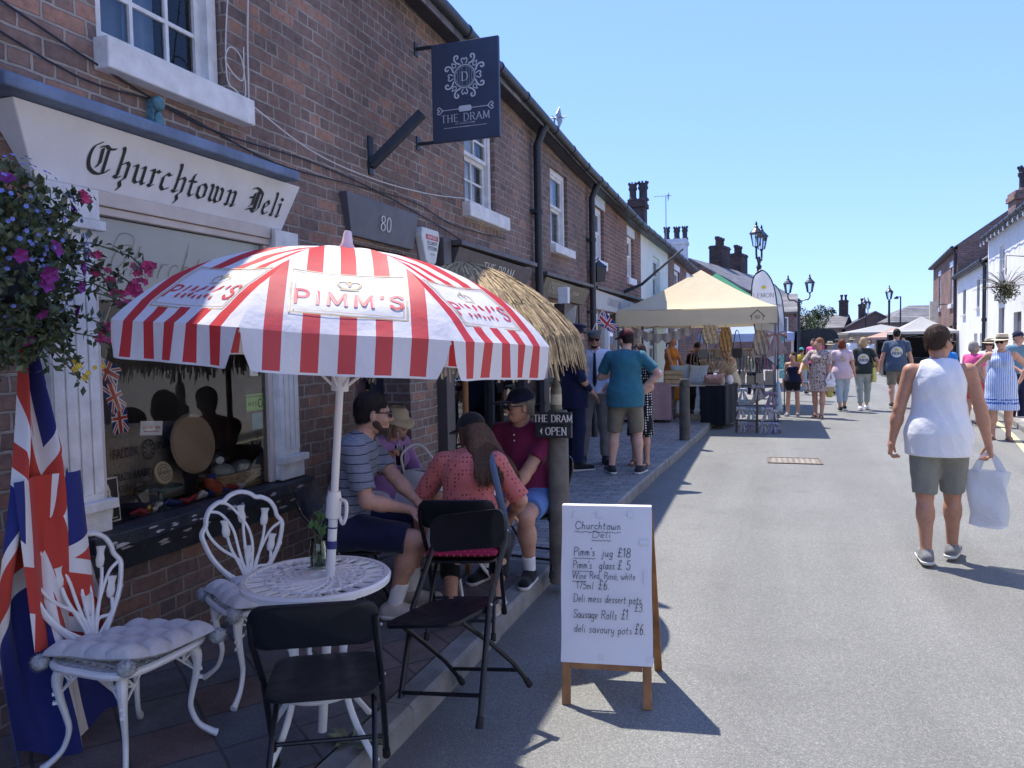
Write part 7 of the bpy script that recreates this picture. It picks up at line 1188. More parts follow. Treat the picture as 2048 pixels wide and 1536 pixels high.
def printed(name, base, zc, r, c1=(.62, .64, .62), c2=(.6, .5, .06)):
    m = cloth(name, base); nt = m.node_tree; b = nt.nodes["Principled BSDF"]; src = b.inputs["Base Color"].links[0].from_socket; co = coords(nt); s = N(nt, "SeparateXYZ"); nt.links.new(co, s.inputs[0]); X, Z = s.outputs[0], mth(nt, 'SUBTRACT', s.outputs[2], zc); back = mth(nt, 'LESS_THAN', s.outputs[1], -.03)
    d = mth(nt, 'SQRT', mth(nt, 'ADD', mth(nt, 'MULTIPLY', X, X), mth(nt, 'MULTIPLY', Z, Z))); disc = mth(nt, 'MULTIPLY', mth(nt, 'LESS_THAN', d, r), back); bar = mth(nt, 'LESS_THAN', mth(nt, 'ABSOLUTE', mth(nt, 'ADD', Z, r * .25)), r * .3); lt = mth(nt, 'MULTIPLY', bar, mth(nt, 'LESS_THAN', mth(nt, 'FRACT', mth(nt, 'MULTIPLY', X, 4.2 / r)), .55))
    c = mixc(nt, disc, src, c1); c = mixc(nt, mth(nt, 'MULTIPLY', mth(nt, 'MULTIPLY', lt, mth(nt, 'LESS_THAN', mth(nt, 'ABSOLUTE', X), r * .85)), back), c, tuple(x * .6 for x in base)); top_ = mth(nt, 'MULTIPLY', mth(nt, 'MULTIPLY', mth(nt, 'LESS_THAN', mth(nt, 'ABSOLUTE', X), r * .35), mth(nt, 'LESS_THAN', mth(nt, 'ABSOLUTE', mth(nt, 'SUBTRACT', Z, r * .42)), r * .22)), back); nt.links.new(mixc(nt, top_, c, c2), b.inputs["Base Color"]); return m
def bands(name, base, line, per, wd, axis=2, line2=None, z2=None):
    m = cloth(name, base, .14, 40); nt = m.node_tree; b = nt.nodes["Principled BSDF"]; src = b.inputs["Base Color"].links[0].from_socket; s = N(nt, "SeparateXYZ"); nt.links.new(coords(nt), s.inputs[0]); z = mth(nt, 'ADD', s.outputs[axis], mth(nt, 'MULTIPLY', noise(nt, coords(nt), 5, 2), .02)); f = mth(nt, 'FRACT', mth(nt, 'DIVIDE', z, per)); c = mixc(nt, mth(nt, 'LESS_THAN', f, wd), src, line)
    if axis == 2: c = mixc(nt, mth(nt, 'MULTIPLY', mth(nt, 'LESS_THAN', mth(nt, 'FRACT', mth(nt, 'MULTIPLY', f, 5)), .3), .35), c, line)
    if z2:
        for za, zb in z2: c = mixc(nt, mth(nt, 'MULTIPLY', mth(nt, 'MULTIPLY', mth(nt, 'GREATER_THAN', s.outputs[2], za), mth(nt, 'LESS_THAN', s.outputs[2], zb)), mth(nt, 'GREATER_THAN', noise(nt, coords(nt), 45, 2), .42)), c, line2)
    nt.links.new(c, b.inputs["Base Color"]); return m
def dots(name, base, dot, sc, thr, rnd_=.15, zmax=None):
    m = cloth(name, base); nt = m.node_tree; b = nt.nodes["Principled BSDF"]; src = b.inputs["Base Color"].links[0].from_socket; v = N(nt, "TexVoronoi", Scale=sc); v.inputs["Randomness"].default_value = rnd_; nt.links.new(coords(nt), v.inputs["Vector"]); f = mth(nt, 'LESS_THAN', v.outputs["Distance"], thr)
    if zmax: s = N(nt, "SeparateXYZ"); nt.links.new(coords(nt), s.inputs[0]); f = mth(nt, 'MULTIPLY', f, mth(nt, 'LESS_THAN', s.outputs[2], zmax))
    nt.links.new(mixc(nt, f, src, dot), b.inputs["Base Color"]); return m
c_ = lambda n, *a: cloth("cloth_" + n, a)
navy = c_("navy", .012, .016, .05); blk = c_("black", .014, .015, .018); wht = cloth("cloth_white", (.80, .80, .82), .025); khaki = c_("khaki", .20, .175, .13); olive = c_("olive", .22, .22, .19); grey = c_("grey", .20, .20, .20); teal = c_("teal", .035, .15, .20); beige = c_("beige", .5, .45, .36); cream = c_("cream", .62, .54, .40); orange = c_("orange", .50, .20, .04); denim = c_("pale_denim", .38, .46, .52); sage = c_("sage", .34, .37, .34); straw = mt("straw_hat", (.55, .47, .33), .85, .15, 60, .4, 150); pinks = c_("pink", .75, .10, .30); brightb = c_("bright_blue", .03, .22, .62)
# seated group
P_, I1 = person("man in striped t-shirt and sunglasses sitting with his hands on his knee", (-2.45, 3.94, FLOOR), (.93, .34), 1.78, 4.7, 1.04, pel=(0, 0, .535), sit=True, lean=.22, neck=.12, head=(.22, .05), feet=((-.13, .36), (.09, .30)), hands=((.05, .47, .66), (.13, .40, .655)), elb=((-.6, -.6, -.6), (.75, -.7, -.5)), top='tee', tm=bands("striped_jersey", (.22, .24, .30), (.035, .04, .07), .05, .13), bottom='shorts', bm=navy, blen=.92, hm=H_DK, beard=hairmat("stubble", (.07, .05, .042)), glasses=True, sm=c_("pale_shoe", .48, .44, .42), sock=(.16, wht), sleeve=.8, handdir=((.1, .9, -.35), (-.15, .9, -.4)))
P_, I2 = person("woman in coral spotted blouse and black cap seated with her back to us", (-1.685, 4.02, FLOOR), (-.26, .96), 1.57, 4.5, 1.14, True, pel=(0, 0, .50), sit=True, lean=.30, neck=.22, head=(.75, .18), feet=((-.12, .12), (.13, .16)), hands=((-.16, .36, .66), (.23, .30, .56)), elb=((-.8, -.5, -.4), (.8, -.6, -.5)), top='tee', tm=dots("coral_spots", (.55, .16, .145), (.16, .03, .03), 44, .26, .1), hem=-.07, bottom='trousers', bm=blk, blen=1.6, hair='long', hm=hairmat("hair_highlit", (.095, .055, .036)), hat='cap', hatm=blk, shoes='trainer', sm=beige, sleeve=.95)
b = MB(); i = I2; o = lambda x, y, z: tuple(i['pel'] + i['rt'] * x * .95 + i['fw'] * y * .93 + i['up'] * z * .87); b.tube(cr([o(.12, .17, .36), o(.135, .06, .545), o(.14, -.07, .52), o(.175, -.17, .38), o(.215, -.19, .2), o(.25, -.12, .02)], 8), .021, 8, flat=.3); b.build("bag_strap", c_("strap_blue", .16, .21, .28), P_, smooth=True)
P_, I3 = person("man in maroon polo shirt, navy cap and sunglasses sitting by the bollard", (-1.70, 5.14, FLOOR), (-.10, -.99), 1.66, 5.1, 1.18, pel=(0, 0, .52), sit=True, lean=.08, neck=.1, head=(-.78, .02), feet=((-.15, .30), (.16, .34)), hands=((-.02, .33, .57), (.17, .36, .57)), elb=((-.8, -.4, -.6), (.8, -.4, -.6)), top='polo', tm=c_("maroon", .17, .018, .07), hem=-.02, bottom='shorts', bm=c_("royal_blue", .10, .21, .50), blen=.72, hair='short', hm=H_GR, hat='cap', hatm=navy, glasses=True, sm=blk, sock=(.13, wht), sleeve=.72, skin=SK)
b = MB(); b.ball(tuple(I3['hp'](.075, .045, .075)), .006, 6, 4); [b.ball(tuple(I3['pel'] + I3['up'] * z + I3['fw'] * .155), .006, 6, 4) for z in (.47, .43)]; b.build("buttons", m_cream, P_)
P_, I4 = person("woman in lilac shirt and floppy sun hat holding up a cup of red drink", (-2.74, 4.90, FLOOR), (.967, -.255), 1.50, 5.2, 1.04, True, pel=(0, 0, .50), sit=True, lean=.25, neck=.18, head=(-.1, .1), feet=((-.12, .34), (.12, .34)), hands=((-.1, .36, .62), (.175, .27, .845)), elb=((-.7, -.5, -.5), (.8, -.2, -.9)), top='shirt', tm=c_("lilac", .40, .22, .50), bottom='trousers', bm=wht, blen=1.9, hair='long', hm=hairmat("hair_ash", (.22, .17, .12)), hat='floppy', hatm=mt("hat_felt", (.52, .46, .35), .9, .1), sm=beige, sleeve=1.3, grip=(0, .7), handdir=(None, (.1, .55, .5)))
CUP.location = (-2.455, 4.685, .90)
# standing group on the pavement
P_, I5 = person("man in teal t-shirt and maroon cap, back to us, hand on hip", (-1.77, 9.25, FLOOR), (-.05, 1), 1.78, 9.4, 1.12, lean=.14, pel=(0, -.04, .92), neck=.1, head=(.7, .1), feet=((-.17, -.06), (.16, .0)), hands=((-.12, .26, 1.22), (.20, .02, 1.02)), elb=((-.7, .1, -.9), (1, -.15, .1)), top='tee', tm=teal, hem=-.12, bottom='shorts', bm=khaki, blen=1.0, hm=H_DK, hat='cap', hatm=c_("cap_maroon", .10, .025, .03), skin=SKP, sleeve=.75, grip=(.8, .8), footyaw=(.5, -.25))
P_, I6 = person("man in white shirt, dark tie and flat cap laughing on the pavement", (-2.31, 9.95, FLOOR), (.22, -1), 1.78, 10.2, 1.0, lean=-.03, neck=.12, head=(.0, .08), feet=((-.13, .02), (.17, .02)), hands=((-.16, .28, 1.02), (.20, .20, .95)), top='shirt', tm=c_("pale_blue_shirt", .62, .66, .78), hem=-.02, bottom='trousers', bm=grey, blen=1.95, hat='flat', hatm=c_("tweed", .10, .10, .09), hm=H_DK, beard=H_DK, glasses=True, sm=blk, shoes='shoe', sleeve=1.3, skin=SKT)
b = MB(); c = [I6['nb'] + I6['fw'] * d + I6['up'] * z for d, z in ((.085, -.03), (.128, -.12), (.155, -.25), (.163, -.40), (.16, -.47))]; b.tube([tuple(q) for q in c], [.016, .018, .024, .03, .006], 8, flat=.9); b.build("tie", blk, P_, smooth=True); b = MB(); b.tube([(.165 * math.cos(a), .125 * math.sin(a) + .0, 1.0) for a in np.linspace(0, 6.28, 25)[:-1]], .02, 6, closed=True); b.build("belt", m_black, P_)
person("man in dark navy uniform and peaked cap half behind the thatched parasol", (-2.44, 9.32, FLOOR), (.75, .65), 1.83, 9.7, 1.08, neck=.1, head=(-.1, .05), hands=((-.2, .22, 1.0), (.25, .12, .95)), top='tee', tm=navy, hem=-.18, bottom='trousers', bm=navy, blen=1.95, hat='peaked', hatm=navy, hm=H_DK, shoes='trainer', sm=blk, sleeve=1.3)
person("woman in black polka dot dress hidden behind the teal man", (-1.70, 9.88, FLOOR), (-.6, -.8), 1.58, 10, 1.0, True, hands=((-.15, .22, 1.0), (.2, .2, 1.0)), top='dress', tm=dots("polka_dots", (.012, .012, .014), (.72, .72, .72), 30, .3, .0), blen=.52, hair='bob', hm=H_BR, shoes='sandal', sm=c_("tan_leather", .2, .13, .08), footyaw=(.4, .4))
# the man walking away in the foreground
P_, I7 = person("man in white vest and grey shorts walking away with a carrier bag", (1.13, 6.50, 0), (.06, 1), 1.80, 5.8, 1.06, pel=(0, 0, .945), lean=.03, neck=.14, head=(-.75, .02), feet=((-.085, -.10), (.115, .13)), hands=((-.315, .04, .835), (.345, .05, .79)), elb=((-.9, -.8, 0), (.9, -.8, 0)), top='tank', tm=wht, hem=-.145, bottom='shorts', bm=olive, blen=1.0, hm=H_BR, glasses=True, skin=SKT, sm=m_tr, belly=.06, grip=(.25, .9), footyaw=(.1, -.3))
def carrier(name, label, loc, rz, w, h, mat, dep=.10, cat="bag"):
    t = thing(name, label, cat, loc, rz); b = MB()
    def f(u, v): a = u * 6.2832; e = .55 + .45 * math.sin(min(1, v * 1.15) * math.pi / 2 + .15); return (w / 2 * math.copysign(abs(math.cos(a)) ** .6, math.cos(a)) * (.92 + .08 * v) + .012 * math.sin(v * 7 + a * 2), dep / 2 * math.sin(a) * e * (1.1 - v * .5) + .008 * math.sin(a * 3 + v * 9), -.13 - h * (1 - v) + .01 * math.sin(a * 2 + 1) * (v < .2))
    b.grid(f, 36, 16, wrap=True); b.grid(lambda u, v: tuple(V3(f(u, 0)) * v + V3((0, 0, -.13 - h)) * (1 - v)), 36, 2, wrap=True)
    b.build("pouch", mat, t, smooth=True); b = MB()
    for sy in (-1, 1): b.grid(lambda u, v: ((u - .5) * (.03 + .035 * abs(2 * v - 1)) + (v - .5) * w * .62, sy * .02 * (1 - abs(1 - 2 * abs(v - .5)) * .6), -.14 + .15 * (1 - (abs(2 * v - 1)) ** 1.6)), 3, 14)
    b.build("handle", mat, t, smooth=True); return t
m_poly, nt_, b_ = newmat("thin_polythene"); b_.inputs["Base Color"].default_value = (.62, .66, .74, 1); b_.inputs["Roughness"].default_value = .3; b_.inputs["Alpha"].default_value = .68; bumpto(nt_, b_, noise(nt_, coords(nt_), 22, 4), .6, .02)
M7 = P_.matrix_world if False else Matrix.Translation((1.13, 6.50, 0)) @ Matrix.Rotation(math.atan2(-.06, 1), 4, 'Z'); hw = M7 @ Vector(tuple(I7['wr'][1])); carrier("carrier_bag", "translucent white carrier bag in the right hand of the vest man", (hw.x + .01, hw.y + .02, hw.z - .075), R(-14), .27, .42, m_poly, .13)
# walkers further up the road
person("woman in blue and white checked sundress, straw hat and sunglasses", (3.42, 14.5, 0), (-.25, -1), 1.74, 12.6, 1.22, True, neck=.06, head=(-.35, 0), hands=((-.26, -.12, .98), (.26, -.12, .98)), elb=((-1, -.4, 0), (1, -.4, 0)), top='dress0', tm=bands("blue_check", (.50, .58, .76), (.20, .30, .60), .03, .4, 0, (.03, .10, .42), ((.60, .635), (.66, .685))), blen=.44, hm=H_BR, hat='sun', hatm=straw, glasses=True, shoes='sandal', sm=c_("tan_leather", 0, 0, 0), skin=SK, footyaw=(.3, -.3))
person("man in navy cap and blue t-shirt standing behind the sundress woman", (4.42, 17.6, 0), (.5, -.8), 1.80, 16, 1.1, top='tee', tm=c_("dusty_blue", .12, .23, .33), bottom='trousers', bm=navy, blen=1.95, hat='cap', hatm=navy, sm=blk, hands=((-.25, .1, .9), (.2, .25, 1.0)))
person("woman in small straw hat and sunglasses behind the sundress woman", (3.98, 17.8, 0), (-.3, -1), 1.66, 16, 1.0, True, top='tee', tm=wht, bottom='shorts', bm=blk, blen=.6, hat='sun', hatm=straw, glasses=True, hair='bob', hm=H_BR)
person("grey haired woman in bright pink top beyond the vest man", (3.50, 16.8, 0), (.7, .6), 1.62, 15, 1.05, True, head=(-.4, 0), top='tee', tm=pinks, bottom='shorts', bm=c_("coral_red", .55, .08, .1), blen=.9, hair='bob', hm=H_GR, glasses=True)
person("person in bright blue top hidden behind the vest man's neck", (3.20, 18, 0), (.1, 1), 1.64, 16, 1.15, top='tee', tm=brightb, bottom='shorts', bm=grey, blen=1.0, hm=H_BR, hair='short')
person("man in slate blue printed t-shirt and tan shorts walking away", (2.67, 20.7, 0), (.1, 1), 1.93, 18.8, 1.16, feet=((-.1, -.2), (.12, .22)), hands=((-.34, .05, .82), (.33, .0, .84)), top='tee', tm=printed("slate_tee", (.07, .10, .15), 1.36, .13), hem=-.14, bottom='shorts', bm=khaki, blen=1.0, hm=H_DK, head=(.1, 0), sm=blk)
person("blonde woman in dark green printed t-shirt and pale trousers walking away", (1.86, 19.9, 0), (.08, 1), 1.74, 18.3, 1.06, True, feet=((-.05, -.14), (.08, .18)), hands=((-.26, .05, .85), (.3, .12, 1.0)), top='tee', tm=printed("green_tee", (.03, .04, .035), 1.22, .12), hem=-.06, bottom='trousers', bm=sage, blen=1.8, hair='curly', hm=H_BL, sm=wht)
person("auburn haired woman in pale pink t-shirt and cropped jeans walking away", (1.37, 19.55, 0), (.05, 1), 1.70, 18.1, 1.1, True, feet=((-.03, -.05), (.06, .2)), hands=((-.24, .1, .86), (.3, .05, .82)), top='tee', tm=printed("pink_tee", (.66, .50, .52), 1.22, .10, (.62, .48, .5), (.5, .4, .1)), hem=-.14, bottom='trousers', bm=denim, blen=1.7, hair='bob', hm=H_RD, sm=blk)
person("woman in leopard print dress looking back over her shoulder on the road", (.80, 17.9, 0), (-.35, -1), 1.74, 16.7, 1.12, True, head=(-.8, .05), feet=((-.08, .08), (.08, -.05)), hands=((-.24, .1, .86), (.3, .3, 1.05)), top='dress', tm=dots("leopard", (.50, .40, .36), (.07, .045, .045), 24, .33, 1.0), blen=.36, hm=H_FD, shoes='sandal', sm=c_("tan_leather", 0, 0, 0), sleeve=.9)
person("girl in navy crop top and black shorts beside the gazebo leg", (.27, 18.1, 0), (-.2, -1), 1.44, 17.2, .98, True, head=(-.6, 0), hands=((-.26, .0, .8), (.26, .05, .8)), top='crop', tm=navy, bottom='shorts', bm=blk, blen=.55, hair='pony', hm=H_BR, sm=c_("monochrome_shoe", .3, .3, .32))
person("woman in cream waistcoat and white trousers leaning over the craft stall", (-.93, 16.5, 0), (-.85, -.5), 1.62, 16, 1.0, True, lean=.14, neck=.35, head=(0, .35), hands=((-.1, .42, .92), (.12, .34, .92)), top='vest', tm=cream, bottom='trousers', bm=wht, blen=1.9, hair='bob', hm=H_BL, sm=beige, hem=-.1)
person("dark haired woman in orange dress standing inside the craft stall", (-2.15, 16.3, FLOOR), (.9, -.45), 1.74, 16, .98, True, hands=((-.42, .1, .9), (.25, .3, .9)), top='dress0', tm=orange, blen=.58, hair='pony', hm=H_BR, shoes='sandal', sm=c_("tan_leather", 0, 0, 0), skin=SKT)
person("dark haired woman in black top seated behind the craft table", (-1.70, 17.0, FLOOR), (.3, -.9), 1.6, 16.6, 1.0, True, neck=.4, head=(-.5, .4), pel=(0, 0, .9), top='tee', tm=blk, bottom='trousers', bm=blk, blen=1.9, hair='bun', hm=H_DK)
person("woman in beige top sitting beyond the bow stand under the blue tent", (-.75, 23.5, 0), (.2, -1), 1.45, 22.8, 1.0, True, top='tee', tm=beige, bottom='trousers', bm=navy, blen=1.9, hair='bob', hm=H_DK)
for i, (x, y, f, h, w, fem, tm_, bm_, hr_, hm_, ht, lab) in enumerate((
    (1.02, 26.5, (-.6, -.8), 1.72, 1.1, False, pinks, navy, 'short', H_BR, None, "bearded man in salmon pink shirt beyond the leopard dress"), (.62, 25.2, (.3, 1), 1.45, 1.0, True, c_("mustard", .5, .36, .05), denim, 'short', H_BR, 'cap', "small figure in mustard top and turquoise cap by the pink man"), (1.42, 25.0, (.2, 1), 1.62, 1.1, True, wht, beige, 'bob', H_GR, 'sun', "woman in white sun hat beyond the leopard dress"),
    (2.4, 37.5, (.1, 1), 1.7, 1.05, False, grey, navy, 'short', H_DK, 'flat', "far walker in grey shirt and flat cap in mid street"), (3.3, 41, (.2, 1), 1.72, 1.1, False, wht, blk, 'short', H_BR, 'sun', "far walker in khaki hat and white shirt in mid street"), (3.9, 39, (0, -1), 1.66, 1.0, True, wht, navy, 'bob', H_DK, None, "distant woman in white top near the gazebos"), (4.6, 36, (-.5, -1), 1.7, 1.1, False, olive, khaki, 'short', H_BR, None, "distant man in olive top by the grey gazebo"), (5.1, 37.5, (.4, 1), 1.68, 1.0, True, beige, grey, 'bob', H_BL, None, "distant blonde woman under the grey gazebo"), (2.0, 44, (.3, -1), 1.7, 1.0, True, pinks, denim, 'bob', H_DK, None, "distant woman in pink by the dark lorry"), (2.9, 48, (0, 1), 1.74, 1.1, False, navy, khaki, 'short', H_DK, None, "distant man in navy walking past the dark lorry"))):
    person(lab, (x, y, 0), f, h, y, w, fem, top='tee', tm=tm_, bottom='trousers', bm=bm_, blen=1.8, hair=hr_, hm=hm_, hat=ht, hatm=(c_("turquoise", .05, .4, .4) if ht == 'cap' else straw if ht == 'sun' else khaki), feet=((-.1, -.12), (.1, .14)))
t = carrier("tote_bag", "yellow fabric tote hanging from the blonde woman's right shoulder", (2.10, 19.92, 1.14), R(70), .26, .34, cloth("tote_yellow", (.50, .48, .14)), .08); b = MB(); b.tube([(0, .0, -.12), (-.02, .05, .1), (-.05, .07, .26)], .016, 6, flat=.4); b.build("shoulder_strap", cloth("tote_yellow", 0), t)
carrier("belt_bag", "small white bag at the leopard dress woman's hip", (1.02, 17.72, .98), R(10), .20, .16, wht, .09); carrier("shopping_bag", "pale yellow bag hanging low behind the leopard dress woman", (1.02, 17.95, .74), R(0), .14, .16, cloth("tote_yellow", 0), .07)
# ---------------------------------------------------------------- market: gazebos, craft stall, flags, lorry
def canvas(name, col, tr=.3):
    m, nt, b = newmat(name); co = coords(nt); rp = ramp(nt, [(.3, tuple(x * .94 for x in col)), (.7, col)]); nt.links.new(noise(nt, co, 3, 4), rp.inputs[0]); df = N(nt, "BsdfDiffuse"); tl = N(nt, "BsdfTranslucent"); mx = N(nt, "MixShader"); mx.inputs[0].default_value = tr; bp = N(nt, "Bump", Strength=.4, Distance=.03); nt.links.new(noise(nt, co, 5, 4), bp.inputs["Height"])
    for q in (df, tl): nt.links.new(rp.outputs[0], q.inputs[0])
    nt.links.new(bp.outputs[0], df.inputs["Normal"]); nt.links.new(df.outputs[0], mx.inputs[1]); nt.links.new(tl.outputs[0], mx.inputs[2]); nt.links.new(mx.outputs[0], nt.nodes["Material Output"].inputs[0]); nt.nodes.remove(b); return m
m_steel = mt("grey_steel", (.16, .17, .18), .4, .15, 8, metal=.6)
def gazebo(loc, rz, w, d, he, hp, val, label, mat, group="pop up gazebos at the market", side=None, legs=m_steel):
    t = thing("gazebo", label, "gazebo", loc, rz, group); b = MB()
    for k in range(4):
        a, c = [((-w / 2, -d / 2), (w / 2, -d / 2)), ((w / 2, -d / 2), (w / 2, d / 2)), ((w / 2, d / 2), (-w / 2, d / 2)), ((-w / 2, d / 2), (-w / 2, -d / 2))][k]
        def roof(u, v): e = Vector((a[0] + (c[0] - a[0]) * u, a[1] + (c[1] - a[1]) * u, 0)) * (1 - v); s = (1 - v); e.z = he + (hp - he) * (v ** 1.18) - .05 * math.sin(math.pi * u) * s * min(1, v * 4) + .012 * math.sin(u * 23 + k) * v * (1 - v); return e
        b.grid(roof, 18, 12); b.grid(lambda u, v: (a[0] + (c[0] - a[0]) * u, a[1] + (c[1] - a[1]) * u, he - val * (1 - v) - .02 * math.sin(math.pi * u)), 12, 2)
    b.build("canopy", mat, t, smooth=True, ang=30)
    for sx in (-1, 1):
        for sy in (-1, 1): l = MB(); l.bx(sx * (w / 2 - .04) - .02, sx * (w / 2 - .04) + .02, sy * (d / 2 - .04) - .02, sy * (d / 2 - .04) + .02, -loc[2], he - .03); l.bx(sx * (w / 2 - .04) - .1, sx * (w / 2 - .04) + .1, sy * (d / 2 - .04) - .1, sy * (d / 2 - .04) + .1, -loc[2] + .002, -loc[2] + .07); l.build("leg", legs, t)
    f = MB()
    for sy in (-1, 1):
        for sx in (-1, 1): f.bar((0, sy * (d / 2 - .05), he - .28), (sx * (w / 2 - .06), sy * (d / 2 - .05), he - .05), .02, .012); f.bar((sx * (w / 2 - .06), sy * (d / 2 - .05), he - .32), (0, sy * (d / 2 - .05), he - .06), .02, .012)
    f.build("truss", legs, t)
    if side: s = MB(); s.grid(lambda u, v: (-w / 2 + w * u, d / 2 - .03 + .02 * math.sin(u * 15), .1 + (he - .2) * v), 16, 3); s.build("side_curtain", side, t, smooth=True)
    return t
cg = gazebo((-1.54, 16.36, 0), R(0.3), 2.98, 3.0, 2.32, 3.17, .30, "cream pop up gazebo over the craft stall, nearest of the gazebos", canvas("cream_canvas", (.80, .68, .46), .25)); b = MB(); pn = Pen(b, flatplace((1.14, -1.502, 2.06), (1, 0, 0), (0, 0, 1), (0, -1, 0)), .004)
pn.line([(-.13, .08), (0, .2), (.13, .08)], (.008, .006, 0)); pn.line([(-.1, .1), (-.1, .02)], (.006, .006, 0)); pn.line([(.1, .1), (.1, .02)], (.006, .006, 0)); pn.text("GALA", 0, .075, .03, align='c', nib=(.7, .7, 0)); pn.text("TENT", 0, .035, .03, align='c', nib=(.7, .7, 0)); b.build("printed_mark", m_ink, cg)
gazebo((-1.55, 20.6, 0), 0, 2.9, 2.9, 2.5, 3.45, .28, "green pop up gazebo peeping out above the cream one", canvas("green_canvas", (.12, .36, .22)))
gazebo((-1.10, 28.6, 0), 0, 3.1, 3.0, 1.93, 2.34, .26, "blue and white pop up gazebo with long blue valance", canvas("pale_blue_canvas", (.48, .58, .80), .35), side=None, legs=m_wht)
gazebo((6.0, 38.8, 0), 0, 2.5, 2.6, 1.95, 2.62, .10, "pale grey gazebo hung with goods, nearest the brick house", canvas("grey_canvas", (.50, .49, .47), .15), side=blk); gazebo((5.6, 50, 0), R(8), 4.2, 3, 2.02, 2.48, .1, "wide pale grey gazebo farthest down the street", canvas("grey_canvas2", (.46, .46, .45), .15), side=m_white)
gazebo((5.55, 44.2, 0), R(-20), 2.2, 2.2, 1.72, 2.2, .1, "salmon coloured awning between the two grey gazebos", canvas("salmon_canvas", (.62, .42, .34), .2), side=blk)
def stall_table(loc, rz, w, d, h, label, cl, legm=m_steel, tcloth=False):
    t = thing("trestle_table", label, "table", loc, rz); b = MB(); b.bx(-w / 2, w / 2, -d / 2, d / 2, h - .03, h); b.build("tabletop", mt("pale_board", (.40, .35, .3), .7, .1, 4), t)
    for sx in (-1, 1): l = MB(); l.bar((sx * (w / 2 - .08), -d / 2 + .02, 0), (sx * (w / 2 - .08), d / 2 - .12, h - .03), .03, .02); l.bar((sx * (w / 2 - .08), d / 2 - .02, 0), (sx * (w / 2 - .08), -d / 2 + .12, h - .03), .03, .02); l.bar((sx * (w / 2 - .08), -d / 2 + .1, .25), (sx * (w / 2 - .08), d / 2 - .1, .25), .03, .02); l.build("leg", legm, t)
    if tcloth: b = MB(); b.grid(lambda u, v: ((w / 2 + .012 + .012 * math.sin(u * 60)) * max(-1, min(1, 1.45 * math.cos(u * 6.2832))), (d / 2 + .012 + .012 * math.sin(u * 60)) * max(-1, min(1, 1.45 * math.sin(u * 6.2832))), .06 + (h - .055) * v), 80, 2, wrap=True); b.bx(-w / 2 - .01, w / 2 + .01, -d / 2 - .01, d / 2 + .01, h + .002, h + .006); o = tag(b.build("tablecloth", cl, smooth=True), "tablecloth over the " + label, "tablecloth"); o.location = loc; o.rotation_euler = (0, 0, rz)
    return t
stall_table((-1.62, 15.55, FLOOR), R(2), .95, .6, .74, "folding trestle table at the front of the craft stall", blk); stall_table((-1.14, 15.75, .02), R(80), 1.0, .46, .82, "craft table hung with black cloth by the kerb", blk, tcloth=True); stall_table((-2.5, 15.4, FLOOR), R(4), .9, .6, .76, "side table under a dusky pink cloth by the shop wall", c_("dusky_pink", .38, .24, .23), tcloth=True)
def pillow(loc, rz, w, h, label, mat, tiltx=1.2):
    b = MB(); f = lambda s: (lambda u, v: ((u - .5) * w * (1 - .10 * math.sin(v * math.pi)), s * .055 * max(0, (1 - (2 * u - 1) ** 4) * (1 - (2 * v - 1) ** 4)) ** .6, v * h * (1 - .06 * math.sin(u * math.pi))))
    b.grid(f(1), 14, 14); b.grid(lambda u, v: f(-1)(1 - u, v), 14, 14); o = tag(b.build("scatter_cushion", mat, smooth=True, ang=180), label, "cushion"); o.location = loc; o.rotation_euler = (tiltx - 1.57, 0, rz); return o
ditsy = dots("sage_ditsy", (.36, .42, .42), (.62, .62, .58), 60, .4, 1.0); pillow((-1.55, 15.42, .87), R(-20), .42, .40, "sage green patterned cushion standing on the trestle table", ditsy); pillow((-1.85, 15.6, .87), R(25), .40, .40, "blue grey cushion leaning behind the wooden crate", cloth("blue_grey", (.30, .38, .45))); pillow((-1.22, 15.35, .90), R(8), .40, .30, "pink patterned cushion lying flat at the table edge", dots("pink_ditsy", (.55, .36, .33), (.3, .12, .12), 40, .4, 1.0), 2.6)
b = MB(); b.bx(-.16, .16, -.12, .12, 0, .012)
for sy in (-1, 1): [b.bx(-.17, .17, sy * .12 - .008, sy * .12 + .008, .02 + k * .09, .09 + k * .09) for k in range(3)]
for sx in (-1, 1): [b.bx(sx * .16 - .008, sx * .16 + .008, -.111, .111, .02 + k * .09, .09 + k * .09) for k in range(3)]
o = tag(b.build("wooden_crate", mt("crate_wood", (.44, .31, .16), .7, .2, 8)), "small wooden crate at the left of the trestle table", "crate"); o.location = (-1.98, 15.4, .862)
for k, (x, y, z, s, m, lab) in enumerate(((-1.10, 15.45, .845, .10, c_("linen", .5, .45, .38), "bundle of dried grasses in a linen wrap on the craft table"), (-1.3, 15.7, .86, .09, m_dark, "dark round pot on the craft table"), (-.95, 15.9, .845, .08, m_white, "white jug on the craft table"), (-1.45, 15.85, .86, .09, m_sack, "hessian wrapped vase on the trestle table"))):
    t = thing("vase", lab, "vase", (x, y, z)); b = MB(); b.lathe([(s * .7, 0), (s, s * .8), (s * .75, s * 1.8), (s * .6, s * 2.1), (s * .7, s * 2.3)], 14); b.build("pot", m, t, smooth=True); b = MB()
    for j in range(40): d = rdir(); d.z = abs(d.z) + .6; b.tube([(0, 0, s * 2), tuple(d * .16 + V3((0, 0, s * 2)))], .004, 4); leaf(b, d * .16 + V3((0, 0, s * 2)), d + rdir() * .4, .09, .03)
    b.build("dried_stems", mt("dried_stem", (.45, .35, .24), .9, .3, 20), t)
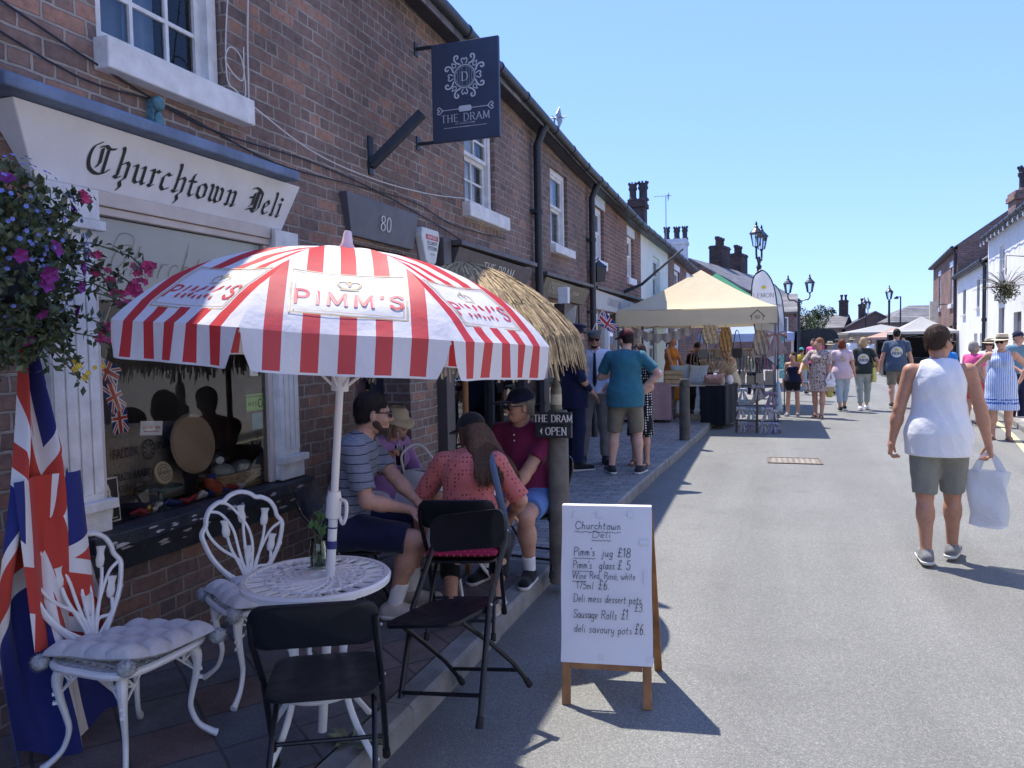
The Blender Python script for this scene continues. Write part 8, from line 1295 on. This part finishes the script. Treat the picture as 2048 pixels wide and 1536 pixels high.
t = thing("hanging_rail", "bamboo rail hung with baby clothes and bandanas in the stall", "rail", (-.95, 16.9, 1.50)); b = MB(); b.tube([(-.9, 0, 0), (.9, .0, .02)], .02, 8); [b.tube([(x, 0, 0), (x, 0, .8)], .005, 5) for x in (-.8, .8)]; b.build("pole", mt("bamboo", (.42, .32, .18), .6, .2, 12), t); r = random.Random(5); gm = [c_("g%d" % i, *c) for i, c in enumerate(((.25, .28, .33), (.45, .44, .43), (.12, .14, .2), (.38, .36, .3), (.3, .33, .38), (.5, .2, .27), (.06, .06, .07), (.42, .42, .46)))]
for k in range(26):
    b = MB(); x = -.84 + k * .066; L = r.uniform(.3, .46); b.grid(lambda u, v: (x + (u - .5) * .035 + .008 * math.sin(v * 9 + k), (u - .5) * .22 * (.4 + .6 * min(1, v * 2.4)), -.02 - L * v - .06 * (1 - abs(2 * u - 1)) * v), 4, 6); b.build("garment", gm[r.randrange(8)], t, smooth=True, solid=.004)
for k, (x, z, lab) in enumerate(((-.6, .24, "left black strapped bag"), (-.25, .22, "second black strapped bag"), (.1, .24, "third black strapped bag"), (.5, .25, "right hand black strapped bag"))):
    t = thing("strap_bag", lab + " hanging above the bamboo rail", "bag", (-.95 + x, 16.82, 1.52)); b = MB(); b.tube(cr([(-.09, 0, .0), (-.03, 0, z + .12), (.03, 0, z + .12), (.09, 0, .0)], 5), .014, 5, flat=.4); b.build("strap", m_black, t); b = MB(); b.bx(-.1, .1, -.02, .02, -.18, .02); b.build("pouch", gm[(k * 3) % 8], t, bevel=.01)
for k, (x, y, z, w, h, m, lab) in enumerate(((-1.35, 16.3, 1.86, .34, .42, dots("lace", (.6, .55, .48), (.25, .2, .16), 30, .33, 1.), "white lace hanging inside the craft stall"), (-1.05, 16.3, 1.78, .26, .5, mt("macrame", (.45, .30, .15), .9, .3, 40, .6, 60), "brown macrame hanging beside the lace"), (-.35, 16.2, 1.70, .32, .5, mt("photo_sheet", (.36, .32, .29), .7, .4, 4), "framed picture panel hung at the stall's right"))):
    b = MB(); b.grid(lambda u, v: ((u - .5) * w * (.55 + .45 * math.sin(v * math.pi * .8 + .4)), .02 * math.sin(u * 20 + v * 8), -h * (1 - v)), 10, 10); b.tube([(0, 0, 0), (0, 0, .3)], .004, 4); o = tag(b.build("wall_hanging", m, smooth=True, solid=.008), lab, "hanging"); o.location = (x, y, z + .2)
b = MB(); b.grid(lambda u, v: (-2.75 + 1.15 * u, 15.0 + .02 * math.sin(u * 40), 2.02 - .16 * math.sin(u * math.pi) - (.11 + .08 * abs(math.sin(u * 18))) * (1 - v)), 50, 3); tag(b.build("garland", c_("oatmeal", .38, .32, .27), smooth=True), "oatmeal fabric garland strung below the cream valance", "garland")
bowm = [c_("bow%d" % i, *c) for i, c in enumerate(((.34, .37, .40), (.33, .30, .29), (.25, .19, .26), (.45, .42, .43), (.46, .47, .46), (.32, .31, .43), (.48, .47, .48)))]
def bow(p, s, mat, lab, spots=None):
    t = thing("fabric_bow", lab, "bow", p, 0, "fabric bows on the display stand"); b = MB()
    for sg in (-1, 1):
        b.grid(lambda u, v: (sg * (.01 + .10 * s * math.sin(u * math.pi / 2)), .025 * s * math.sin(u * math.pi) * math.cos(v * 6.28), (v - .5) * (.03 + .11 * s * u) - .02 * u + .012 * math.sin(v * 12) * u), 8, 8); b.grid(lambda u, v: (sg * (.012 + .06 * s * v + (u - .5) * .07 * s * (.4 + v)), .012 * math.sin(v * 5 + u * 6), -.02 - .22 * s * v + .03 * s * u * sg * v), 4, 8)
    b.build("ribbon", mat, t, smooth=True, solid=.003); b = MB(); b.ball((0, -.01, 0), (.02, .025, .03), 8, 6); b.build("knot", mat, t, smooth=True); return t
t = thing("display_stand", "brown wooden ladder stand displaying fabric bows by the gazebo leg", "stand", (-.40, 14.75, 0), R(-3)); b = MB()
for x in (-.36, .0): b.bar((x, 0, 0), (x, .06, .92), .045, .045, (1, 0, 0))
b.build("post", mt("stained_wood", (.10, .06, .04), .6, .2, 8), t); b = MB(); [b.tube([(-.38, .03, z), (.42, .03, z)], .009, 6) for z in (.22, .50, .88)]; b.build("rail", m_gut, t)
for k, (x, z, s, c) in enumerate(((-.25, .80, 1., 0), (.02, .86, 1.25, 1), (.25, .74, 1.25, 2), (-.28, .46, .9, 3), (-.1, .44, .9, 0), (.18, .46, 1.1, 3), (.3, .42, .7, 6), (-.25, .19, .8, 4), (-.12, .16, .6, 2), (.11, .18, .95, 4), (.28, .19, .95, 5))): bow((-.40 + x, 14.70, z), s * .82, bowm[c] if c != 4 else dots("spotted_bow", (.5, .5, .5), (.05, .05, .06), 50, .4, .6), ("grey blue|taupe|mauve|pale pink|black spotted|lavender|white".split('|'))[c] + " fabric bow, " + ("top" if z > .6 else "middle" if z > .3 else "bottom") + " row of the stand, " + ("far left", "middle", "right", "left", "second", "centre right", "far right", "left", "second", "third", "last")[k])
bow((-.06, 14.74, 1.82), 1.7, c_("dusky_bow", .34, .23, .22), "very large dusky pink bow tied to the gazebo leg"); b = MB(); [b.bx(-.045, .045, -.01, .01, k * .17, k * .17 + .15) for k in range(5)]; o = tag(b.build("hanging_sign", dots("turquoise_word", (.12, .42, .40), (.6, .65, .62), 36, .34, 1.0)), "turquoise drop sign hanging beside the gazebo leg", "sign"); o.location = (.03, 14.95, 1.0)
b = MB(); b.grid(lambda u, v: (.05 + .08 * math.sin(u * 6) * (1 - v * .7) + .02, .0 + .05 * math.cos(u * 6), .35 + .55 * v), 12, 6); o = tag(b.build("pale_scarf", c_("duck_egg", .34, .42, .44), smooth=True, solid=.004), "duck egg blue scarf draped from the gazebo leg", "scarf"); o.location = (-.10, 14.76, .05)
t = thing("card_display", "pale card bags and gift boxes on the stall's right hand table", "gift bags", (-.62, 17.3, .0)); b = MB(); b.bx(-.7, .6, -.25, .25, .70, .74); [b.bx(x - .015, x + .015, -.02, .02, 0, .7) for x in (-.6, .5)]; b.build("table", m_steel, t)
for k in range(6): b = MB(); x = -.55 + k * .19; h = .2 + .05 * (k % 3); b.bx(x - .08, x + .08, -.05, .05, .742, .742 + h); b.tube(cr([(x - .04, 0, .74 + h), (x, 0, .84 + h), (x + .04, 0, .74 + h)], 5), .006, 5); b.build("gift_bag", gm[3] if k % 2 else c_("card", .5, .47, .42), t)
t = thing("side_table", "small grey metal table beyond the girl in the crop top", "table", (.55, 18.9, 0)); b = MB(); b.bx(-.4, .4, -.25, .25, .70, .73); b.build("tabletop", m_steel, t); [MB().bx(x - .012, x + .012, y - .012, y + .012, 0, .7).build("leg", m_steel, t) for x in (-.36, .36) for y in (-.2, .2)]
def feather(loc, h, w, label, rz=0):
    t = thing("feather_flag", label, "flag", loc, rz, "white feather flags by the gazebo"); b = MB(); P = cr([(0, 0, 0), (.0, 0, h * .5), (.0, 0, h * .70), (-.12 * w, 0, h * .86), (-.32 * w, 0, h * .95), (-.6 * w, 0, h * .993), (-.85 * w, 0, h * .972)], 8); b.tube(P, .013, 6); b.build("pole", m_black, t); c = MB(); z0 = h * .36
    def xr(z): return float(np.interp(z / h, [.3, .70, .86, .95, .985, .99], [0, 0, -.12, -.32, -.52, -.6])) * w
    def xl(z): return float(np.interp(z / h, [.36, .42, .5, .6, .72, .82, .9, .95, .975, .99], [0, -.42, -.68, -.86, -.97, -1.0, -.98, -.92, -.82, -.61])) * w
    def f(u, v): z = z0 + (h * .99 - z0) * v; return (xr(z) + (xl(z) - xr(z)) * u, .012 * math.sin(z * 6 + u * 4), z)
    c.grid(f, 8, 22); k = c.build("sail", canvas("flag_white", (.62, .65, .72), .3), t, smooth=True); e = MB(); e.tube([f(1, v) for v in np.linspace(0, 1, 30)], .012, 5); e.build("hem", navy, k); g = MB(); pn = Pen(g, flatplace((-.53 * w, -.03, h * .84), (1, 0, 0), (0, 0, 1), (0, -1, 0)), .004); g.m = 0; pn.poly([(.09 * w * math.cos(a), .12 + .09 * w * math.sin(a) * (1 if math.sin(a) > 0 else .5)) for a in np.linspace(0, 6.28, 17)[:-1]]); g.m = 1; pn.text("LEMON", 0, -.08, .085 * w / .5, align='c', nib=(.5, .3, 0), serif=.8); g.build("logo", [mt("lemon_print", (.6, .48, .05), .6), m_ink], k); return t
feather((-.04, 16.7, 0), 3.16, .52, "large white feather flag with lemon logo behind the gazebo leg"); feather((.10, 19.5, 0), 3.05, .42, "smaller white feather flag just right of the large one")
# covered lorry parked across the street
t = thing("covered_lorry", "dark grey canvas topped lorry parked down the street", "lorry", (1.75, 47, 0), R(4)); b = MB(); b.prism([(-1.05, .75)] + [(1.05 * math.copysign(abs(math.cos(a)) ** .45, math.cos(a)), 1.75 + .48 * math.sin(a)) for a in np.linspace(math.pi, 0, 15)] + [(1.05, .75)], (0, 2, 0), (1, 0, 0), (0, 0, 1), 4.2); b.build("canvas_top", mt("dark_tarp", (.03, .037, .037), .8, .2, 3, .3, 8), t); b = MB(); b.bx(-1.0, 1.0, -2.2, 3.4, .55, .75); b.bx(-.95, .95, 2.05, 3.6, .75, 1.95); b.build("body", m_gut, t)
for sx in (-1, 1):
    for y in (-1.4, 2.6): w = MB(); w.lathe([(.28, -.13), (.45, -.12), (.47, 0), (.45, .12), (.28, .13)], 18, (sx * .88, y, .47), M=Matrix.Rotation(R(90), 3, 'Y')); w.build("wheel", m_rub, t, smooth=True)
# goods on the far right stalls
for k, (x, y, lab) in enumerate(((5.0, 37.6, "dark goods table in front of the grey gazebo"), (6.6, 37.5, "long dark table at the right of the grey gazebo"), (4.3, 43, "black cloth table under the salmon awning"))): stall_table((x, y, 0), R(5), 1.5, .7, .8, lab, blk, tcloth=True)
t = thing("shop_lantern_sign", "cream box sign projecting from the far brick house", "sign", (6.95, 40.5, 2.9)); b = MB(); b.bx(-.35, .0, -.1, .1, -.5, .45); b.build("case", mt("cream_shade", 0), t); b = MB(); b.tube([(0, 0, .3), (.4, 0, .3)], .02, 5); b.build("bracket", m_gut, t)
t = thing("handheld_flag", "small union flag on a stick by the peaked cap", "flag", (-2.28, 9.9, 1.98), R(20)); b = MB(); b.uv = [(0, 0), (2, 0), (2, 1), (0, 1)]; b.add([(0, 0, 0), (.24, 0, -.16), (.30, 0, -.05), (.10, 0, .16)], [(0, 1, 2, 3)]); b.build("small_flag", m_jack, t); b = MB(); b.tube([(-.06, 0, -.14), (.1, 0, .18)], .006, 5); b.build("stick", m_wht, t)
